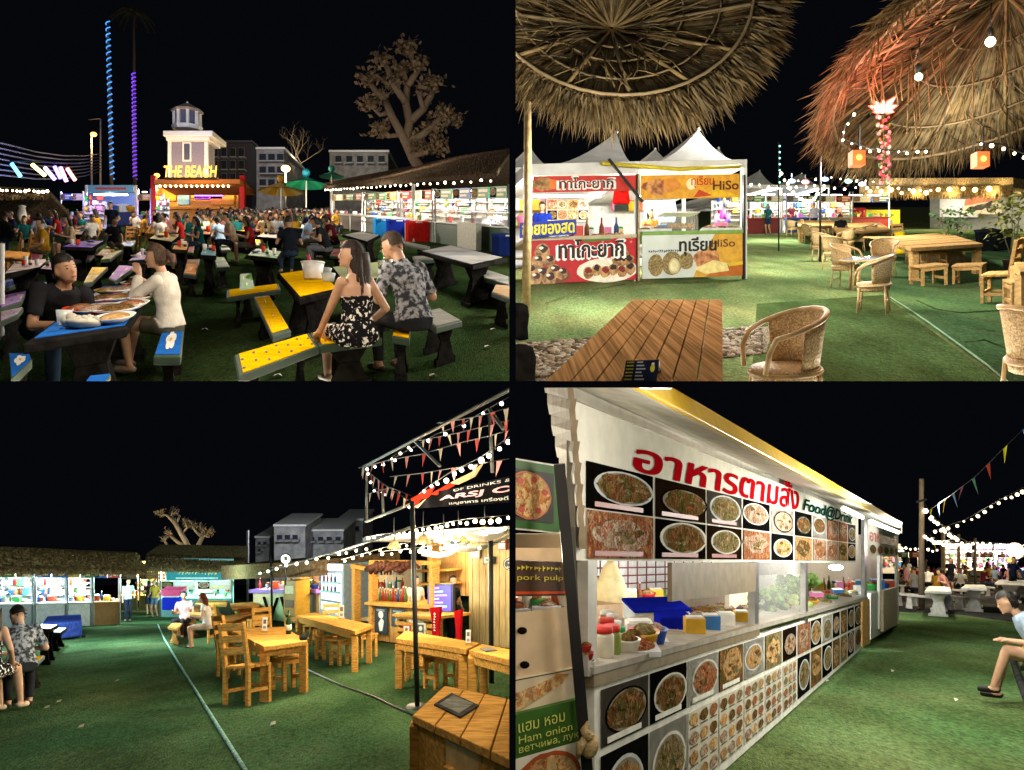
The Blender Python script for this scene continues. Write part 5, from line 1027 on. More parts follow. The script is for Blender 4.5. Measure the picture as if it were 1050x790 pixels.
for x in (540, 651.8): mb = MB(); wall_box(P2, Wb, mb, x-.6, x+.9, 0, 2.35, -.1, -.02, black_m if x < 600 else cm('#2a2a2e')); mb.build('post', tk)
mb = MB(); q = Quad([Wb.pix(560, 228, 3.6), Wb.pix(604, 228, 3.6), Wb.pix(604, 204, 3.6), Wb.pix(560, 204, 3.6)]); q.panel(mb, cm('#8f8678'), .1); [dish(mb, q, .03+.24*i, .1+.45*j, .25+.24*i, .5+.45*j, i+j, i*3+j) for i in range(4) for j in range(2)]; mb.build('picture_rack', tk)
mb = MB(); q = Quad(Wb.rect(529, 231.5, 586, 247, -.35, 228, 243)); q.panel(mb, cm('#1a2f9c'), .02); text(mb, 'ขายของสด', q, cm('#e8d92a'), .04, .12, .96, .82, .008, .05); t = mb.build('blue_banner', label='blue banner with yellow Thai letters tied across the left of the red booth', cat='banner')
jars(P2, [Wb.at(588+k*7.6, 243.2-k*.2, .1+.25*(k % 2)) for k in range(8)], ['bottle', 'carton', 'bottle', 'jar'], lambda k, kd: f'{kd} {ORD(k)} along the red booth counter', group='goods on the red booth counter', scale=1.4)
jars(P2, [Wb.ground(556+k*9, 4.)+Z*1.13 for k in range(9)], ['tub', 'carton', 'jar'], lambda k, kd: f'{kd} {ORD(k)} on the lower back shelf of the red booth', group='goods on the red booth shelves', scale=1.6); jars(P2, [Wb.ground(556+k*9, 4.2)+Z*1.53 for k in range(9)], ['carton', 'jar', 'carton'], lambda k, kd: f'{kd} {ORD(k)} on the upper back shelf of the red booth', group='goods on the red booth shelves', scale=1.5)
t = thing('food_pile', 'long orange pile of snacks lying on the red booth counter', 'snacks', Wb.at(600, 246)); mb = MB(); [mb.ball(Wb.at(566+k*1.55, 245.6-k*.08, rg.uniform(.0, .45))+Z*.02, rg.uniform(.05, .08), FOOD[3], 6) for k in range(50)]; mb.build('snacks', t)
t = thing('apron', 'red apron hanging inside the right end of the red booth', 'apron', Wb.at(638, 208)); mb = MB(); a = Wb.pix(637, 188, .5); mb.loft([(a, V((.1, 0, 0)), V((0, .05, 0))), (a-Z*.12, V((.16, 0, 0)), V((0, .07, 0))), (a-Z*.42, V((.2, 0, 0)), V((0, .06, 0))), (a-Z*.48, V((.17, 0, 0)), V((0, .05, 0)))], cm('#c0231f', 80), 14); mb.build('cloth', t); mb = MB(); mb.box(a-Z*.56, (.32, .12, .14), cm('#1a2a22')); mb.build('pocket_bag', t)
mb = MB(); mb.beam(Wb.at(616, 169, -.5), Wb.at(650, 212, -.5), .05, .05, black_m); mb.build('tent_strut', label='dark strut slanting across the top right of the red booth', cat='strut')
# right booth: durian
du = food_booth(656, 762, 'yellow bannered durian booth on the right', 1)
q = Quad(Wb.rect(657.5, 241.5, 760, 286.5, -.06, 239.5, 283)); mb = MB(); q.panel(mb, mat('banner_pale', (.62, .66, .62), .5, var=.15, scale=1.2), .03)
q.poly(mb, [(.5, 0), (1, 0), (1, 1), (.72, 1), (.6, .5)], cm('#d8a234')); q.poly(mb, [(.62, 0), (1, 0), (1, .35), (.8, .28)], cm('#b8621c'), .006)
dm = mat('durian_husk', (.28, .20, .08), .7, var=.5, scale=26, bump=.8, bscale=40)
for u, v, ru, rv in ((.13, .3, .075, .25), (.29, .33, .1, .27), (.43, .38, .07, .2)): q.disc(mb, u, v, ru, rv, dm, .008+u*.01, 24, .04, int(u*50))
q.disc(mb, .31, .27, .055, .18, cm('#c9b98a'), .014, 16, .05); q.disc(mb, .31, .27, .04, .13, cm('#e6d9a8'), .016, 14, .06)
q.disc(mb, .64, .42, .13, .24, mat('durian_flesh', (.5, .12, .04), .5, var=.5, scale=8, col2=(.75, .35, .12)), .010, 18, .15, 4); q.poly(mb, [(.5, .2), (.62, .06), (.86, .12), (.84, .3), (.7, .38), (.58, .26)], cm('#e8d48a'), .014); q.poly(mb, [(.84, .3), (1, .34), (1, .26), (.86, .22)], cm('#e0bc2a'), .014)
text(mb, 'ทุเรียน', q, cm('#12100e'), .36, .5, .73, .92, .020, .03); text(mb, 'HiSo', q, cm('#5a2a14'), .68, .68, .92, .86, .020, .01); scrawl(mb, q, cm('#22303a'), .06, .57, .36, .66, 14, .018)
mb.build('counter_banner', du)
q = Quad(Wb.rect(656.5, 181, 757, 205, -.06, 179, 203)); mb = MB(); q.panel(mb, cm('#e0a02e'), .03); q.disc(mb, .16, .5, .14, .36, mat('durian_flesh', (.5, .12, .04)), .006, 16, .2, 2); q.disc(mb, .3, .6, .08, .3, cm('#d88a3a'), .008, 12, .2); q.poly(mb, [(.52, .02), (.58, .36), (.72, .1)], cm('#c4441c'), .007); q.poly(mb, [(.6, .05), (.75, .4), (.9, .2), (.98, .05)], cm('#e8b820'), .006); q.disc(mb, .5, .6, .05, .25, cm('#f2e2b0'), .006)
text(mb, 'ทุเรียน', q, cm('#c02a14'), .5, .42, .73, .95, .014, .01); text(mb, 'HiSo', q, cm('#5a2a14'), .72, .32, .99, .72, .014, .02); mb.build('top_banner', du)
booth_inside(du, 657, 760, 0, yc=238.5, ycr=236.5, shelfm='#7aa04a')
for x in (653, 761): mb = MB(); wall_box(P2, Wb, mb, x-.9, x+.9, 0, 2.35, -.12, -.02, bamboo if x < 700 else black_m); mb.build('post', du)
mb = MB(); q = Quad([Wb.pix(730, 214.5, 3.3), Wb.pix(739, 214.5, 3.3), Wb.pix(739, 207.5, 3.3), Wb.pix(730, 207.5, 3.3)]); q.panel(mb, cm('#aab4b4'), .02); text(mb, '69', q, cm('#16201c'), .15, .15, .85, .85, .01, .03); mb.build('number_card', du)
mb = MB(); a, b = Wb.pix(662, 206, 2.5), Wb.pix(690, 206, 2.5)
for k in range(9): u = a+(b-a)*(k/8); mb.tube([u, u-Z*.2+V((.03, .02, 0)), u-Z*.55], [.05, .07, .06], cm('#8fb4dc', 40), 8)
mb.build('plastic_curtain', du)
mb = MB(); wall_box(P2, Wb, mb, 693, 728, 1.15, 1.62, .6, 1., glass); wall_box(P2, Wb, mb, 692, 729, 1.62, 1.65, .55, 1.05, steel); wall_box(P2, Wb, mb, 692, 729, 1.12, 1.15, .55, 1.05, steel); mb.build('glass_case', du)
mb = MB(); [mb.ball(Wb.ground(696+k*3.2, .8)+Z*1.2, .07, FOOD[3], 7) for k in range(10)]; mb.build('case_food', du)
jars(P2, [Wb.at(664+k*8, 237.5-k*.1, .2+.3*(k % 2)) for k in range(4)]+[Wb.at(733+k*5.5, 236.5, .2+.3*(k % 2)) for k in range(5)], ['tray', 'tub', 'tray', 'carton'], lambda k, kd: f'{kd} {ORD(k)} along the durian booth counter', group='goods on the durian booth counter', scale=1.3)
jars(P2, [Wb.ground(700+k*6, 4.2)+Z*1.53 for k in range(6)], ['tub', 'carton', 'jar'], lambda k, kd: f'{kd} {ORD(k)} on the back shelf of the durian booth', group='goods on the durian booth shelf', scale=1.5)
for i, (x, c) in enumerate(((741, '#d046b0'), (746, '#8f6ad0'), (735, '#b09ae0'))):
    t = thing('gift_bag', ['magenta bag hanging beside the number card', 'violet bag hanging at the right of the magenta one', 'lilac bag hanging under the number card'][i], 'bag', Wb.pix(x, 220, 2.8)); mb = MB(); a = Wb.pix(x, 216+(4 if i else 0), 2.8); mb.loft([(a, V((.06, 0, 0)), V((0, .04, 0))), (a-Z*.22, V((.09, 0, 0)), V((0, .06, 0)))], cm(c), 4); mb.build('bag_body', t); mb = MB(); mb.tube([a+V((-.04, 0, 0)), a+Z*.1, a+V((.04, 0, 0))], .008, cm(c), 5); mb.build('handle', t)
person('stand_woman', P2.frame(667, 0, 200, d=21.5, scale=.92), 'vendor in orange standing behind the durian counter', {'shirt': cm('#c98a4a', 80), 'trousers': cm('#20242c', 80), 'shoes': cm('#3a3632')}, 1, small=True)
person('stand', P2.frame(556, 0, 190, d=23), 'vendor in a dark blue shirt behind the red booth counter', {'shirt': cm('#1c2f8a', 80), 'trousers': cm('#20242c', 80), 'shoes': cm('#3a3632')}, 1, small=True)
# bamboo post and yellow pipe
mb = MB(); d_ = 14.; a = P2.base(539, d_); mb.tube([a, a+(pt(541, 112, d_)-a)*.5+V((.02, 0, 0)), pt(541, 105, d_)], [.075, .07, .06], bamboo, 10); mb.build('bamboo_post', label='thick bamboo post rising past the left end of the red booth', cat='post')
mb = MB(); mb.tube([Wb.at(612, 171, -.3), Wb.at(690, 177, -.3), Wb.at(752, 174, -.3)], .045, cm('#c9b42a'), 8); mb.build('yellow_pipe', label='yellow pipe hung across the front of the two tents', cat='pipe')
# tents behind
Wb2 = Wall(P2, (528, 268), (620, 266)); tent(Wb2, 505, 574, 172, 150, 543, 6, 'white tent peeking out at the left behind the red booth', 8); Wb3 = Wall(P2, (640, 262), (760, 260)); tent(Wb3, 648, 700, 166, 153, 672, 6, 'small white tent peak between the two booths', 6); tent(Wb3, 702, 760, 166, 152, 737, 6, 'tent peak behind the durian booth', 6)
# far tents and stalls down the lane
Wf = Wall(P2, (764, 240), (812, 239)); tent(Wf, 764, 802, 190, 175, 779, 8, 'small white tent at the end of the lane', 3); tent(Wf, 800, 850, 190, 178, 822, 8, 'second white tent at the end of the lane', 3)
far_cells = [(765, 803, '#a8322a', '#7a3030'), (806, 838, '#3a6ab0', '#2a4a80'), (840, 872, '#c8b890', '#8a8a7a'), (874, 912, '#b04a3a', '#c43a30')]
for i, (xa, xb, colr, low) in enumerate(far_cells):
    t = thing('food_stall', ['red fronted stall at the end of the lane', 'blue lit stall behind the rope light pole', 'pale stall behind the seated man in black', 'red and yellow stall right of the seated man'][i], 'stall', Wf.ground((xa+xb)/2), 'stalls at the end of the lane'); stall_fit(P2, Wf, t, xa, xb, colr, False, top=2.5, dep=3, signs=2, pw=260, goods=6, cm_low=low, lab=['lane end red stall', 'blue lit far stall', 'pale far stall', 'red yellow far stall'][i], lampcol=[(1, .9, .75), (.6, .75, 1), (1, .93, .8), (1, .9, .75)][i])
Wg = Wall(P2, (866, 234), (1060, 240))
for i, (x0, x1, y0, y1, c, c2, lb) in enumerate(((870, 893, 214, 230, '#b3252a', '#e0c040', 'red banner with yellow script behind the wooden tables'), (893, 928, 216, 232, '#c9b52a', '#5a7a30', 'yellow and green banner beside the red one'))):
    mb = MB(); q = Quad(Wg.rect(x0, y0, x1, y1, -.5)); q.panel(mb, cm(c), .03); scrawl(mb, q, cm(c2), .1, .45, .9, .85, 5, .01, i); [q.disc(mb, .15+.2*k, .22, .07, .15, FOOD[(k+i) % 6], .008, 10, .15, k) for k in range(4)]; mb.build('banner', label=lb, cat='banner')
t = thing('thatched_stall', 'long open stall with a drooping thatch eave along the right background', 'stall', Wg.ground(980)); mb = MB(); Wg.box(mb, 912, 186, 1062, 196, -2, 4, thatch_m); mb.build('roof', t); mb = MB(); Wg.box(mb, 912, 196, 1062, 236, 4, 4.1, cm('#777a70')); mb.build('back_wall', t); mb = MB(); Wg.box(mb, 932, 200, 970, 219, 3., 3.1, mat('grey_board', (.38, .38, .37), .7)); mb.build('board', t)
rg = random.Random(8); mb = MB()
for k in range(900): x = rg.uniform(905, 1062); a = Wg.at(x, 194, -2.1); mb.poly([a+V((-.06, 0, 0)), a+V((.06, 0, 0)), a+V((rg.uniform(-.2, .2), -.1, -rg.uniform(.3, 1.)))], thatch_b)
mb.build('thatch_fringe', t)
for x in (950, 1000, 1040): lamp(Wg.at(x, 206, 1.5), 180, (1, .9, .7), .3)
lights(P2, [Wg.at(915, 196, -2.6), Wg.at(960, 197, -2.6), Wg.at(1052, 195, -2.6)], 11, 'row of yellow paper globes under the far thatch eave', .15, glow('paper_yellow', (1, .72, .25), 3.2), power=160, every=3, col=(1, .75, .35))
mb = MB(); q = Quad([Wg.pix(987, 219, -1.2), Wg.pix(1027, 220, -1.2), Wg.pix(1025, 195, -1.2), Wg.pix(990, 205, -1.2)]); q.panel(mb, cm('#c9c4bd'), .05); q.poly(mb, [(0, .55), (1, .6), (1, 1), (0, 1)], cm('#c0705a'), .004)
bk = cm('#20201f'); [(q.disc(mb, u, .25, .13, .2, bk, .008, 18), q.disc(mb, u, .25, .09, .14, cm('#8a8680'), .012, 16)) for u in (.22, .75)]; q.poly(mb, [(.2, .28), (.35, .5), (.6, .52), (.78, .62), (.8, .55), (.72, .4), (.75, .26), (.6, .3), (.5, .2), (.35, .2)], bk, .016); mb.build('poster', label='pale poster of a black motorbike at the far right', cat='poster')
# pole with rope light
mb = MB(); a = P2.base(798.5, 32); t = thing('light_pole', 'thin pole with a green rope light at the end of the lane', 'pole', a); mb.tube([a, pt(798.5, 146, 32)], .028, black_m, 8); mb.build('pole', t); mb = MB(); [mb.ball(pt(799.5, 150+k*6.2, 31.9), .035, glow('fairy_green', (.3, 1, .7), 2.5), 6) for k in range(8)]
mb.build('rope_light', t)
lights(P2, [pt(800, 173, 32), pt(845, 190, 36)], 16, 'small white fairy lights draped from the thin pole', .06, sag=.8)
mb = MB(); a = P2.base(841, 26); mb.tube([a, pt(841, 140, 26)], .035, black_m, 8); mb.build('dark_pole', label='dark pole under the tip of the right thatch roof', cat='pole')
# --- big thatched parasols
def round_thatch(p, c, d, upx, vpx, hc, tip, label, rings=(.3, .52, .78, 1.), seed=0, nbl=5200, sec=14, litm=None, blade=.3, out=.22):
    """c: pixel of the middle of the rim, d: its distance; upx, vpx: half axes of the rim in pixels; hc: depth of the cone"""
    C = pt(*c, d); s = d/F; u = V((upx[0]*s, 0, -upx[1]*s)); r0 = u.length; v = V((vpx[0]*s, 0, -vpx[1]*s)); v.y = -math.sqrt(max(.01, r0*r0-v.length_squared)); v = (v-u*(v.dot(u)/u.length_squared)).normalized()*r0
    n = u.cross(v).normalized()
    if n.y < 0: n = -n
    if n.z < 0 and abs(n.z) > .5: n = -n
    ap = C+n*hc; t = thing('thatched_parasol', label, 'parasol', ap); rg = random.Random(seed)
    def S(r, a, o=0): return C+(u*math.cos(a)+v*math.sin(a))*r+n*(hc*(1-r)+o)
    mb = MB(); N = 48; rr = [.0]+list(rings)
    for i in range(len(rr)-1):
        for k in range(N):
            a0, a1 = 2*math.pi*k/N, 2*math.pi*(k+1)/N; o0 = .0; o1 = .05; mb.poly([S(rr[i], a0, o1), S(rr[i], a1, o1), S(rr[i+1]*1.02, a1, -.0), S(rr[i+1]*1.02, a0, -.0)], thatch_m)
    for k in range(N):
        a0, a1 = 2*math.pi*k/N, 2*math.pi*(k+1)/N; mb.poly([S(0, a0, .12), S(0, a1, .12), S(1.06, a1, .1), S(1.06, a0, .1)], thatch_m)
    mb.build('thatch_lining', t)
    mb = MB(); ms = [thatch_b, mat('thatch_pale', (.36, .27, .14), .9, var=.3), mat('thatch_grey', (.23, .19, .12), .9, var=.3), mat('thatch_dark', (.12, .085, .045), .9, var=.3)]
    for k in range(nbl):
        a = rg.uniform(0, 2*math.pi); i = rg.randrange(len(rr)-1); r1 = rr[i+1]*rg.uniform(.96, 1.04); r2 = max(rr[i]*.98, r1-rg.uniform(.1, .3)); da = rg.uniform(.003, .008)/max(.3, r1); tw = rg.uniform(-.02, .02)
        mb.poly([S(r2, a+tw-da, -.005), S(r2, a+tw+da, -.005), S(r1, a+da, -.015-rg.random()*.01), S(r1, a-da, -.015)], ms[rg.randrange(4)])
    for k in range(240):
        a = rg.uniform(0, 2*math.pi); r1 = rg.uniform(.3, 1); a2 = a+rg.uniform(-.25, .25); r2 = max(.1, r1-rg.uniform(.15, .5)); mb.tube([S(r1, a, -.03), S((r1+r2)/2, (a+a2)/2, -.05), S(r2, a2, -.03)], .004*d/6, ms[rg.randrange(4)], 4)
    mb.build('thatch_strips', t)
    mb = MB()
    for k in range(int(nbl*1.1)):
        a = rg.uniform(0, 2*math.pi); r1 = rg.uniform(.9, 1.05); b = S(r1, a, rg.uniform(-.02, .1)); dr = ((u*math.cos(a)+v*math.sin(a)).normalized()*rg.uniform(.5, 1)-n*rg.uniform(-.1, .5)+V((rg.uniform(-.35, .35), 0, -rg.uniform(.1, .55)))).normalized()
        L_ = blade*rg.uniform(.4, 1.15); w = V((-dr.z, 0, dr.x)).normalized()*rg.uniform(.003, .007)*(d/6); mb.poly([b-w, b+w, b+dr*L_*.6+w*.8-Z*L_*.03, b+dr*L_-Z*L_*.12], ms[rg.randrange(4)])
    mb.build('thatch_fringe', t)
    for r in rings:
        mb = MB(); mb.tube([S(r*.985, 2*math.pi*k/40+.01, -.03) for k in range(41)], .012*d/6 if r == rings[-1] else .007*d/6, mat('cane', (.42, .32, .19), .6), 7); mb.build('ring', t)
    for k in range(sec):
        a = 2*math.pi*k/sec+.2; mb = MB(); mb.tube([S(.02, a, -.025), S(.5, a, -.03), S(.97, a+rg.uniform(-.03, .03), -.025)], .013*d/6, bamboo if k % 3 else mat('cane', (.42, .32, .19), .6), 6); mb.build('rafter', t)
    return t, S
round_thatch(P2, (634, -15), 6., (140, 0), (0, 132), .45, None, 'big thatched parasol seen from below at the top left', seed=1, nbl=7000, blade=.27)
round_thatch(P2, (1056, 46), 8., (-198, 46), (-30, -54), .6, None, 'second thatched parasol with bulbs and red glow at the top right', seed=5, nbl=6500, sec=12, blade=.28)
mb = MB(); rg = random.Random(4); t = thing('palm_strands', 'loose palm strands dangling from the right thatched parasol', 'strands', pt(930, 60, 7.6))
for k in range(26):
    x = rg.uniform(890, 1040); y = 30+(1050-x)*.25+rg.uniform(-10, 20); a = pt(x, y, 7.5); mb.tube([a, a+V((rg.uniform(-.03, .03), 0, -.15)), a+V((rg.uniform(-.05, .05), 0, -rg.uniform(.25, .6)))], .006, thatch_b, 4)
mb.build('strand', t)
bulbs2 = [(1015.5, 43, 6.5, .036, 'largest bulb high under the right thatched parasol'), (942, 79, 6.6, .028, 'bulb hanging halfway down the right thatched parasol')]
for x, y, d, r, lb in bulbs2:
    t = thing('light_bulb', lb, 'light bulb', pt(x, y, d)); mb = MB(); mb.ball(pt(x, y, d), r, bulb_w, 12); mb.build('bulb', t); mb = MB(); mb.lathe([(.02, 0), (.022, .06), (.008, .08)], pt(x, y, d)+Z*r*.8, black_m, 8); mb.tube([pt(x, y, d)+Z*.12, pt(x+1, y-40, d)], .005, black_m, 4); mb.build('socket', t); lamp(pt(x, y+3, d-.25), 6, (1, .82, .5), .05)
lights(P2, [pt(878, 112, 6.8), pt(866, 130, 6.8), pt(864, 143, 6.8), pt(892, 153, 6.8), pt(925, 155, 6.8), pt(955, 154, 6.8)], 13, 'small warm bulbs strung under the far rim of the right thatched parasol', .011, power=1.5, every=4)
lights(P2, [pt(1000, 146, 6.6), pt(1025, 148, 6.6), pt(1056, 160, 6.6)], 5, 'small warm bulbs at the right edge under the thatch', .014)
lamp(pt(968, 160, 12), 60, (.6, .75, 1), .1)
# paper lanterns
for x, y, lb in ((881, 161.5, 'square orange paper lantern left of the flower garland'), (1008.5, 163, 'square orange paper lantern at the right')):
    t = thing('paper_lantern', lb, 'lantern', pt(x, y, 6.3)); mb = MB(); fbox(mb, x-6.5, y-7.5, x+6.5, y+7.5, 6.3, .09, glow('lantern_paper', (.9, .2, .06), .8)); mb.build('shade', t); mb = MB(); q = Quad([pt(x-3, y+3, 6.29), pt(x+3, y+3, 6.29), pt(x+3, y-3, 6.29), pt(x-3, y-3, 6.29)]); q.disc(mb, .5, .5, .5, .5, glow('lantern_core', (1, .5, .08), 3), .003, 14); mb.build('glow_spot', t); mb = MB(); mb.tube([pt(x, y-7.5, 6.34), pt(x, y-34, 6.34)], .006, black_m, 4); mb.build('cord', t); lamp(pt(x, y, 6.1), 2, (1, .4, .12), .05)
# glowing flower with garland
t = thing('flower_lamp', 'glowing red lotus lamp above a hanging flower garland', 'lamp', pt(905, 112, 8)); c0 = pt(905, 113, 8); gm = glow('petal_red', (1, .12, .08), 2.6); gw = glow('petal_white', (1, .62, .5), 5)
for k, (an, L_) in enumerate(((-75, 17), (-40, 15), (0, 14), (35, 22), (70, 16), (110, 12), (-110, 12))):
    mb = MB(); a = R(an); dr = V((math.sin(a), -.2, math.cos(a)*.75)); ln = L_*8/F; sd = V((math.cos(a), 0, -math.sin(a))); e = c0+dr*ln
    mb.plate([c0-sd*.012, c0+dr*ln*.5-sd*.03, e, c0+dr*ln*.5+sd*.03, c0+sd*.012], V((0, .006, 0)), gm); mb.plate([c0+dr*ln*.1-sd*.006-V((0, .01, 0)), c0+dr*ln*.5-sd*.016-V((0, .01, 0)), c0+dr*ln*.85-V((0, .01, 0)), c0+dr*ln*.5+sd*.016-V((0, .01, 0))], V((0, .004, 0)), gw); mb.build('petal', t)
mb = MB(); mb.ball(c0, .03, gw, 10); mb.build('heart', t); mb = MB(); mb.tube([c0, pt(905, 40, 8)], .005, black_m, 4); mb.build('cord', t); lamp(c0-V((0, .3, .05)), 20, (1, .16, .1), .08); lamp(pt(885, 90, 7.2), 12, (1, .14, .1), .08)
t = thing('flower_garland', 'hanging garland of pink and white blossoms under the lotus lamp', 'garland', pt(906, 190, 8)); mb = MB(); rg = random.Random(3); cs = [cm('#e8a0a8'), cm('#e6e0d0'), cm('#c8566a'), cm('#5a8a3a')]
for k in range(150):
    s = rg.random(); an = s*26+rg.choice([0, math.pi]); r = .055*(1-.3*s); c = pt(905.5+s*2, 120+s*70, 8)+V((math.cos(an)*r, math.sin(an)*r, 0)); mb.ball(c, rg.uniform(.011, .02), cs[rg.choice([0, 1, 2, 2, 0, 3])], 5)
mb.build('blossoms', t); mb = MB(); mb.tube([pt(905.5, 118, 8), pt(907.5, 192, 8)], .004, cm('#5a8a3a'), 4); mb.build('string', t); lamp(pt(903, 150, 7.5), 9, (1, .85, .7), .08)
# --- furniture: slatted table in front
def plank_table(p, q, z, m, n, label, name='wooden_table', group=None, along='depth', legs=((.06, .05), (.94, .05), (.94, .95), (.06, .95)), th=.05, leg_r=.045, apron=True, lm=None, gap=.012, cat='table', skew=1.):
    c = [p.g(x, y, z) for x, y in q]; Q = Quad(c); t = thing(name, label, cat, sum((p.under(k) for k in c), V((0, 0, 0)))/4, group)
    if Q.n.z < 0: Q.n = -Q.n
    mb = MB()
    for i in range(n):
        a, b = i/n+gap/2*(i > 0), (i+1)/n-gap/2*(i < n-1); s = Q.sub(a, 0, b, 1) if along == 'depth' else Q.sub(0, a, 1, b); dz = Z*random.uniform(0, .004); mb.hexa([k-Z*th for k in s], [k+dz for k in s], m)
    mb.build('tabletop', t, bev=.006); L2 = (c[3]-c[0]).length
    for u, v in legs:
        mb = MB(); k = Q(u, v); o = [k+V((sx*leg_r, sy*leg_r*1.4, 0)) for sx, sy in ((-1, -1), (1, -1), (1, 1), (-1, 1))]; mb.hexa([p.under(w) for w in o], [w-Z*th for w in o], lm or m); mb.build('leg', t, bev=.005)
    if apron:
        mb = MB(); e = .05
        for a, b in (((e, e), (1-e, e)), ((1-e, e), (1-e, 1-e)), ((1-e, 1-e), (e, 1-e)), ((e, 1-e), (e, e))): mb.beam(Q(*a)-Z*(th+.05), Q(*b)-Z*(th+.05), .03, .09, lm or m)
        mb.build('apron', t, bev=.004)
    return t, Q
tS, QS = plank_table(P2, [(553, 397), (741, 391), (740.5, 307.5), (648.5, 307.5)], .75, wood_d, 7, 'long slatted brown table in front with a menu stand on it', leg_r=.03)
t = thing('menu_stand', 'dark tent-fold menu stand on the slatted table', 'menu stand', P2.g(660, 391, .75)); a, b, c, d_ = P2.g(638, 393, .752), P2.g(674, 393, .752), None, None
dd = a.y; top = [pt(642, 370, dd+.12), pt(676, 369, dd+.12)]; q = Quad([a, pt(673, 393, dd), top[1], top[0]]); mb = MB(); q.panel(mb, mat('menu_navy', (.015, .02, .05), .3), .008)
for i in range(6):
    v = .86-.15*i; q.poly(mb, [(.04, v), (.26, v), (.26, v+.06), (.04, v+.06)], cm(['#b9b82a', '#c8c23a'][i % 2]), .004); q.poly(mb, [(.34, v), (.52+.05*(i % 3), v), (.52+.05*(i % 3), v+.06), (.34, v+.06)], cm('#d0d4dc'), .004)
q.disc(mb, .83, .6, .07, .17, cm('#e8d84a'), .006, 12); q.disc(mb, .83, .78, .05, .06, cm('#f0ece0'), .008, 10); mb.build('front_card', t)
mb = MB(); mb.plate([pt(676, 369, dd+.12), pt(680, 393, dd+.5), pt(645, 393, dd+.5), pt(642, 370, dd+.12)], V((0, .006, 0)), white_p); mb.build('back_card', t)
# rattan armchairs
def wicker_chair():
    t = thing('rattan_chair', 'tmp', 'chair', Matrix()); cane = mat('cane_frame', (.50, .33, .15), .45, var=.2)
    mb = MB(); mb.lathe([(.23, .40), (.245, .42), (.235, .44), (.05, .447), (.01, .446)], (0, .02, 0), wicker, 26); mb.build('seat', t, local=True)
    mb = MB(); n = 26; pin, pout = [], []
    def rim(a): return V((math.sin(a)*.285, -math.cos(a)*.27+.02, .655+.165*max(0, math.cos(a*.62))**1.3))
    A = [R(-128+256*k/n) for k in range(n+1)]
    vs = []
    for a in A:
        top = rim(a); bot = V((math.sin(a)*.235, -math.cos(a)*.225+.02, .44)); vs += [bot+(top-bot)*s for s in (0, .33, .66, 1)]
    mb.add(vs, [(i*4+j, (i+1)*4+j, (i+1)*4+j+1, i*4+j+1) for i in range(n) for j in range(3) if 4 <= i < n-4 or j < 0], wicker, True); o = mb.build('back_shell', t, local=True)
    md = o.modifiers.new('s', 'SOLIDIFY'); md.thickness = .012
    mb = MB(); p = [rim(a) for a in A]; p = [V((p[0].x*.8, p[0].y+.06, .43))]+[V((p[0].x*.98, p[0].y+.05, .58))]+p+[V((p[-1].x*.98, p[-1].y+.05, .58))]+[V((p[-1].x*.8, p[-1].y+.06, .43))]; mb.tube(p, .019, cane, 9); mb.build('arm_rail', t, local=True)
    mb = MB(); mb.tube([V((math.cos(2*math.pi*k/24)*.24, math.sin(2*math.pi*k/24)*.24+.02, .41)) for k in range(25)], .017, cane, 8, False); mb.build('seat_ring', t, local=True)
    mb = MB(); mb.lathe([(.225, .33), (.235, .40)], (0, .02, 0), wicker, 24); mb.build('seat_skirt', t, local=True)
    for sx in (-1, 1):
        for sy in (-1, 1): mb = MB(); mb.tube([(sx*.17, .02+sy*.165, .41), (sx*.2, .02+sy*.2, .0)], [.018, .015], cane, 8); mb.build('leg', t, local=True)
    mb = MB(); mb.tube([(-.19, .2, .17), (.19, .2, .17)], .011, cane, 6); mb.tube([(-.19, -.16, .17), (.19, -.16, .17)], .011, cane, 6); mb.build('stretcher', t, local=True)
    return t
wk = wicker_chair(); wk['group'] = 'rattan armchairs'; spots = [(808, 438, 112, 'rattan armchair in front, right of the slatted table'), (1068, 425, -62, 'rattan armchair cut by the right edge in front'), (897, 321, 75, 'rattan armchair in the middle of the turf facing left'),
    (866, 295, -120, 'rattan armchair left of the round glass table'), (907, 284, 160, 'rattan armchair behind the round glass table'), (842, 268, -70, 'rattan armchair by the gravel, third in its row'), (855, 277, -50, 'rattan armchair by the gravel, nearest in its row'), (838, 257, -80, 'rattan armchair by the gravel, fourth in its row'), (812, 243, -60, 'rattan armchair standing alone far down the lane'), (880, 258, 90, 'rattan armchair behind the front wooden table'), (868, 262, 60, 'rattan armchair among the row facing the glass table'), (828, 250, -80, 'farthest rattan armchair of the gravel row'), (893, 252, 100, 'rattan armchair half hidden by the wooden tables')]
for i, (x, gy, yw_, lb) in enumerate(spots):
    if i == 0: fix_wm(wk, P2.frame(x, gy, yw_, scale=1.08)); wk['label'] = lb
    else: dup(wk, P2.frame(x, gy, yw_, scale=1.08 if gy < 400 else 1.12), lb)
M = P2.frame(886, 298, 0); t = thing('glass_table', 'low round rattan table with a glass top between the armchairs', 'table', M); mb = MB(); mb.lathe([(.46, .6), (.47, .615), (.46, .63)], (0, 0, 0), wicker, 28); mb.build('tabletop', t, local=True); mb = MB(); mb.lathe([(.40, .632), (.40, .64)], (0, 0, 0), mat('glass_top', (.25, .30, .36), .06), 24); mb.build('glass_top', t, local=True)
for k in range(4): mb = MB(); a = R(45+90*k); mb.tube([(math.cos(a)*.3, math.sin(a)*.3, .6), (math.cos(a)*.34, math.sin(a)*.34, 0)], .02, mat('cane_frame', (.5, .33, .15)), 8); mb.build('leg', t, local=True)
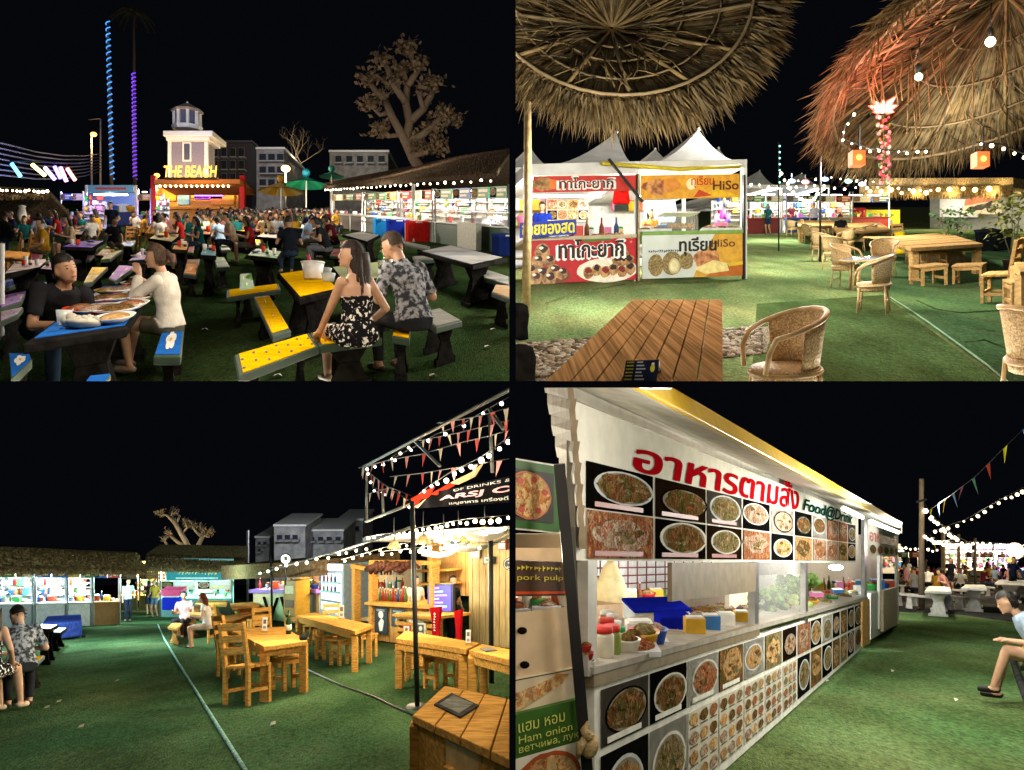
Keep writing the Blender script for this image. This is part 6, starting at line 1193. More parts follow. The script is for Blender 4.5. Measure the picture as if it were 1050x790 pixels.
# pale wooden tables and stools at the right
plank_table(P2, [(934, 254.5), (1008, 250), (968, 238.5), (905, 243.5)], .76, wood_p, 6, 'square pale wooden table with thick legs at the right', leg_r=.07, th=.08, along='x', gap=.02)
plank_table(P2, [(858, 238.5), (914, 235.5), (902, 228), (852, 229.5)], .76, wood_p, 5, 'far pale wooden table before the red and yellow banners', leg_r=.06, th=.08, along='x'); plank_table(P2, [(818, 232), (858, 231), (852, 226), (818, 226.5)], .76, wood_p, 4, 'farthest wooden table by the seated man in black', leg_r=.06, along='x')
def stool_proto(m, w=.42, d=.34, h=.44, label='tmp', back=False, name='wooden_stool'):
    t = thing(name, label, 'stool', Matrix()); mb = MB()
    for k in range(4): mb.box((0, -d/2+d*(k+.5)/4, h-.02), (w, d/4-.008, .035), m)
    mb.build('seat', t, local=True, bev=.006)
    for sx in (-1, 1):
        for sy in (-1, 1): mb = MB(); mb.box((sx*(w/2-.045), sy*(d/2-.04), (h-.04)/2), (.055, .055, h-.04), m); mb.build('leg', t, local=True, bev=.005)
        mb = MB(); mb.box((sx*(w/2-.045), 0, h*.35), (.035, d-.12, .05), m); mb.build('side_rail', t, local=True)
    mb = MB(); mb.box((0, d/2-.04, h-.08), (w-.12, .03, .06), m); mb.box((0, -d/2+.04, h-.08), (w-.12, .03, .06), m); mb.build('apron', t, local=True); return t
st2 = stool_proto(wood_p, .6, .5); st2['group'] = 'pale wooden stools'
for i, (x, gy, yw_, lb) in enumerate(((952, 293, 20, 'pale wooden stool in front of the square table'), (994, 292, -25, 'pale wooden stool by the right corner of the square table'), (958, 274, 10, 'pale wooden stool behind the square table'), (905, 268, 0, 'pale wooden stool left of the square table'))):
    if i == 0: fix_wm(st2, P2.frame(x, gy, yw_)); st2['label'] = lb
    else: dup(st2, P2.frame(x, gy, yw_), lb)
pc = wood_chair_proto(m=wood_p); fix_wm(pc, P2.frame(1024, 312, 60, scale=1.15)); pc['label'] = 'pale wooden chair at the right edge with its back to the table'; dup(pc, P2.frame(1049, 322, 90, scale=1.15), 'pale wooden chair cut by the right edge'); dup(pc, P2.frame(828, 244, -80), 'far wooden chair beside the farthest table'); dup(pc, P2.frame(920, 256, 170), 'far wooden chair behind the yellow bin')
plank_table(P2, [(1046, 279), (1082, 277), (1070, 268), (1040, 269)], .76, wood_p, 4, 'wooden table cut by the right edge', leg_r=.06, along='x')
person('sit_man', P2.frame(863, 0, 10, d=36, scale=1.0), 'man in black seated with his back turned at the farthest table', {'shirt': blackc, 'trousers': cm('#20242c', 80), 'shoes': cm('#3a3632')}, 0, small=True, group=None)
person('stand', P2.frame(835, 0, 170, d=52), 'person standing far down the lane in a pale top', {'shirt': cm('#a8a8b8', 80), 'trousers': cm('#26304a', 80), 'shoes': cm('#3a3632')}, 1, small=True)
for k, (x, d_, c) in enumerate(((788, 50, 'teal'), (812, 56, 'maroon'), (850, 58, 'white'))): person('stand_woman', P2.frame(x, 0, 150+20*k, d=d_), f'distant customer in a {c} top before the lane end stalls', {'shirt': cm(CLOTH[c], 80), 'trousers': cm('#26304a', 80), 'shoes': cm('#3a3632')}, k % 3, small=True)
# bins, planters, plants
t = thing('bin', 'tall yellow bin between the banners and the cane planter', 'bin', P2.base(923, 30)); a = P2.base(923, 30); mb = MB(); mb.lathe([(.16, 0), (.18, .05), (.18, .62), (.17, .66)], a, cm('#d8b41a', 40), 16); mb.build('body', t); mb = MB(); mb.lathe([(.19, .66), (.18, .72), (.05, .78)], a, cm('#c9a516', 40), 16); mb.build('lid', t)
for i, (x, lb) in enumerate(((1011, 'black wheeled bin at the right behind the square table'), (1025, 'second black bin beside the plant'))):
    M = P2.frame(x, 258, 10*i); t = thing('wheelie_bin', lb, 'bin', M, 'black bins'); mb = MB(); mb.hexa([V((-.25, -.25, .05)), V((.25, -.25, .05)), V((.25, .25, .05)), V((-.25, .25, .05))], [V((-.3, -.3, .72)), V((.3, -.3, .72)), V((.3, .3, .72)), V((-.3, .3, .72))], cm('#15171c', 45)); mb.build('body', t, local=True, bev=.02); mb = MB(); mb.box((0, 0, .76), (.66, .66, .07), cm('#22262e', 45)); mb.build('lid', t, local=True, bev=.02)
t = thing('cane_planter', 'long cane screen planter with a white top behind the square table', 'planter', P2.base(960, 26)); mb = MB()
for k in range(46): x = 929+k*1.35; a = P2.base(x, 25); mb.tube([a, a+Z*(.62+.03*math.sin(k*9))], .022, bamboo, 6)
mb.build('cane_screen', t); mb = MB(); a, b = P2.base(928, 25), P2.base(992, 25); mb.hexa([a+Z*.66, b+Z*.66, b+Z*.66+V((0, 3, .6)), a+Z*.66+V((0, 3, .6))], [a+Z*.7, b+Z*.7, b+Z*.7+V((0, 3, .6)), a+Z*.7+V((0, 3, .6))], wood_p); mb.build('shelf_top', t)
leaf = mat('leaf_yellowgreen', (.13, .20, .03), .6, var=.4, col2=(.30, .30, .06)); leaf2 = mat('leaf_green', (.05, .13, .03), .6, var=.4)
def pot_plant(p, x, d, h, label, m, n=120, pot='#3a2c22', seed=0, spread=.35):
    rg = random.Random(seed); a = p.base(x, d); t = thing('potted_plant', label, 'plant', a); mb = MB(); mb.lathe([(.16, 0), (.22, .3), (.24, .32), (.2, .32)], a, cm(pot), 16); mb.build('pot', t); mb = MB()
    for k in range(7): e = a+V((rg.uniform(-1, 1)*spread, rg.uniform(-1, 1)*spread, h*rg.uniform(.6, 1))); mb.tube([a+Z*.3, (a+e)/2+V((0, 0, h*.1)), e], .012, mat('stem', (.12, .11, .04)), 5)
    mb.build('stem', t); mb = MB()
    for k in range(n):
        c = a+V((rg.gauss(0, spread*.7), rg.gauss(0, spread*.7), h*(.35+.65*rg.random()**.7))); dr = V((rg.uniform(-1, 1), rg.uniform(-1, 1), rg.uniform(-.5, .6))).normalized(); sd = dr.cross(V((rg.uniform(-1, 1), rg.uniform(-1, 1), 1))).normalized(); L_ = rg.uniform(.12, .26); mb.poly([c, c+dr*L_*.5+sd*L_*.2, c+dr*L_, c+dr*L_*.5-sd*L_*.2], m)
    mb.build('foliage', t)
pot_plant(P2, 978, 27, 1.6, 'bushy green plant left of the motorbike poster', leaf2, 170, seed=1); pot_plant(P2, 1038, 22, 1.9, 'tall yellow-green plant at the right edge beside the black bins', leaf, 220, seed=2, spread=.4)
for x, lb, mm in ((532, 'dark charred stump lower left of the slatted table', 0), (534, 'nearer dark stump at the lower left corner', 1)):
    gy = 348 if mm == 0 else 398; a = P2.g(x-3, gy); t = thing('tree_stump', lb, 'stump', a, 'dark stumps'); mb = MB(); mb.lathe([(.16, 0), (.15, .15), (.17, .3), (.15, .42), (.1, .45)] if mm == 0 else [(.18, 0), (.16, .1), (.17, .28), (.14, .38), (.08, .4)], a, dark_c, 11); mb.build('trunk', t); mb = MB(); mb.lathe([(.1, .452), (.02, .46)] if mm == 0 else [(.1, .402), (.02, .41)], a, cm('#4a4238'), 10); mb.build('cut_face', t)
# unseen lights put over this area, no lamp bodies modelled
for P_, pw, c in ((pt(640, 165, 13.5), 420, (1, .97, .86)), (pt(735, 160, 13), 420, (1, .97, .86)), (pt(800, 120, 22), 1500, (1, .96, .85)), (pt(800, 170, 40), 2200, (.95, 1, .88)), (pt(590, 140, 9), 60, (1, .95, .84)), (pt(850, 160, 9.5), 110, (1, .95, .84)), (pt(900, 150, 6.5), 24, (1, .95, .84)), (pt(960, 160, 15), 420, (1, .9, .7)), (pt(1000, 150, 9), 22, (1, .9, .7)), (pt(870, 160, 26), 1100, (1, .93, .78))): lamp(P_, pw, c, .25)
lamp(pt(640, 185, 4.6), 75, (1, .88, .66), .15, spot=(pt(634, 20, 6.), 80), name='parasol_fill_spot')  # unseen spot added to brighten the dark underside of the left parasol
for k, (L_, n_, lb) in enumerate(((((806, 186), (850, 181), (900, 186)), 11, 'upper far string of fairy lights over the lane'), (((765, 187), (800, 191), (850, 188)), 9, 'low far string of fairy lights at the lane end'), (((850, 192), (910, 190), (960, 194)), 10, 'far string of lights before the right stalls'))): lights(P2, [pt(x, y, 44-3*k) for x, y in L_], n_, lb, .055, glow('bulb_far', (1, .8, .55), 7), power=120, every=6)
for k, (x, y, col_) in enumerate(((812, 186, (.2, .35, 1)), (826, 187, (.9, .2, .25)), (846, 184, (.25, .4, 1)), (870, 186, (.3, 1, .6)), (884, 189, (.9, .9, 1)))): t = thing('sign_lamp', ['blue', 'red', 'deep blue', 'green', 'white'][k]+' glowing spot among the far stalls at the end of the lane', 'lamp', pt(x, y, 40)); mb = MB(); mb.ball(pt(x, y, 40), .13, glow('spot_%d' % k, col_, 4), 8, (1.4, .6, .8)); mb.build('lens', t); mb = MB(); mb.tube([pt(x, y, 40.05), pt(x, y-8, 40.05)], .02, black_m, 4); mb.build('hanger', t)
# ================================================================== AREA THREE: wooden bar, picnic furniture and string lights
CUR[0] = P3
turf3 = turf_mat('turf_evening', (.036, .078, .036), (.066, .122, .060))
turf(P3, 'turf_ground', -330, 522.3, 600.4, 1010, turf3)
mb = MB(); mb.tube([P3.g(x, y)+Z*.015 for x, y in ((162, 641), (168, 655), (182, 679), (203, 713), (227, 752), (264, 812))], .022, mat('seam_rope', (.22, .36, .30), .9, var=.4, scale=18), 6); mb.build('turf_seam_rope', label='pale rope along the turf seam running towards the stalls', cat='rope')
mb = MB(); mb.tube([P3.g(x, y)+Z*.015 for x, y in ((316, 688), (335, 697), (352, 705), (370, 711), (384, 716), (400, 724), (425, 735))], .014, black_m, 6); mb.build('cable', label='black cable snaking over the turf beside the square table', cat='cable')
cool = (.68, .9, 1)
fc = [cm('#c9b8a8', 80), cm('#c98a8a', 80), cm('#b04a4a', 80)]
def pl(L, d0, d1): return [pt(x, y, d0+(d1-d0)*i/(len(L)-1)) for i, (x, y) in enumerate(L)]
# stalls on the left under a long roof
Wa = Wall(P3, (-6, 646), (126, 640.5))
thatch_roof(P3, Wa, [-20, 30, 80, 141], [581, 581, 582, 583], [560, 561.5, 564, 566.5], 4, 'long dark thatched roof over the white-lit stalls at the left', 2600)
c3 = [(-4, 34, '#c9cfd0', '#8a9296', 'white-lit stall at the far left edge'), (36, 68, '#b8c0c4', '#a9b2b4', 'stall with pale blue menu boards'), (69, 94, '#9aa6a8', '#b4bcbc', 'narrow stall beside the wooden counter'), (95, 123, '#8f6a3a', '#7a5a30', 'stall with a wooden counter at the right end')]
for xa, xb, co, lo, lb in c3:
    t = thing('food_stall', lb, 'stall', Wa.ground((xa+xb)/2), 'stalls under the long thatched roof'); stall_fit(P3, Wa, t, xa, xb, co, False, top=2.25, dep=2.4, signs=2, lampcol=cool, pw=230, goods=5, cm_low=lo, lab=lb, backcol='#b4bdbf', signz=(1.8, 2.2))
Wc = Wall(P3, (150, 633), (252, 632))
thatch_roof(P3, Wc, [150, 185, 215, 252], [580, 580, 581, 581], [568, 569, 571, 573], 4, 'smaller thatched roof over the turquoise signed stall', 1500, blade=.45)
t = thing('food_stall', 'stall under a turquoise sign with pale lettering in the middle distance', 'stall', Wc.ground(200), 'stalls under thatched roofs'); stall_fit(P3, Wc, t, 164, 238, '#8ad0d0', False, top=2.3, dep=2.4, signs=2, lampcol=(.6, 1, .92), pw=330, goods=7, cm_low='#7ab0b0', lab='turquoise signed stall', backcol='#8fc4c0', signz=(1.3, 1.7))
q = Quad(Wc.rect(172, 580.5, 233, 593, -.5)); mb = MB(); q.panel(mb, cm('#1f8a96'), .05); scrawl(mb, q, cm('#d8e8a0'), .2, .42, .85, .82, 12, .01); q.poly(mb, [(.15, .12), (.85, .12), (.85, .24), (.15, .24)], cm('#bfe0da')); mb.build('sign_board', t)
Wd = Wall(P3, (122, 626), (165, 626))
for i, (xa, xb) in enumerate(((123, 141), (143, 162))):
    t = thing('food_stall', ['far warm yellow stall seen between the two thatched roofs', 'second far yellow stall right of the standing man'][i], 'stall', Wd.ground((xa+xb)/2), 'far yellow stalls'); stall_fit(P3, Wd, t, xa, xb, '#c9a04a', False, top=2.4, dep=2.4, signs=1, lampcol=(1, .85, .55), pw=420, goods=4, cm_low='#b09a5a', lab=['first far yellow stall', 'second far yellow stall'][i], backcol='#c9b078')
tm = mat('tree_bark_pale', (.22, .18, .13))
limb_tree(P3, 56, 'lopped tree with thick pale limbs behind the turquoise signed stall', [(((197, 600), (197, 572), (193, 560), (186, 548), (180, 537), (176, 528)), .2), (((197, 572), (204, 558), (209, 548), (206, 541)), .17), (((193, 562), (182, 556), (172, 547)), .13), (((197, 570), (188, 566), (172, 560), (168, 554)), .11), (((180, 538), (172, 529), (165, 526)), .1), (((180, 538), (184, 530), (179, 524)), .1), (((206, 550), (200, 544), (197, 538)), .1), (((209, 549), (214, 551), (216, 545)), .08), (((186, 548), (192, 541), (190, 535)), .08)], tm, [(164, 526), (178, 525), (206, 541), (172, 547), (216, 546), (190, 536), (197, 539)], mat('brown_leaf', (.15, .11, .07)), 260, 2.2, .14, base=198); lamp(pt(190, 560, 51), 160, (1, .88, .7), .4)
for x0, y0, x1, d, lb, wn in ((262, 552, 276, 80, 'slim pale block beyond the roof line', [(264.5, 556, 267, 559), (270, 556, 273, 559), (264.5, 563, 267, 566)]), (281, 540, 313, 75, 'white stepped block with a flat roof', [(284+8*i, 549, 289+8*i, 554) for i in range(3)]), (313, 545, 352, 78, 'long white block right of the stepped one', [(317+9*i, 551, 322+9*i, 555) for i in range(4)]), (347, 534, 372, 85, 'dim tall block behind the string lights', [(350+7*i, 540, 354+7*i, 545) for i in range(3)])):
    block(x0, y0, x1, d, 6, mat('facade_dusk', (.34, .34, .34), .8, var=.25, scale=1.5), lb, wn, p=P3)
lamp(pt(300, 530, 66), 900, (.9, .93, 1), .5); lamp(pt(345, 515, 62), 1100, (.9, .93, 1), .5); lamp(pt(290, 520, 62), 1100, (.9, .93, 1), .5)
mb = MB(); a = P3.base(254, 60); mb.tube([a, pt(254, 544, 60)], .09, mat('pole_grey', (.2, .2, .22)), 8); mb.build('utility_pole', label='grey utility pole left of the slim pale block', cat='pole')
# back-left shops of the bar street
Ws = Wall(P3, (252, 634), (372, 651))
t = thing('shop_front', 'row of brown roofed shop fronts with a purple edged counter', 'shop', Ws.ground(305)); mb = MB(); Ws.box(mb, 250, 578, 352, 592, -1., 2, mat('shop_roof', (.20, .12, .06), .8, var=.4), 572, 588); mb.build('roof', t); mb = MB(); Ws.box(mb, 250, 588, 372, 636, 2., 2.1, mat('shop_wall', (.5, .38, .2), .7), 582, 651); mb.build('back_wall', t); mb = MB(); Ws.box(mb, 262, 606.5, 330, 633, -.1, .4, mat('counter_tan', (.50, .36, .20), .6), 607, 642); mb.build('counter', t); mb = MB(); Ws.box(mb, 261, 604, 331, 607.5, -.25, .5, cm('#8a5fae'), 604, 608); mb.build('counter_edge', t)
for x in (282, 300): mb = MB(); mb.beam(Ws.at(x-7, 612, -.18), Ws.at(x, 634, -.18), .1, .06, dark_c); mb.beam(Ws.at(x+7, 613, -.18), Ws.at(x, 634, -.18), .1, .06, dark_c); mb.build('counter_brace', t)
for x0, x1, c in ((265, 275, '#c99a3a'), (278, 292, '#b06a2a'), (297, 318, '#d8d4c4'), (320, 330, '#2a5aa0')): mb = MB(); Ws.box(mb, x0, 590, x1, 601, 1.8, 1.9, cm(c), 590, 602); mb.build('menu_board', t)
for x in (268, 290, 310, 335): lamp(Ws.at(x, 596, .3), 130, (1, .85, .55), .15)
jars(P3, [Ws.at(264+k*8, 604.3, .1) for k in range(8)], ['bottle', 'jar', 'carton', 'tub'], lambda k, kd: f'{kd} {ORD(k)} along the purple edged counter', group='goods on the purple edged counter', scale=1.6)
t = thing('round_sign', 'round white lit sign like a clock above the shop counter', 'sign', pt(293, 580, 27)); mb = MB(); c0 = pt(293, 573.5, 27); ax = (V((1, 0, 0)), Z, V((0, -1, 0))); mb.lathe([(.165, -.06), (.165, 0), (.15, .005)], c0, black_m, 24, ax); mb.build('rim', t); mb = MB(); mb.lathe([(.145, .006), (.02, .01)], c0, glow('sign_white', (.9, .95, .9), 1.1), 24, ax); mb.build('face', t); mb = MB(); mb.box(c0+V((0, -.014, .02)), (.1, .006, .12), cm('#26302c')); mb.build('emblem', t); mb = MB(); mb.tube([c0+V((0, .03, -.15)), pt(293, 600, 27)], .02, black_m, 6); mb.build('bracket', t)
t = thing('yellow_cabinet', 'yellow wooden cabinet with a white notice beside the dark doorway', 'cabinet', Ws.ground(322)); mb = MB(); Ws.box(mb, 316, 593, 329, 627, -.9, -.4, cm('#b9862a'), 593, 629); mb.build('body', t); mb = MB(); Ws.box(mb, 318, 598, 327, 606, -.92, -.9, cm('#e8d8a0')); Ws.box(mb, 318, 612, 327, 620, -.92, -.9, cm('#7a4a1a')); mb.build('notice', t)
t = thing('drinks_fridge', 'bright white drinks fridge left of the wooden bar', 'fridge', Ws.ground(357)); mb = MB(); Ws.box(mb, 343, 576, 368, 626, -.5, .4, cm('#a9b4bc'), 577, 634); mb.build('cabinet', t); mb = MB(); Ws.box(mb, 345, 586, 366, 622, -.53, -.5, glow('fridge_light', (.75, .88, 1), .9), 587, 629); mb.build('door', t); mb = MB()
for k in range(3): Ws.box(mb, 345, 594+k*9, 366, 596+k*9, -.56, -.53, steel, 595+k*10, 597+k*10)
mb.build('shelf', t); mb = MB(); Ws.box(mb, 344, 577, 367, 583, -.53, -.5, glow('fridge_top', (.9, .95, 1), 2.5)); mb.build('header', t)
jars(P3, [Ws.at(347+k*4, 593.8+k*.2, -.62) for k in range(5)]+[Ws.at(347+k*4, 603+k*.4, -.62) for k in range(5)], ['bottle'], lambda k, kd: f"bottle {ORD(k % 5)} on the {'upper' if k < 5 else 'lower'} fridge shelf", group='bottles in the drinks fridge', scale=.9)
# wooden bar kiosk
Wk = Wall(P3, (380, 657), (448, 667)); Wr3 = Wall(P3, (446, 664), (526, 678))
plank = mat('bar_plank', (.46, .25, .085), .55, var=.3, scale=4, stretch=(10, 10, .8), bump=.1, bscale=20)
t = thing('bar_kiosk', 'wooden bar kiosk with plank walls, bottles and posters on its counter front', 'bar', Wk.ground(412))
def planks(W, mb, x0, x1, y0, y1, o, n, y0b, y1b, m=plank, th=.04):
    for i in range(n):
        a, b = i/n, (i+.93)/n; l = lambda p, q, s: p+(q-p)*s
        W.box(mb, l(x0, x1, a), l(y0, y0b, a), l(x0, x1, b), l(y1, y1b, a), o+.012*(i % 2), o+th, m, l(y0, y0b, b), l(y1, y1b, b))
mb = MB(); planks(Wk, mb, 384, 448, 558, 616, 1.6, 16, 551, 622); mb.build('back_wall', t)
mb = MB(); planks(Wk, mb, 382, 445, 619.5, 656, 0, 11, 623, 666); mb.build('counter_front', t, bev=.004); mb = MB(); Wk.box(mb, 380.5, 616.5, 447, 619.8, -.2, .7, wood_h, 620, 623.8); mb.build('counter_top', t, bev=.01)
for x, y0, y1 in ((383.5, 577, 657), (446, 556, 667), (366, 578, 640)): mb = MB(); Wk.box(mb, x-1.6, y0, x+1.6, y1, -.12, .08, wood_h); mb.build('post', t, bev=.008)
mb = MB(); Wk.box(mb, 364, 578, 386, 582, -.14, .0, wood_h, 582, 586); Wk.box(mb, 384, 574, 452, 578, -.16, .0, wood_h, 575, 579); mb.build('lintel', t)
dw = mat('driftwood', (.07, .028, .018), .7, var=.5); mb = MB(); rg = random.Random(9)
for k in range(9): x = 390+k*5; mb.tube([Wk.at(x-6, 583+rg.uniform(-3, 4), -.25), Wk.at(x+2, 582+rg.uniform(-4, 4)-k*.4, -.3), Wk.at(x+9, 579+rg.uniform(-3, 4), -.25)], [.06, .1, .04], dw, 7)
mb.build('driftwood', label='dark twisted driftwood hung across the front of the wooden bar', cat='driftwood')
for i, (x0, x1, y0, y1, c, c2) in enumerate(((386, 399, 622, 649, '#20262c', '#d8d4cc'), (403, 417, 624, 642, '#26353f', '#8fa0a8'), (421, 436, 627, 648, '#b9b4a4', '#5a6a50'))):
    mb = MB(); q = Quad(Wk.rect(x0, y0, x1, y1, -.05, y0+1.2, y1+2)); q.panel(mb, cm(c), .012); q.disc(mb, .5, .72, .2, .14, cm(c2), .004, 14); q.poly(mb, [(.4, .1), (.62, .12), (.75, .5), (.55, .6), (.3, .4)], cm(c2), .006); [q.poly(mb, [(.15, .9-.05*k), (.8, .9-.05*k), (.8, .92-.05*k), (.15, .92-.05*k)], cm('#cfcabd'), .008) for k in range(2)]; mb.build('poster', t)
mb = MB(); Wk.box(mb, 386, 590, 418, 592, 1.1, 1.55, wood_h, 589, 591); Wk.box(mb, 386, 603.5, 418, 605.5, 1.1, 1.55, wood_h, 603.5, 605.5); mb.build('shelf', t)
jars(P3, [Wk.at(386.5+k*2.6, 617+k*.13, .1) for k in range(11)], ['bottle'], lambda k, kd: f'bottle {ORD(k)} along the wooden bar counter', group='bottles on the wooden bar', scale=1.25); jars(P3, [Wk.pix(388+k*3.1, 603.2, 1.2) for k in range(9)], ['bottle', 'jar', 'bottle'], lambda k, kd: f'{kd} {ORD(k)} on the lower shelf behind the bar', group='bottles behind the wooden bar', scale=1.1); jars(P3, [Wk.pix(388+k*3.1, 589.6, 1.2) for k in range(9)], ['bottle'], lambda k, kd: f'bottle {ORD(k)} on the upper shelf behind the bar', group='bottles behind the wooden bar', scale=1.)
person('stand', P3.frame(425, 0, 190, d=22.6), 'bartender in a white shirt behind the wooden bar', {'shirt': whitec, 'trousers': denim, 'shoes': cm('#2a2622')}, 1, small=True)
t = thing('red_tin', 'red tin at the right end of the bar counter', 'tin', Wk.at(441, 622, .1)); mb = MB(); mb.lathe([(.1, 0), (.1, .2)], Wk.at(441, 622.5, .1), cm('#c0281e', 35), 16); mb.build('body', t); mb = MB(); mb.lathe([(.105, .2), (.09, .23), (.02, .235)], Wk.at(441, 622.5, .1), cm('#d84a3a', 35), 16); mb.build('lid', t)
t = thing('plank_wall', 'pale bamboo plank wall to the right of the wooden bar', 'wall', Wr3.ground(486)); mb = MB(); planks(Wr3, mb, 447, 530, 549, 664, .9, 26, 535, 678, mat('pale_plank', (.44, .34, .17), .6, var=.3, scale=4, stretch=(10, 10, .8))); mb.build('planks', t)
t = thing('neon_menu', 'blue glowing menu board with pink chalk lines on a wooden crate bench', 'menu board', Wr3.ground(466)); q = Quad(Wr3.rect(452, 598, 479, 625, -.35, 597, 627)); mb = MB(); q.panel(mb, black_m, .06); mb.build('frame', t); mb = MB(); q.panel(mb, glow('neon_blue', (.05, .04, .6), .9), .01, .06, .06, .94, .94, .014)
for i in range(6):
    v = .82-.13*i; q.poly(mb, [(.14+.04*(i % 2), v), (.5+.3*((i*7) % 3)/2, v+.02), (.5+.3*((i*7) % 3)/2, v+.07), (.14+.04*(i % 2), v+.05)], glow(['chalk_pink', 'chalk_cyan'][i % 2], [(1, .25, .6), (.2, .7, 1)][i % 2], 1.2), .02)
scrawl(mb, q, glow('chalk_pink', (1, .25, .6), 1.2), .25, .1, .7, .24, 5, .024); mb.build('panel', t); lamp(Wr3.at(466, 612, -.9), 12, (.3, .3, 1), .2)
t = thing('crate_bench', 'slatted wooden crate bench under the blue menu', 'bench', Wr3.ground(467))
for k in range(4): mb = MB(); Wr3.box(mb, 444, 626+k*6.2, 490, 629.5+k*6.2, -1., -.96, wood_h, 629+k*6.5, 632.5+k*6.5); mb.build('slat', t)
mb = MB(); Wr3.box(mb, 443, 624.5, 491, 627, -1.05, -.2, wood_h, 627, 629.8); mb.build('top', t)
for x in (445, 489): mb = MB(); Wr3.box(mb, x-1.2, 627, x+1.2, 660, -.94, -.84, wood); mb.build('leg', t)
t = thing('oval_sign', 'black oval sign with white script on the plank wall', 'sign', Wr3.at(501, 590)); q = Quad(Wr3.rect(487, 573, 515.5, 590, .7)); mb = MB(); pts = [q(.5+.5*math.cos(2*math.pi*k/32), .5+.5*math.sin(2*math.pi*k/32)) for k in range(32)]; mb.plate(pts, q.n*-.05, cm('#0c0f0e')); q.disc(mb, .5, .5, .46, .44, cm('#c8c4b4'), .004, 32); q.disc(mb, .5, .5, .44, .41, cm('#101413'), .007, 32); [scrawl(mb, q, cm('#d8d4c4'), u_, v_, u_+.3, v_+.13, n_, .01, n_) for u_, v_, n_ in ((.18, .68, 4), (.2, .48, 4), (.16, .24, 5))]; q.disc(mb, .72, .38, .12, .16, cm('#d8dcb8'), .01, 14); mb.build('board', t)
for i, (x, y, w, h, n) in enumerate(((498.5, 633, 12, 35, 'tall red flared banner beside the plank wall'), (524, 638, 8, 40, 'second red banner cut by the right edge'))):
    t = thing('bar_banner', n, 'banner', Wr3.ground(x, -1.2), 'red flared banners'); q = Quad(Wr3.rect(x-w/2, y-h/2, x+w/2, y+h/2, -1.2)); mb = MB(); mb.plate([q(.2, 0), q(.85, 0), q(.8, .4), q(1, 1), q(0, .95), q(.25, .5)], q.n*-.05, cm('#a8161c', 40)); q.poly(mb, [(.2, 0), (.85, 0), (.83, .16), (.2, .16)], cm('#c9cde0'), .004); scrawl(mb, Quad([q(.62, .3), q(.62, .85), q(.38, .85), q(.38, .3)]), cm('#e8dcd4'), 0, 0, 1, 1, 7, .008) if i == 0 else None; mb.build('cloth', t); mb = MB(); mb.beam(q(.5, -.1), q(.5, .05), .3, .1, black_m); mb.build('foot', t)
person('stand', P3.frame(462, 0, 200, d=20.6), 'man in black half hidden behind the blue menu board', {'shirt': blackc, 'trousers': cm('#20242c', 85), 'shoes': cm('#2a2622')}, 1, small=True)
# roof sheets, black awning and truss
t = thing('awning', 'black lettered awning over the wooden bar with white cloth below', 'awning', pt(470, 560, 15)); a = [pt(419, 528, 17), pt(530, 498, 12.5), pt(530, 542, 12.7), pt(455, 541, 15.6)]
aw = mat('awning_black', (.006, .006, .007), .85); dlo = [pt(420, 522, 17), pt(530, 515, 12), pt(530, 487, 12), pt(420, 510, 17)]; q = Quad(dlo); mb = MB(); q.panel(mb, aw, .05); text(mb, 'ARSJ O', q, cm('#c07a86'), .36, .34, .99, .66, .012, .03, .1); text(mb, 'เมนูอาหาร เครื่องดื่ม', q, cm('#b9b6b0'), .46, .06, .99, .26, .012, .01); text(mb, 'OF DRINKS &', q, cm('#8f8d92'), .5, .8, .97, .92, .012, .0); mb.build('lettered_front', t)
mb = MB(); sh = mat('tin_sheet', (.30, .28, .24), .6, var=.4, scale=2)
mb.hexa([pt(372, 556, 26), pt(470, 548, 15), pt(530, 546, 12.5), pt(440, 556, 22)], [pt(372, 552, 26), pt(470, 542, 15), pt(530, 540, 12.5), pt(440, 551, 22)], sh); mb.build('roof_sheet', t)
mb = MB(); rg = random.Random(12)
for x0, x1, y, d in ((432, 482, 562, 19), (455, 522, 556, 15), (478, 530, 545, 13)):
    n = 8
    for i in range(n):
        s0, s1 = i/n, (i+1)/n; f = lambda s, b: pt(x0+(x1-x0)*s, y-8*s+8*math.sin(math.pi*s)+b*(5*(1-s)+3), d-.5*s+b*1.2); mb.add([f(s0, 0), f(s1, 0), f(s1, 1), f(s0, 1)], [(0, 1, 2, 3)], canvas_w, True)
mb.build('draped_cloth', t)
rg = random.Random(44)
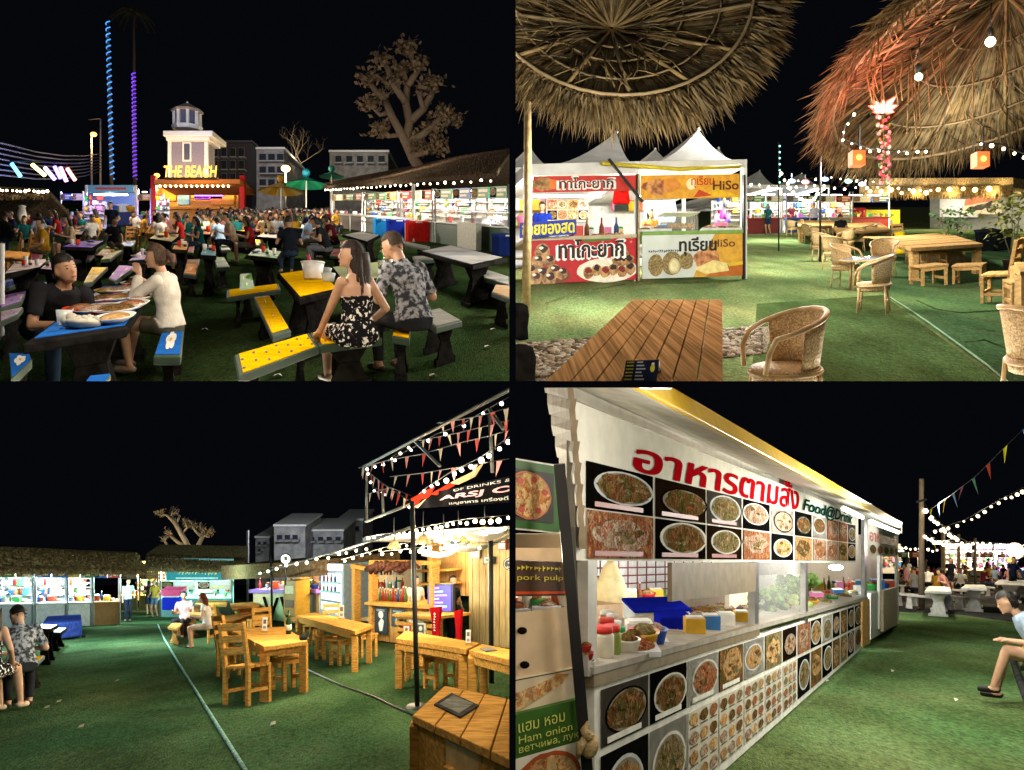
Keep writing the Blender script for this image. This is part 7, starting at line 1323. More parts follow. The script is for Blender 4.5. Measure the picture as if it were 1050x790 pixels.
for i, (x, y, w, h, W0, o, c0, c1) in enumerate(((456, 570, 9, 12, Wr3, .8, '#7a5a30', '#d8cfb0'), (469, 578, 10, 8, Wr3, .8, '#26302c', '#b8b09a'), (482, 562, 8, 11, Wr3, .8, '#8a2a22', '#e0d4c0'), (512, 561, 9, 13, Wr3, .8, '#d8d0c0', '#4a4238'), (519, 584, 8, 14, Wr3, .8, '#2a4a3a', '#c8c0a8'), (395, 566, 9, 9, Wk, 1.5, '#c9a04a', '#5a2a14'), (411, 563, 10, 10, Wk, 1.5, '#3a5a7a', '#d8d4c8'), (428, 567, 8, 12, Wk, 1.5, '#b8382a', '#efe2c8'), (440, 578, 7, 9, Wk, 1.5, '#d8c8a0', '#3a2a1a'), (474, 640, 9, 13, Wr3, -1.02, '#d8d4c4', '#3a3a38'), (458, 641, 8, 11, Wr3, -1.02, '#b04a2a', '#e8e0cc'))):
    mb = MB(); q = Quad(W0.rect(x-w/2, y-h/2, x+w/2, y+h/2, o)); q.panel(mb, cm(c0), .03); q.poly(mb, [(.12, .12), (.88, .12), (.88, .88), (.12, .88)], cm(c1)); q.disc(mb, .5, .58, .22, .2, cm(c0), .007, 12); q.poly(mb, [(.25, .2), (.75, .2), (.75, .28), (.25, .28)], cm(c0), .007); mb.build('wall_board', label=f"small {['tan', 'dark', 'red', 'pale', 'green', 'mustard', 'slate', 'scarlet', 'cream', 'white', 'rust'][i]} framed board hung {'on the pale plank wall' if W0 is Wr3 and o > 0 else 'on the bar back wall' if W0 is Wk else 'on the crate bench front'}", cat='board', group='framed boards of the bar')
for i, (x, y, r) in enumerate(((455, 556, .12), (470, 553, .13), (497, 549, .15), (404, 562, .12), (434, 557, .13))):
    t = thing('pendant_lamp', f'{ORD(i)} woven pendant lamp hanging under the bar roof', 'lamp', pt(x, y, 15-i*.4), 'woven pendant lamps'); P_ = pt(x, y, 16-i*.5); mb = MB(); mb.lathe([(r*.4, r), (r, 0), (r*.92, 0), (r*.34, r)], P_, wicker, 14); mb.build('shade', t); mb = MB(); mb.ball(P_+Z*.02, r*.4, bulb_w, 8); mb.build('bulb', t); mb = MB(); mb.tube([P_+Z*r, P_+Z*.5], .008, black_m, 4); mb.build('cord', t); lamp(P_-Z*.1-V((0, .1, 0)), 30, (1, .82, .5), .08)
flags(P3, pl(((376, 507), (400, 500), (421, 508)), 20, 16.5), 6, fc, 'short pennant row beside the corner bulbs', 'pennant rows over the bar', .2); flags(P3, pl(((430, 452), (470, 444), (526, 430)), 17, 12), 9, fc, 'upper middle pennant row close to the frame bar', 'pennant rows over the bar', .2)
lights(P3, pl(((372, 480), (398, 472), (424, 452)), 20, 17), 6, 'bulbs at the left end of the upper frame bar', .033, glow('bulb_white', (1, .9, .7), 9)); lights(P3, pl(((350, 574), (400, 560), (450, 551), (526, 538)), 22, 12.6), 16, 'second row of warm bulbs deeper under the bar roof', .03, power=40, every=4)
t = thing('truss', 'thin black scaffold frame carrying the string lights over the bar', 'frame', pt(440, 500, 16))
for a, b in (((372, 479, 20), (526, 398, 12)), ((376, 484, 20), (376, 536, 20)), ((392, 500, 19), (393, 527, 19)), ((424, 451, 17), (451, 478, 15)), ((502, 425, 13), (505, 485, 13)), ((502, 420, 13), (516, 440, 12)), ((375, 535, 20), (421, 517, 16)), ((340, 568, 24), (425, 540, 16)), ((262, 590, 30), (350, 564, 23))): mb = MB(); mb.tube([pt(*a), pt(*b)], .03, mat('scaffold', (.10, .10, .10), .5, .5), 6); mb.build('bar', t)
mb = MB(); d_ = P3.d(727); mb.tube([P3.base(428, d_), pt(422.5, 514, d_)], .032, black_m, 10); t = thing('light_pole', 'tall black pole standing in front of the bar tables', 'pole', P3.base(428, d_)); mb.build('pole', t); mb = MB(); mb.lathe([(.16, 0), (.15, .03), (.04, .04)], P3.base(428, d_), black_m, 16); mb.build('foot', t)
mb = MB(); d_ = P3.d(643); mb.tube([P3.base(279, d_), pt(278, 571, d_)], .045, black_m, 8); mb.build('light_pole', label='thin dark pole behind the square table', cat='pole'); mb = MB(); mb.tube([P3.base(504, 14), pt(503, 548, 14)], .04, black_m, 8); mb.build('light_pole', label='black pole crossing the oval sign', cat='pole')
flags(P3, pl(((368, 480), (386, 475), (403, 471), (436, 465), (469, 455), (506, 446), (526, 440)), 20, 12), 11, fc, 'middle row of pink and cream pennants over the bar', 'pennant rows over the bar', .2); flags(P3, pl(((448, 434), (474, 430), (494, 426), (526, 417)), 15, 12), 7, fc, 'topmost row of pennants at the upper right', 'pennant rows over the bar', .2)
flags(P3, pl(((371, 479), (390, 494), (418, 513)), 20, 16), 10, fc, 'short steep row of pennants at the left corner of the frame', 'pennant rows over the bar', .2); flags(P3, pl(((400, 489), (436, 485), (459, 481), (526, 470)), 18, 12), 8, fc, 'lower row of pennants just above the white bulbs', 'pennant rows over the bar', .2)
wb = glow('bulb_white', (1, .9, .7), 9)
lights(P3, pl(((398, 473), (420, 461), (446, 446), (472, 436), (499, 420), (526, 405)), 19, 12.5), 7, 'sparse bulbs on the upper frame bar', .033, wb); lights(P3, pl(((417, 519), (436, 501), (461, 485), (493, 469), (528, 444)), 16.5, 11.5), 14, 'bright row of bulbs along the awning top', .04, wb, power=22, every=3)
lights(P3, pl(((374, 551), (411, 545), (446, 538), (480, 532), (526, 528)), 21, 12.5), 22, 'warm bulbs under the awning over the bar', .036, power=34, every=3); lights(P3, pl(((262, 586), (300, 577), (345, 567), (380, 560)), 28, 21), 12, 'warm bulbs from the shops to the bar', .045, power=30, every=4); lights(P3, pl(((388, 566), (420, 563), (452, 558), (526, 556)), 20, 13), 10, 'low bulbs before the plank walls', .036, power=55, every=3); lights(P3, pl(((376, 478), (382, 500), (392, 503), (396, 506)), 20, 19), 5, 'small cluster of bulbs at the corner of the frame', .033, wb)
mb = MB()
t = thing('pennant_cloth', 'red and cream cloth pennants draped along the bulbs at the awning corner', 'cloth'[:5], pt(440, 505, 15.5))
for pts, c in ((((421, 512), (437, 503), (446, 499), (440, 509), (427, 519)), '#c8281c'), (((441, 507), (462, 495), (466, 498), (447, 508)), '#d2301f'), (((460, 496), (484, 484), (497, 473), (487, 489), (470, 497)), '#c9b48c'), (((425, 520), (433, 511), (436, 512), (428, 521)), '#cbb890')): mb = MB(); mb.plate([pt(x, y, 15.3) for x, y in pts], V((.01, .02, 0)), cm(c, 80)); mb.build('pennant', t)
# --- tables, chairs and stools
plank_table(P3, [(271, 663.5), (315.5, 657.5), (291, 643), (233, 644.5)], .76, wood_h, 5, 'square honey wooden table with two chairs in the middle of the turf', leg_r=.05, th=.06, along='x', gap=.02)
hc = wood_chair_proto(m=wood_h, back=.98); fix_wm(hc, P3.frame(254, 722, -48, scale=1.08)); hc['label'] = 'honey wooden chair at the front left of the square table'; hc['group'] = 'honey wooden chairs'
for x, gy, yw_, lb in ((240, 694, -70, 'honey wooden chair behind the front one at the square table'), (272, 672, 190, 'honey wooden chair at the far side of the square table'), (225, 660, -60, 'honey wooden chair left of the square table further back'), (340, 662, 170, 'honey wooden chair behind the long table')): dup(hc, P3.frame(x, gy, yw_, scale=1.06), lb)
hs = stool_proto(wood_h, .42, .36, .46); hs['group'] = 'honey wooden stools'
for i, (x, gy, yw_, lb) in enumerate(((296, 707, 25, 'honey stool at the right side of the square table'), (336, 676, 20, 'honey stool at the left under the long table'), (352, 682, 20, 'honey stool at the right under the long table'), (322, 661, 20, 'honey stool at the far left of the long table'), (374, 674, 20, 'honey stool beyond the right end of the long table'), (422, 697, 15, 'left honey stool under the bar table'), (452, 706, 15, 'right honey stool under the bar table'), (436, 686, 15, 'honey stool behind the bar table'), (262, 652, 10, 'honey stool far behind the square table'), (300, 650, 10, 'honey stool in front of the yellow cabinet'))):
    if i == 0: fix_wm(hs, P3.frame(x, gy, yw_, scale=1.08)); hs['label'] = lb
    else: dup(hs, P3.frame(x, gy, yw_, scale=1.08), lb)
plank_table(P3, [(364, 647.5), (383, 641), (322, 628), (304, 631.5)], .76, wood_h, 3, 'long honey wooden table reaching back towards the shops', leg_r=.05, th=.07, legs=((.12, .03), (.88, .03), (.88, .97), (.12, .97), (.12, .5)))
plank_table(P3, [(405.5, 655), (478, 666), (492, 659.5), (416, 647)], .76, wood_h, 3, 'honey bar table right behind the black pole', leg_r=.055, th=.07, along='x', legs=((.05, .08), (.95, .08), (.95, .92), (.05, .92))); plank_table(P3, [(481, 667), (540, 681), (548, 671), (494, 660.5)], .76, wood_h, 3, 'second honey bar table running off at the right edge', leg_r=.055, th=.07, along='x')
tC, QC = plank_table(P3, [(423, 734), (540, 787), (545, 722), (456, 703.5)], .76, wood_h, 4, 'honey wooden counter box in the lower right corner', 'wooden_counter', apron=False, leg_r=.04, th=.05, cat='counter', legs=((.03, .04),))
mb = MB(); a, b, c, d_ = QC(.03, .03), QC(.97, .03), QC(.97, .97), QC(.03, .97)
for A_, B2, n in ((a, b, 3), (d_, a, 2)):
    for i in range(n):
        p0, p1 = A_+(B2-A_)*(i/n+.01), A_+(B2-A_)*((i+1)/n-.01); k = (B2-A_).cross(Z).normalized()*-.03; u0, u1 = P3.under(p0)+Z*.04, P3.under(p1)+Z*.04; mb.hexa([u0, u1, u1+k, u0+k], [p0-Z*.05, p1-Z*.05, p1-Z*.05+k, p0-Z*.05+k], wood_h if i != 1 else mat('honey_light', (.52, .30, .09), .45, var=.2))
mb.build('side_panel', tC)
mb = MB(); A_, B2 = a+(b-a)*.36, a+(b-a)*.98; k = V((-.02, -.03, 0)); mb.hexa([P3.under(A_)+Z*.1+k, P3.under(B2)+Z*.1+k, P3.under(B2)+Z*.1, P3.under(A_)+Z*.1], [A_-Z*.2+k, B2-Z*.2+k, B2-Z*.2, A_-Z*.2], wood_h); mb.build('inset_panel', tC)
t = thing('menu_folder', 'worn grey menu folder lying on the lower right counter', 'menu', QC(.3, .4)); q = [P3.g(x, y, .775) for x, y in ((472, 735), (491, 723), (463, 710.5), (445, 722))]; mb = MB(); mb.hexa([k-Z*.012 for k in q], q, mat('folder_cover', (.05, .045, .04), .85, var=.4, scale=12)); mb.build('cover', t); Qf = Quad(q); Qf.n = Z; mb = MB(); mb.poly(Qf.sub(.1, .12, .9, .86, .004), mat('folder_page', (.16, .155, .13), .85, var=.35, scale=10)); mb.build('page', t)
for (x, y, z), lb in (((271, 648, .77), 'white menu card standing on the square table'), ((350, 635, .77), 'white menu card standing on the long table'), ((480, 661, .77), 'white menu card on the bar table')):
    P_ = P3.g(x, y, z); t = thing('menu_card', lb, 'menu card', P_, 'white menu cards'); s = P_.y/F; mb = MB(); w, h = 5*s, 14*s; q = Quad([P_+V((-w/2, 0, 0)), P_+V((w/2, 0, 0)), P_+V((w/2, .05, h)), P_+V((-w/2, .05, h))]); q.panel(mb, white_p, .01); q.poly(mb, [(.2, .55), (.8, .55), (.8, .85), (.2, .85)], cm('#6a6a68')); q.poly(mb, [(.2, .2), (.8, .2), (.8, .4), (.2, .4)], cm('#8a8a88')); mb.build('card', t); mb = MB(); mb.box(P_+V((0, .03, .01)), (w*1.3, .1, .02), wood_h); mb.build('holder', t)
bottle(P3.g(296, 650, .77), 'dark beer bottle on the square table', '#1e3a1e', 1.3); mb = MB(); P_ = P3.g(311, 656, .77); mb.lathe([(.05, 0), (.06, .02), (.06, .06), (.05, .07)], P_, cm('#202224', 30), 14); mb.build('ashtray', label='small dark ashtray at the corner of the square table', cat='ashtray')
mb = MB(); q = [P3.g(x, y, .775) for x, y in ((498, 668), (510, 666.5), (503, 663.5), (492, 665))]; mb.hexa([k-Z*.01 for k in q], q, cm('#35332e')); mb.build('menu_folder', label='dark menu folder lying on the bar table by the right edge', cat='menu')
# mid-left wooden picnic tables with two people, and the blue draped bench
quad_table(P3, [(176, 627), (206, 629), (208, 622), (184, 621)], .75, wood, 'picnic_table', 'brown picnic table where the pair sits by the rope', 'table', 'brown picnic tables', rim=wood, legm=wood); quad_table(P3, [(207, 640), (240, 635), (262, 628), (232, 631)], .46, wood, 'picnic_bench', 'brown plank bench right of the woman in white', 'bench', 'brown picnic benches', rim=wood, legm=wood)
quad_table(P3, [(172, 643), (182, 645), (190, 636), (181, 634)], .46, wood, 'picnic_bench', 'short brown bench at the left of the pair', 'bench', 'brown picnic benches', rim=wood, legm=wood); quad_table(P3, [(238, 624), (266, 621), (262, 617), (236, 619)], .75, wood, 'picnic_table', 'far brown picnic table before the purple counter', 'table', 'brown picnic tables', rim=wood, legm=wood); quad_table(P3, [(244, 632), (270, 628), (266, 624), (240, 627)], .46, wood, 'picnic_bench', 'far brown bench before the square table', 'bench', 'brown picnic benches', rim=wood, legm=wood); quad_table(P3, [(200, 619), (232, 621), (234, 616), (204, 615)], .75, mat('honey_wood', (.5, .25, .06)), 'picnic_table', 'tan picnic table in front of the turquoise stall', 'table', 'brown picnic tables', rim=wood, legm=wood)
person('sit_woman', P3.frame(214, 664, 78), 'woman in a white top with bare legs seated on the brown bench facing left', {'shirt': cm('#cfc8c4', 80), 'trousers': cm('#b9a49a', 80), 'shoes': cm('#4a2e26')}, 1, cm('#5a2e24', 60), small=True); person('sit_man_turned', P3.frame(190, 655, 150), 'person in a pink printed top seated beyond the woman in white', {'shirt': mat('cloth_print', (.30, .12, .16), .85, scale=20, col2=(.55, .42, .42)), 'trousers': cm('#2e2a34', 80), 'shoes': cm('#2a2622')}, 0, small=True)
person('stand', P3.frame(131, 0, 200, d=36), 'man in a pale blue shirt standing before the far yellow stall', {'shirt': cm('#9fb4c4', 80), 'trousers': cm('#1c2230', 80), 'shoes': cm('#2a2622')}, 1, small=True); person('stand_woman', P3.frame(159, 0, 150, d=41), 'person in a yellow top walking by the far yellow stall', {'shirt': cm('#c9b04a', 80), 'trousers': cm('#5a7a9a', 80), 'shoes': cm('#2a2622')}, 1, small=True); person('stand_woman', P3.frame(153, 0, 10, d=44), 'dark dressed person behind the yellow top walker', {'shirt': cm('#26242c', 80), 'trousers': cm('#26304a', 80), 'shoes': cm('#2a2622')}, 1, small=True)
person('stand', P3.frame(32, 0, 190, d=34), 'vendor in dark clothes inside the left stalls', {'shirt': cm('#2a2a34', 80), 'trousers': cm('#1c2230', 80), 'shoes': cm('#2a2622')}, 1, small=True)
t = thing('ice_chest', 'pink and blue ice chest stack by the turquoise stall', 'cooler', P3.base(174, 34)); mb = MB(); fbox(mb, 166, 613, 184, 626, 34, .7, cm('#1d2fb8', 40)); mb.build('chest', t, bev=.02); mb = MB(); fbox(mb, 165, 605, 186, 611.5, 34, .6, cm('#d85a86', 40)); fbox(mb, 167, 611.5, 183, 613, 34, .6, cm('#d8d8d8')); mb.build('tray', t, bev=.02)
lamp(P3.g(200, 640)+Z*.8, 40, (.1, 1, .65), .2, name='green_glow'); lamp(P3.g(262, 640)+Z*.7, 26, (.1, 1, .75), .2, name='green_glow')
Wt = P3
tb = thing('draped_bench', 'long bench under a dark blue cloth at the left', 'bench', P3.base(62, 30)); mb = MB(); q = [P3.g(x, y, .5) for x, y in ((42, 640.5), (84, 637), (83, 630), (48, 632))]; mb.hexa([P3.under(k)+Z*.05 for k in q], q, mat('cloth_blue', (.02, .035, .16), .8, var=.3)); mb.build('cloth', tb, bev=.05)
for k in (q[0], q[1]): mb = MB(); mb.box(P3.under(k+V((.1 if k is q[0] else -.1, .3, 0)))+Z*.03, (.08, .08, .06), dark_c); mb.build('foot', tb)
quad_table(P3, [(44, 648.5), (62, 649.5), (69, 644), (54, 643.5)], .45, mat('top_grey', (.34, .36, .36), .4), 'painted_bench', 'grey topped dark bench beside the seated pair at the left', 'bench', 'dark concrete benches', decor=None); quad_table(P3, [(36, 645), (52, 645), (60, 641), (42, 640)], .72, mat('top_grey', (.34, .36, .36)), 'painted_table', 'grey topped dark table behind the seated pair at the left', 'table'); quad_table(P3, [(10, 690), (30, 687), (46, 672), (26, 674)], .45, Y, 'painted_bench', 'yellow topped bench under the seated pair at the left edge', 'bench', 'dark concrete benches', rim=rim_g)
person('man_camo', P3.frame(22, 728, 10, scale=1.02), 'man in a grey patterned shirt with his back turned at the left edge', {'shirt': camo, 'trousers': cm('#2a2c30', 85), 'shoes': cm('#3a2a20')}, 1, hair_m); person('woman_floral', P3.frame(-13, 735, -20, scale=1.0), 'long-haired woman mostly cut by the left edge beside the patterned shirt', {'dress': floral, 'shoes': cm('#c9b8a0')}, 1, hair_m)
for i, (x, gy, lb) in enumerate(((48, 728, 'pale leaf on the turf at the lower left'), (83, 748, 'scrap of paper on the turf left of the rope'), (60, 722, 'twig on the turf near the seated pair'), (120, 700, 'small pale leaf in the middle of the left turf'), (280, 745, 'small pale scrap right of the rope'))):
    mb = MB(); P_ = P3.g(x, gy)+Z*.02; mb.poly([P_+V((-.025, -.04, 0)), P_+V((.0, -.06, .02)), P_+V((.03, .0, .01)), P_+V((.01, .06, .02)), P_+V((-.03, .03, .015))], cm('#6a6448')); mb.build('litter', label=lb, cat='litter')
for P_, pw, c in ((pt(60, 560, 22), 800, cool), (pt(150, 570, 24), 950, (.75, 1, .93)), (pt(200, 590, 36), 420, (.5, 1, .85)), (pt(310, 570, 12.5), 230, (1, .84, .55)), (pt(400, 580, 15), 170, (1, .82, .5)), (pt(470, 590, 10.5), 120, (1, .82, .5)), (pt(470, 540, 6.5), 20, (1, .83, .52)), (pt(250, 540, 8.5), 75, (1, .95, .84)), (pt(100, 540, 10), 90, (.88, 1, .97)), (Wk.at(405, 575, -1.6), 200, (1, .84, .55)), (Wk.at(425, 570, .8), 130, (1, .84, .55)), (Wr3.at(490, 572, -.9), 190, (1, .86, .6))): lamp(P_, pw, c, .2)  # unseen fill lights added over the turf, tables and plank walls
# ================================================================== AREA FOUR: the long food kiosk with picture menus
CUR[0] = P4
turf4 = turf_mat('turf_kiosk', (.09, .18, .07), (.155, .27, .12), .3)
asph = mat('asphalt', (.05, .05, .052), .85, var=.3, scale=4, bump=.4, bscale=60)
turf(P4, 'asphalt_ground', 528.8, 1400, 577.4, 1010, asph)
turf(P4, 'turf_mat', 0, 0, 0, 0, turf4, .012, pts=[(528.8, 1010), (1400, 1010), (1400, 668), (1062, 642), (985, 631), (900, 627), (700, 640), (528.8, 660)])
mb = MB(); mb.tube([P4.g(x, y)+Z*.02 for x, y in ((1080, 792), (1062, 742), (1046, 700), (1036, 672))], .05, asph, 6); mb.build('dark_joint', kind='structure')
class Plane(Wall):
    def __init__(s, p, a, b, tilt): Wall.__init__(s, p, a, b); s.h_n = s.n.copy(); s.n = (s.n-Z*tilt).normalized()
Wv = Wall(P4, (745, 790), (890, 660)); Wp = Plane(P4, (745, 790), (890, 660), .075)
def W4(x, y, off=0): return Wp.pix(x, y, off)
def q4(x0, x1, top, bot, off=0): return [W4(x0, bot(x0), off), W4(x1, bot(x1), off), W4(x1, top(x1), off), W4(x0, top(x0), off)]
def ln(x0, y0, x1, y1): return lambda x: y0+(y1-y0)*(x-x0)/(x1-x0)
kiosk = thing('food_kiosk', 'long white food kiosk with a yellow roof edge and picture menus', 'kiosk', Wv.ground(760))
board = mat('kiosk_white', (.74, .72, .64), .8, var=.06); frame_w = mat('frame_white', (.76, .75, .70), .8); brownp = mat('kiosk_tan', (.19, .14, .08), .6, var=.15)
def slab4(mb, x0, x1, top, bot, o0, o1, m):
    a = q4(x0, x1, top, bot, o0); k = Wp.n*(o1-o0); return mb.hexa([q+k for q in a], a, m)
t_s, b_s = ln(589, 411, 879, 528), ln(600, 575, 880, 577.5)
mb = MB(); slab4(mb, 590, 880, t_s, b_s, 0, .05, board); mb.build('sign_board', kiosk)
mb = MB(); slab4(mb, 584, 925, ln(584, 368, 922, 534), ln(589, 410, 922, 546), .06, .10, mat('fascia', (.48, .46, .39), .6, var=.1)); mb.build('fascia', kiosk)
yl = mat('roof_yellow', (.72, .47, .02), .35, var=.08); a = [W4(x, y, -.55) for x, y in ((600, 371), (925.5, 541), (926, 536), (650, 374))]; mb = MB(); k = Wp.n*.04
A0 = [W4(622, 380, -.5), W4(924, 541.5, -.5)]; A1 = [W4(668, 384, -.45), W4(926, 536.5, -.45)]
mb.hexa([A0[0], A0[1], A0[1]+k, A0[0]+k], [A1[0], A1[1], A1[1]+k, A1[0]+k], yl); mb.build('roof_edge', kiosk, bev=.01)
mb = MB(); r0 = [A1[0]+(A1[1]-A1[0])*.3-Z*.02, A1[1]-Z*.02]; kk = Wp.h_n*2.+Z*.1; mb.hexa([r0[0]+Wp.h_n*.2, r0[1]+Wp.h_n*.2, r0[1]+kk, r0[0]+kk], [q+Z*.05 for q in (r0[0]+Wp.h_n*.2, r0[1]+Wp.h_n*.2, r0[1]+kk, r0[0]+kk)], mat('roof_dark', (.03, .026, .022), .8)); mb.build('roof', kiosk)
mb = MB(); A2 = [W4(600, 398, -.02), W4(924, 545, -.02)]; mb.hexa([A2[0], A2[1], A2[1]+Wp.h_n*.05, A2[0]+Wp.h_n*.05], [A0[0], A0[1], A0[1]+Wp.h_n*.05, A0[0]+Wp.h_n*.05], mat('soffit', (.5, .48, .42), .6)); mb.build('soffit', kiosk)
# corrugated end wall on the left
mb = MB(); n = 15
for i in range(n):
    s0, s1 = i/n, (i+1)/n; f0, f1 = (lambda s: pt(588+13*s, 398+165*s, 4.33)), (lambda s: pt(562+30*s, 392+165*s, 5.6)); b0 = .012 if i % 2 else 0
    mb.hexa([f0(s1), f1(s1), f1(s1)+V((-.03, 0, 0)), f0(s1)+V((-.03, 0, 0))], [f0(s0)+V((b0, 0, 0)), f1(s0)+V((b0, 0, 0)), f1(s0)+V((b0-.03, 0, 0)), f0(s0)+V((b0-.03, 0, 0))], mat('corrugated', (.33, .25, .16), .6, var=.2))
mb.build('end_wall', kiosk)
# lettering
q = Quad([W4(650, 485, -.003), W4(819, 525.5, -.003), W4(819, 495, -.003), W4(650, 447, -.003)]); mb = MB(); text(mb, 'อาหารตามสั่ง', q, cm('#a00c16', 85), 0, .05, 1, 1, .003, .034, .12); mb.build('red_lettering', kiosk)
q = Quad([W4(823, 527, -.012), W4(874, 541, -.012), W4(874, 526.5, -.012), W4(823, 510, -.012)]); mb = MB(); text(mb, 'Food@Drink', q, cm('#06382c', 85), 0, .02, 1, 1, .004, .022, .25); mb.build('green_lettering', kiosk)
# pictures of dishes
tp, md_, bt = ln(600, 471.5, 872, 537.5), ln(600, 521.5, 872, 557), ln(600, 573.5, 872, 575.5)
cols = [(601, 669), (672, 723), (725, 760), (762, 789), (791, 813), (815, 832), (833.5, 847), (848, 859), (860, 868.5), (869.5, 877)]
rg = random.Random(17); pal = [0, 1, 0, 0, 2, 2, 4, 1, 4, 3, 0, 3, 0, 4, 1, 4, 1, 3, 2, 3]
bgs = [cm(s_, 85) for s_ in ('#12100e', '#a8a49c', '#1a1a19', '#b9b5ac', '#141313', '#55504a', '#2a1c12')]
def photo(i, pts4, off, capm=None, k=0, seed=0, bg_=None, parent=None):
    q = Quad(pts4); mb = MB(); q.panel(mb, bg_ or bgs[(i*3+seed) % 7], .004, off=.004); dish(mb, q, 0, 0, 1, 1, k, seed+i, bg_ or bgs[(i*3+seed) % 7], capm); mb.build('dish_photo', parent or kiosk)
for i, (x0, x1) in enumerate(cols):
    for r, (a_, b_) in enumerate(((tp, md_), (md_, bt))):
        g_ = .8 if i < 4 else .5
        photo(i*2+r, q4(x0, x1, (lambda x, a_=a_: a_(x)+g_), (lambda x, b_=b_: b_(x)-g_), -.004), 0, cm('#8a2a26') if i < 3 else None, pal[i*2+r], 5*r)
mb = MB(); q = Quad([W4(738, 466.5, -.01), W4(750, 471.5, -.01), W4(751, 456, -.01), W4(739, 450.5, -.01)]); q.disc(mb, .5, .55, .62, .5, cm('#3a3a34'), .065, 18); q.disc(mb, .5, .55, .5, .38, cm('#6a6858'), .068, 18); mb.build('round_emblem', kiosk)
# lower menu board
tb_, mb_, bb_ = ln(610, 705, 884, 618), ln(617, 770.5, 884, 641.5), ln(610, 908, 888, 661)
mb = MB(); slab4(mb, 609.5, 885, tb_, bb_, -.02, .04, frame_w); mb.build('lower_board', kiosk); 
ex = [(55, 220), (228, 355), (362, 465), (471, 553), (559, 627), (633, 690), (696, 742), (748, 790), (794, 830), (835, 868), (872, 895), (899, 920), (924, 945), (949, 972)]
pal2 = [0, 3, 0, 2, 1, 4, 0, 4, 3, 2, 2, 0, 4, 3, 1, 2, 3, 0, 2, 2, 4, 0, 0, 2, 3, 4, 2, 0]
for i, (x0, x1) in enumerate(ex):
    x0, x1 = x0/3.433+600, x1/3.433+600
    for r in (0, 1):
        if r == 0: T_, B3 = (lambda x: tb_(x)+(mb_(x)-tb_(x))*.07), (lambda x: mb_(x)-(mb_(x)-tb_(x))*.05)
        else: T_, B3 = (lambda x: mb_(x)+(bb_(x)-mb_(x))*.04), (lambda x: bb_(x)-(bb_(x)-mb_(x))*.12)
        pts = q4(x0, x1, T_, B3, -.024)
        if r == 1 and i in (2, 3, 4, 5, 6):       # sheets of many small dishes
            q = Quad(pts); mb = MB(); q.panel(mb, cm('#c9c2b4'), .004, off=.004)
            for a_ in range(4):
                for b_ in range(3): q.disc(mb, (b_+.5)/3, (a_+.55)/4, .14, .085, FOOD[(a_+b_+i) % 6], .008, 12, .15, a_*3+b_); q.poly(mb, [((b_+.12)/3, (a_+.08)/4), ((b_+.88)/3, (a_+.08)/4), ((b_+.88)/3, (a_+.16)/4), ((b_+.12)/3, (a_+.16)/4)], cm('#4a3a30'), .007)
            mb.build('dish_photo', kiosk)
        else: photo(i*2+r, pts, 0, frame_w if i in (0, 2, 3, 1) else None, pal2[i*2+r], 40+r)
mb = MB(); slab4(mb, 884.5, 892, ln(884, 617, 892, 614), ln(884, 664, 892, 659), -.06, .1, wood_p); mb.build('end_post', kiosk)
# posts, flap, counter
def post4(x0, x1, y0, y1, o=-.03, m=steel, nm='post'): mb = MB(); slab4(mb, x0, x1, lambda x: y0, lambda x: y1, o, o+.06, m); mb.build(nm, kiosk)
post4(603, 612, 575, 694, m=mat('frame_grey', (.40, .39, .36), .5)); post4(774, 778, 576, 648); post4(826, 828.5, 577, 640); post4(886.5, 889, 530, 622)
mb = MB(); slab4(mb, 689, 775, ln(689, 577, 775, 577), ln(690, 617, 775, 606.5), -.05, -.02, brownp); mb.build('flap', kiosk)
mb = MB(); slab4(mb, 609, 779, ln(609, 685, 778, 640), ln(609, 705, 780, 651.5), -.04, .02, brownp); mb.build('counter_fascia', kiosk); mb = MB(); a = q4(609, 890, ln(609, 685, 890, 612), ln(609, 686, 890, 613), -.05); k = Wv.n*.9; mb.hexa([a[0]-Z*.03, a[1]-Z*.03, a[1]-Z*.03+k, a[0]-Z*.03+k], [a[3], a[2], a[2]+k, a[3]+k], mat('kiosk_counter', (.36, .33, .29), .85)); mb.build('counter_top', kiosk)
mb = MB(); slab4(mb, 748, 773, ln(748, 609, 773, 606), ln(748, 648, 773, 641), .5, .55, mat('lit_panel', (.75, .7, .58), .5)); mb.build('inner_panel', kiosk)
# interior: white wall with grid, shelf and goods
dep = 3.2
def oc(x, y, off):        # a spot on the kiosk counter off metres behind its front, seen near column x
    P_ = Wv.pix(x, y, off); g_ = P4.under(P_); return V((P_.x, P_.y, g_.z+1.065-.165*(P_.y-4.35)/12.65))
mb = MB(); a, b = Wv.pix(600, 560, dep), Wv.pix(905, 560, dep); mb.hexa([P4.under(a), P4.under(b), P4.under(b)+Wv.n*.05, P4.under(a)+Wv.n*.05], [a+Z*.6, b+Z*.6, b+Z*.6+Wv.n*.05, a+Z*.6+Wv.n*.05], mat('inner_white', (.68, .68, .69), .5)); mb.build('back_wall', kiosk)
gm_ = cm('#7a3a3a'); mb = MB()
for k in range(14): x = 606+k*9.5; a = Wv.pix(x, 581, dep-.04); mb.tube([V((a.x, a.y, Wv.pix(x, 640, dep-.04).z)), a+Z*.3], .012, gm_, 5)
for k in range(6): y = 583+k*9; mb.tube([Wv.pix(600, y, dep-.04), Wv.pix(760, 575+(y-575)*.66, dep-.04)], .012, gm_, 5)
mb.build('wire_grid', kiosk)
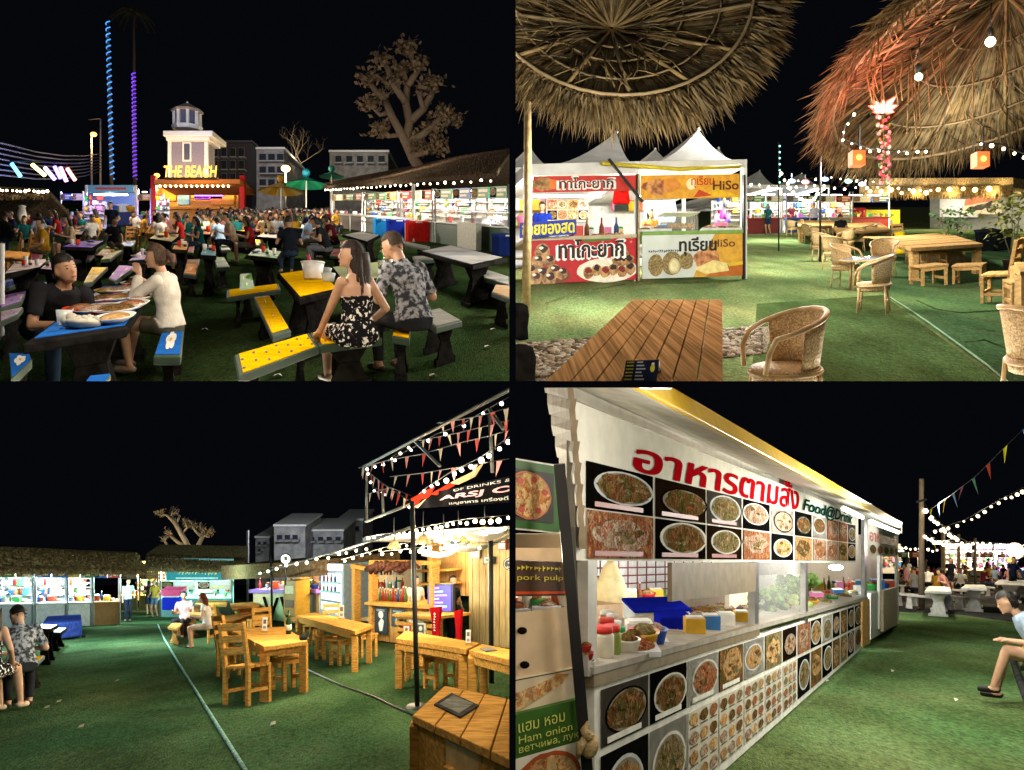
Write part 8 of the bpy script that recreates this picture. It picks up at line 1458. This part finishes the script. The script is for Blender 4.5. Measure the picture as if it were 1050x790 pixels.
mb = MB(); a = [Wv.pix(604, 622, dep-.6), Wv.pix(885, 599, dep-.6)]; mb.hexa([a[0]-Z*.5, a[1]-Z*.5, a[1]-Z*.5+Wv.n*.5, a[0]-Z*.5+Wv.n*.5], [a[0], a[1], a[1]+Wv.n*.5, a[0]+Wv.n*.5], mat('inner_shelf', (.30, .18, .09), .6)); mb.build('back_shelf', kiosk)
for x, y in ((715, 590), (800, 590), (860, 586), (668, 584)): lamp(Wv.pix(x, y, 1.8), 90, (1, .97, .9), .15)
t = thing('ceiling_lamp', 'glaring white lamp hanging inside the right half of the kiosk', 'lamp', Wv.pix(857, 581, .8)); mb = MB(); mb.ball(Wv.pix(857, 582, .8), .1, bulb_c, 12, (1.6, 1, .6)); mb.build('bulb', t); mb = MB(); mb.tube([Wv.pix(857, 582, .8)+Z*.06, Wv.pix(857, 582, .8)+Z*.5], .012, black_m, 5); mb.build('cord', t); lamp(Wv.pix(857, 586, .5), 40, (.95, .98, 1), .12)
def ibox(name, label, x, y, off, sz, m, cat='box', lid=None, group=None, lidz=.05, txt=None):
    P_ = oc(x, y, off); ax = V((1, .12, 0)).normalized(); Mx = Matrix((ax, V((-ax.y, ax.x, 0)), Z)).transposed().to_4x4(); Mx.translation = P_; t = thing(name, label, cat, Mx, group); mb = MB(); mb.box((0, 0, sz[2]/2), sz, m); mb.build('body', t, local=True, bev=.015)
    if lid: mb = MB(); mb.box((0, 0, sz[2]+lidz/2), (sz[0]*1.03, sz[1]*1.06, lidz), lid); mb.build('lid', t, local=True, bev=.012)
    if txt:
        mb = MB(); q = Quad([V((-sz[0]*.45, -sz[1]/2, .02)), V((sz[0]*.45, -sz[1]/2, .02)), V((sz[0]*.45, -sz[1]/2, sz[2]*.8)), V((-sz[0]*.45, -sz[1]/2, sz[2]*.8))]); scrawl(mb, q, cm('#d8dcf0'), .1, .1, .6, .45, 5, .006); q.disc(mb, .88, .7, .1, .2, cm('#d8dcf0'), .006, 16); mb.build('print', t, local=True)
    return t
blue = cm('#141fa8', 40)
ibox('ice_box', 'long blue lidded ice box inside the kiosk window', 672, 652, .95, (.52, .45, .16), cm('#d0d4dc', 40), 'cooler', blue, lidz=.03); ibox('ice_box', 'blue crate with white lettering in front of the long ice box', 690, 662, .42, (.26, .2, .15), blue, 'crate', None, txt='ไอซ์ เย็น')
jars(P4, [oc(x, y, o) for x, y, o in ((619, 682, .18), (627, 680, .2), (634, 677, .25), (622, 673, .5), (631, 671, .5), (628, 663, .8), (622, 660, .9))], ['jar'], lambda k, kd: f'{ORD(k)} lidded jar at the left end of the kiosk counter', group='jars on the kiosk counter', scale=.85)
jars(P4, [oc(644+k*8, 680-k*2., .16) for k in range(3)]+[oc(712+k*4, 662-k*1.2, .2+.2*(k % 4)) for k in range(15)]+[oc(650+k*5, 676, .2+.1*(k % 2)) for k in range(5)], ['tub', 'tray', 'tub', 'carton'], lambda k, kd: f'{kd} {ORD(k)} along the kiosk counter past the jars', group='goods on the kiosk counter', scale=.75)
jars(P4, [Wv.pix(640+k*8, 620-k*.75, dep-.4) for k in range(16)], ['carton', 'jar', 'bottle', 'tub'], lambda k, kd: f'{kd} {ORD(k)} on the back shelf of the kiosk', group='goods on the kiosk back shelf', scale=1.1)
jars(P4, [oc(832+k*5.4, 629-k*1.4, .2+.2*(k % 2)) for k in range(10)], ['tub', 'carton', 'tray', 'jar'], lambda k, kd: f'{kd} {ORD(k)} at the right end of the kiosk counter', group='goods at the kiosk right end', scale=.95); jars(P4, [Wv.pix(830+k*5., 606-k*.4, 1.6) for k in range(12)], ['bottle', 'jar', 'carton', 'bottle'], lambda k, kd: f'{kd} {ORD(k)} in the row behind the right kiosk counter', group='goods at the kiosk right end', scale=1.2)
vg = mat('veg_green', (.06, .15, .025), .6, var=.5, scale=18, col2=(.16, .28, .05), bump=.5); vg2 = mat('cabbage', (.30, .38, .12), .6, var=.4, scale=14, bump=.5)
for i, (x, y, r, m, lb) in enumerate(((787, 640, .22, vg, 'dark green herb heap on the kiosk ledge'), (812, 634, .24, vg2, 'pale cabbage on the kiosk ledge'), (815, 620, .24, vg, 'leafy bunch piled above the cabbage'), (799, 640, .13, cm('#7a2a1c'), 'dark red roots between the herbs and the cabbage'))):
    t = thing('vegetables', lb, 'vegetables', oc(x, y, .35)); mb = MB(); rg = random.Random(i); P_ = oc(x, y, .35)+Z*(.2 if i == 2 else 0)
    for k in range(26): mb.ball(P_+V((rg.uniform(-1, 1)*r, rg.uniform(-1, 1)*r, rg.uniform(0, 1)*r)), r*rg.uniform(.2, .4), m, 6, (1, 1, .7))
    mb.build('heap', t)
mb = MB(); slab4(mb, 779, 826, ln(779, 590, 826, 588), ln(779, 641, 826, 628), .02, .03, glass); mb.build('glass_pane', kiosk)
t = thing('paper_hat', 'cone of straw hanging on the white grid wall', 'hat', Wv.pix(624, 618, dep-.3)); mb = MB(); P_ = Wv.pix(626, 622, dep-.35); mb.lathe([(.27, 0), (.22, .3), (.1, .58), (.02, .68)], P_, mat('straw', (.55, .46, .26), .7), 14); mb.build('cone', t); mb = MB(); mb.lathe([(.28, 0), (.285, .03), (.275, .03)], P_, wood_p, 16); mb.build('rim', t)
# end section of the kiosk
t = thing('end_booth', 'small booth with a red lettered sign closing the far end of the kiosk', 'booth', Wv.ground(905)); q = Quad([W4(890, 570, -.02), W4(921, 571, -.02), W4(921, 547, -.02), W4(890, 533.5, -.02)]); mb = MB(); q.panel(mb, board, .05); text(mb, 'อาหารตามสั่ง', q, cm('#b0121c'), .04, .42, .96, .82, .008, .03); [q.disc(mb, .12+.2*k, .2, .08, .13, FOOD[k], .008, 10, .1, k) for k in range(5)]; mb.build('sign', t)
mb = MB(); slab4(mb, 893, 920, ln(893, 609, 920, 603), ln(893, 656, 920, 641), -.02, .3, mat('marble_white', (.68, .67, .63), .3, var=.1)); mb.build('counter_panel', t)
for x, y1 in ((903, 645), (920.5, 640)): mb = MB(); slab4(mb, x-1, x+1, lambda x: 570, lambda x: y1, -.05, 0, white_p); mb.build('post', t)
mb = MB(); slab4(mb, 906, 920, ln(906, 606, 920, 602), ln(906, 648, 920, 640), -.1, -.03, mat('panel_tan', (.45, .36, .24), .6)); mb.build('end_panel', t)
lamp(W4(905, 582, .5), 60, (1, .95, .85), .2); lamp(W4(880, 556, -.9), 14, (1, .97, .9), .1)
t = thing('light_tube', 'white light tube under the yellow roof edge near the far end', 'light tube', W4(876, 524, -.5)); mb = MB(); mb.tube([W4(865, 521.5, -.42), W4(884, 530.5, -.42)], .03, glow('tube_white', (1, .97, .9), 9), 8); mb.build('tube', t); mb = MB(); mb.tube([W4(864, 520, -.42), W4(885, 529.6, -.42)], .02, white_p, 6); mb.build('holder', t); lamp(W4(874, 530, -.7), 22, (1, .97, .9), .1)
t = thing('light_tube', 'white light tube over the end booth sign', 'light tube', W4(905, 537, -.4)); mb = MB(); mb.tube([W4(893, 535, -.42), W4(921, 546, -.42)], .035, glow('tube_white', (1, .97, .9), 9), 8); mb.build('tube', t); lamp(W4(907, 545, -.8), 25, (1, .97, .9), .1)
# goods seen through the end booth
jars(P4, [W4(895+k*4, 606-k*.5, .2) for k in range(6)], ['tub', 'carton', 'jar'], lambda k, kd: f'{kd} {ORD(k)} on the end booth counter', group='goods on the end booth', scale=1.2)
# --- left pizza stall
pz = thing('pizza_stall', 'pizza stall at the left edge with a beige counter panel and a black leaning post', 'stall', P4.base(550, 3.9))
gr = cm('#2f5a1e'); Q_ = lambda a, b, c, d_: Quad([pt(*a), pt(*b), pt(*c), pt(*d_)])
q = Q_((505, 541, 3.8), (574.5, 547.5, 4.2), (574.5, 477.5, 4.2), (505, 466, 3.8)); mb = MB(); q.panel(mb, cm('#d8d4c4'), .03); q.panel(mb, gr, .004, .02, .025, .97, .975, .006); q.panel(mb, cm('#20201c'), .004, .06, .14, .86, .86, .012); q.disc(mb, .46, .5, .345, .335, cm('#b9642a'), .018, 30, .02); q.disc(mb, .46, .5, .315, .305, FOOD[5], .022, 30, .04); [q.disc(mb, .46+.24*math.cos(a), .5+.24*math.sin(a), .045, .045, cm('#b0301c'), .026, 10) for a in (.3, 1.3, 2.2, 3.3, 4.2, 5.3)]; mb.build('pizza_sign', pz)
q = Q_((505, 612, 3.8), (580, 611, 4.2), (579, 577, 4.2), (505, 574, 3.8)); mb = MB(); q.panel(mb, mat('sign_brown', (.07, .035, .02), .5), .03); text(mb, 'pork pulp', q, cm('#c9b83a'), .3, .42, .95, .62, .008, .0); scrawl(mb, q, cm('#c9b83a'), .3, .72, .95, .88, 11, .008); q.poly(mb, [(0, .06), (1, .06), (1, .14), (0, .14)], cm('#c0441c'), .006); mb.build('text_sign', pz)
mb = MB(); bg_ = mat('pizza_beige', (.56, .42, .27), .55, var=.08); mb.hexa([pt(505, 700, 3.8), pt(591.5, 684, 4.1), pt(591.5, 684, 4.8), pt(505, 700, 4.8)], [pt(505, 631, 3.8), pt(585, 622, 4.1), pt(585, 622, 4.8), pt(505, 631, 4.8)], bg_); mb.build('counter_panel', pz)
for x, y in ((535.5, 647), (538, 682)): mb = MB(); mb.ball(pt(x, y, 3.88), .022, cm('#15120f', 40), 12, (1, .6, .75)); mb.build('knob', pz)
mb = MB(); q = Q_((505, 738, 3.78), (593, 716, 4.08), (592, 684.5, 4.08), (505, 701, 3.78)); q.panel(mb, cm('#cfc0a4'), .03); q.poly(mb, [(.1, .12), (.3, .1), (.8, .6), (.86, .8), (.7, .86), (.45, .7), (.1, .55)], FOOD[5], .006); q.poly(mb, [(.7, .86), (.86, .8), (.88, .86), (.73, .95)], cm('#b9803a'), .008); q.poly(mb, [(0, .97), (1, .97), (1, 1), (0, 1)], black_m, .01); mb.build('slice_panel', pz)
mb = MB(); q = Q_((505, 830, 3.75), (600, 800, 4.05), (594, 717, 4.05), (505, 739, 3.75)); q.panel(mb, cm('#3a6224'), .03)
for s, y0, y1, x1 in (('แฮม หอม', .79, .90, .8), ('Ham onion', .66, .75, .88), ('ветчина, лук', .53, .62, .95)): text(mb, s, q, cm('#c9cf6a'), .27, y0, x1, y1, .008, .0)
q.poly(mb, [(.22, 0), (.98, 0), (.95, .5), (.22, .5)], cm('#e0dccc'), .006); q.disc(mb, .58, .18, .36, .3, cm('#a8522a'), .010, 28, .03); q.disc(mb, .58, .18, .31, .25, FOOD[5], .014, 26, .06); mb.build('green_menu', pz)
mb = MB(); mb.beam(pt(573.5, 476, 4.0), pt(603, 800, 4.0), .05, .05, black_m); mb.build('leaning_post', pz); mb = MB(); mb.beam(pt(586, 540, 4.15), pt(598, 800, 4.15), .03, .03, mat('post_grey', (.12, .11, .10), .5)); mb.build('inner_post', pz)
mb = MB(); fbox(mb, 505, 548, 583, 562, 4.6, .03, mat('pizza_beige', (.56, .42, .27))); mb.build('canopy_edge', pz); mb = MB(); fbox(mb, 505, 560, 585, 625, 5.4, .03, mat('inner_tan', (.45, .32, .2), .6)); mb.build('back_wall', pz)
jars(P4, [pt(520+k*10, 626-k*.8, 4.35) for k in range(7)], ['tub', 'tray', 'jar'], lambda k, kd: f'{kd} {ORD(k)} along the pizza stall counter', group='goods on the pizza stall', scale=.42)
lamp(pt(545, 566, 4.9), 9, (1, .9, .7), .08)
jars(P4, [Wv.pix(601+k*2, 668+k*8, .1) for k in range(3)], ['tub'], lambda k, kd: f'{ORD(k)} tub wedged between the pizza stall and the kiosk', group='tubs by the kiosk end', scale=.25)
t = thing('cloth_bag', 'knotted beige cloth bag tied to the leaning black post', 'bag', pt(602, 776, 3.9)); cl = mat('bag_cloth', (.45, .33, .17), .85, var=.3, bump=.5); mb = MB(); mb.ball(pt(604, 764, 3.92), .055, cl, 14, (.8, .7, 1.1)); mb.build('bag_body', t); mb = MB(); mb.tube([pt(604, 757, 3.9), pt(599, 748, 3.9), pt(603, 740, 3.9)], [.03, .018, .006], cl, 8); mb.tube([pt(601, 757, 3.9), pt(595, 766, 3.88), pt(592, 778, 3.88)], [.02, .02, .008], cl, 8); mb.build('knot', t)
# --- right side: pole, strings, benches, far crowd
d_ = P4.d(625); t = thing('wooden_pole', 'wooden pole carrying strings of bulbs and flags at the edge of the turf', 'pole', P4.base(945, d_)); mb = MB(); mb.tube([P4.base(945, d_), pt(945, 491, d_)], [.1, .075], mat('pole_wood', (.22, .17, .12), .8), 10); mb.build('pole', t); mb = MB(); mb.beam(pt(940, 515, d_-.12), pt(950, 512, d_-.12), .06, .06, black_m); mb.build('bracket', t)
ff = [cm(c, 80) for c in ('#5a7fae', '#d8d02a', '#c04a3a', '#6a9a7a', '#b06a7a', '#6a8aa8', '#c9a83a')]
flags(P4, [pt(1062, 428, 17), pt(1028, 461, 19), pt(1000, 489, 21), pt(975, 508, 24), pt(952, 524, 28)], 9, ff, 'cord of coloured flags running from the pole to the upper right', None, .36)
lights(P4, [pt(1065, 492, 20), pt(1030, 510, 23), pt(990, 533, 26), pt(955, 545, 28.5)], 16, 'thin string of small bulbs below the flags', .05, glow('bulb_dim', (1, .75, .45), 3.5))
lights(P4, [pt(948, 516, 28), pt(955, 528, 30), pt(968, 541, 34), pt(983, 553, 40)], 10, 'bright string of bulbs leading away from the wooden pole', .075, power=120, every=4); lights(P4, [pt(946, 545, 28), pt(965, 556, 36), pt(985, 556, 44), pt(1010, 556, 50), pt(1060, 560, 55)], 22, 'far row of small bulbs over the crowd', .075, glow('bulb_far', (1, .8, .55), 7), power=200, every=6); lights(P4, [pt(922, 560, 60), pt(960, 563, 62), pt(1062, 566, 64)], 26, 'farthest row of lamps on the horizon', .09, glow('bulb_far', (1, .8, .55), 7))
flags(P4, [pt(947, 548, 28), pt(962, 556, 33), pt(985, 552, 40), pt(1000, 560, 45)], 8, ff, 'short cord of dull flags low behind the pole', None, .4)
for x, yt, dd, lb in ((967, 540, 40, 'second wooden pole farther off behind the first'), (983, 548, 52, 'third wooden pole in the far crowd'), (1000, 552, 58, 'fourth thin pole in the far crowd')): mb = MB(); mb.tube([P4.base(x, dd), pt(x, yt, dd)], .09, mat('pole_wood', (.22, .17, .12)), 8); mb.build('wooden_pole', label=lb, cat='pole')
wbn = mat('bench_white', (.62, .62, .6), .6)
def white_bench(x, gy, yaw, label, L=1.6, first=[]):
    if first: return dup(first[0], P4.frame(x, gy, yaw), label)
    t = thing('white_bench', label, 'bench', Matrix(), 'white concrete benches'); mb = MB(); mb.box((0, 0, .42), (L, .4, .08), wbn); mb.build('seat', t, local=True, bev=.015)
    for s in (-.32, .32): mb = MB(); mb.hexa([V((s*L-.1, -.15, 0)), V((s*L+.1, -.15, 0)), V((s*L+.1, .15, 0)), V((s*L-.1, .15, 0))], [V((s*L-.06, -.12, .38)), V((s*L+.06, -.12, .38)), V((s*L+.06, .12, .38)), V((s*L-.06, .12, .38))], wbn); mb.build('leg', t, local=True, bev=.01)
    first.append(t); fix_wm(t, P4.frame(x, gy, yaw)); return t
for x, gy, yw_, lb in ((929, 622, 60, 'white bench left of the wooden pole'), (950, 626, 5, 'white bench right in front of the wooden pole'), (978, 626, 70, 'white bench end on, right of the pole'), (985, 617, 10, 'white bench farther back on the right'), (938, 612, 5, 'white bench far behind the pole on the left'), (1000, 611, 0, 'farthest white bench on the asphalt')): white_bench(x, gy, yw_, lb)
for i, (q_, c, lb) in enumerate((([(948, 606), (976, 607), (974, 602), (952, 601)], '#b8b8b0', 'pale table behind the pole'), ([(985, 603), (1012, 604), (1010, 600), (990, 599.5)], '#a8a8a0', 'pale table among the far crowd'), ([(1020, 598), (1052, 599), (1050, 595), (1025, 594.5)], '#9aa09a', 'far pale table behind the woman in black'))): quad_table(P4, q_, .75, cm(c), 'white_table', lb, 'table', rim=wbn, legm=wbn)
sp = [(938, 617, 30), (960, 616, -20), (972, 618, 100), (985, 612, 180), (952, 609, 10), (968, 607, 170), (995, 606, 90), (1008, 608, -80), (1020, 604, 180), (1035, 606, 0), (1046, 602, 90), (930, 607, 60), (940, 603, 180), (958, 600, 10), (978, 601, 100), (998, 599, -90), (1015, 600, 180), (1030, 598, 20), (1044, 597, 180), (950, 597, 90), (970, 596, 0), (988, 596, 180), (1005, 595, 90), (1024, 594, 0), (1042, 594, 180), (926, 600, 0)]
crowd(P4, sp, lambda i, x, gy: f"on the asphalt, {ORD(i % 20)} {'near pole' if i < 13 else 'far off'}", 'diners beyond the turf')
for k, (x, dd, c, lb) in enumerate(((975, 42, 'black', 'person in black walking behind the wooden pole'), (1038, 36, 'navy', 'person standing at the right among the diners'), (948, 60, 'grey', 'far passer-by in grey left of the pole'), (1012, 62, 'maroon', 'far passer-by in maroon on the asphalt'), (930, 46, 'white', 'far passer-by in white near the end booth'))): person('stand' if k % 2 else 'stand_woman', P4.frame(x, 0, 170+40*k, d=dd), lb, {'shirt': cm(CLOTH[c], 80), 'trousers': cm('#20242c', 80), 'shoes': cm('#2a2622')}, k % 3, small=True)
for i, (xa, xb, c, lc, lb) in enumerate(((920, 942, '#c9a04a', (1, .8, .5), 'far orange lit stall left of the pole'), (1022, 1040, '#a86ab0', (1, .5, .9), 'far purple lit stall at the right'), (1042, 1066, '#6a8ac0', (.6, .75, 1), 'far blue lit stall at the right edge'), (990, 1018, '#b8a070', (1, .85, .6), 'far tan stall behind the crowd'))):
    Wf4 = Wall(P4, (915, 597), (1070, 597)); t = thing('food_stall', lb, 'stall', Wf4.ground((xa+xb)/2), 'far stalls on the asphalt'); stall_fit(P4, Wf4, t, xa, xb, c, False, top=2.3, dep=3, signs=2, lampcol=lc, pw=420, goods=4, cm_low=c, lab=lb)
t = thing('round_lamp', 'round pale lantern on a pole at the far right', 'lamp', P4.base(1041, 45)); mb = MB(); mb.ball(pt(1041, 565, 45), .42, glow('lantern_pale', (1, .75, .5), 1.6), 14); mb.build('globe', t); mb = MB(); mb.tube([P4.base(1041, 45), pt(1041, 570, 45)], .05, black_m, 6); mb.build('pole', t)
# seated woman at the right edge
person_meshes('woman_bench', dict(SIT, lean=34, hyaw=10, hpitch=18, wrists=[(.16, .42, .66), (-.16, .40, .66)], ankles=[(.1, .52, .10), (-.1, .56, .16)], lpole=[(.1, 1, .9), (-.1, 1, .9)]), female=True, vox=.010, sleeve=.5, leg=.3, hair='bun')
person('woman_bench', P4.frame(1079, 728, 92, scale=1.0), 'woman in a pale blue top and black shorts seated on the yellow bench', {'shirt': cm('#8fa3b8', 85), 'trousers': cm('#15161a', 85), 'shoes': cm('#15130f')}, 1, hair_m)
quad_table(P4, [(1046, 682), (1090, 684), (1092, 664), (1046, 662)], .45, Y, 'painted_bench', 'yellow bench under the seated woman at the right edge', 'bench', rim=rim_g); quad_table(P4, [(1060, 634), (1095, 636), (1092, 618), (1062, 617)], .75, B_, 'painted_table', 'dark table cut by the right edge beside the seated woman', 'table')
for i, (x, gy, lb) in enumerate(((848, 700, 'white scrap standing on the turf before the menu boards'), (777, 748, 'small white pebble on the turf near the board'), (915, 690, 'pale leaf on the bright turf'), (980, 720, 'small pale scrap on the lower right turf'))):
    mb = MB(); P_ = P4.g(x, gy)+Z*.02; mb.poly([P_+V((-.02, -.03, 0)), P_+V((.015, -.035, .02)), P_+V((.02, .02, .015)), P_+V((-.012, .03, .02))], cm('#d0ccbe')); mb.build('litter', label=lb, cat='litter')
for P_, pw, c in ((pt(930, 500, 8.5), 165, (1, .97, .84)), (pt(1000, 470, 10), 210, (1, .95, .82)), (pt(760, 470, 4.), 27, (1, .93, .8)), (pt(900, 500, 16), 210, (1, .96, .82)), (pt(960, 520, 26), 240, (1, .9, .7)), (pt(1010, 520, 40), 420, (1, .85, .65)), (pt(555, 660, 2.6), 6, (1, .85, .62)), (pt(555, 500, 2.9), 9, (1, .85, .62)), (pt(720, 640, 3.2), 11, (1, .86, .64)), (pt(960, 560, 6.5), 60, (1, .93, .75))): lamp(P_, pw, c, .2)  # unseen fill lights added to brighten turf, kiosk fascia and pizza signs
blue_m = cm('#2038b0', 40)
for i in range(6):
    P_ = oc(726+i*9, 655-i*2.6, .55); t = thing('food_tray', f'{ORD(i)} blue tray of ingredients along the kiosk counter', 'tray', P_, 'blue ingredient trays'); mb = MB(); w, h_, l = .14, .07, .3; o_ = [V((-w, -l, 0)), V((w, -l, 0)), V((w, l, 0)), V((-w, l, 0))]; mb.hexa([P_+k*.85 for k in o_], [P_+k+Z*h_ for k in o_], blue_m); mb.build('tray_body', t, bev=.008); mb = MB(); mb.hexa([P_+k*.8+Z*h_*.8 for k in o_], [P_+k*.86+Z*(h_+.012) for k in o_], FOOD[(i*2) % 5]); mb.build('ingredients', t)
bpy.context.view_layer.update()
clip_all()
for k in list(_PC.values()):
    pass
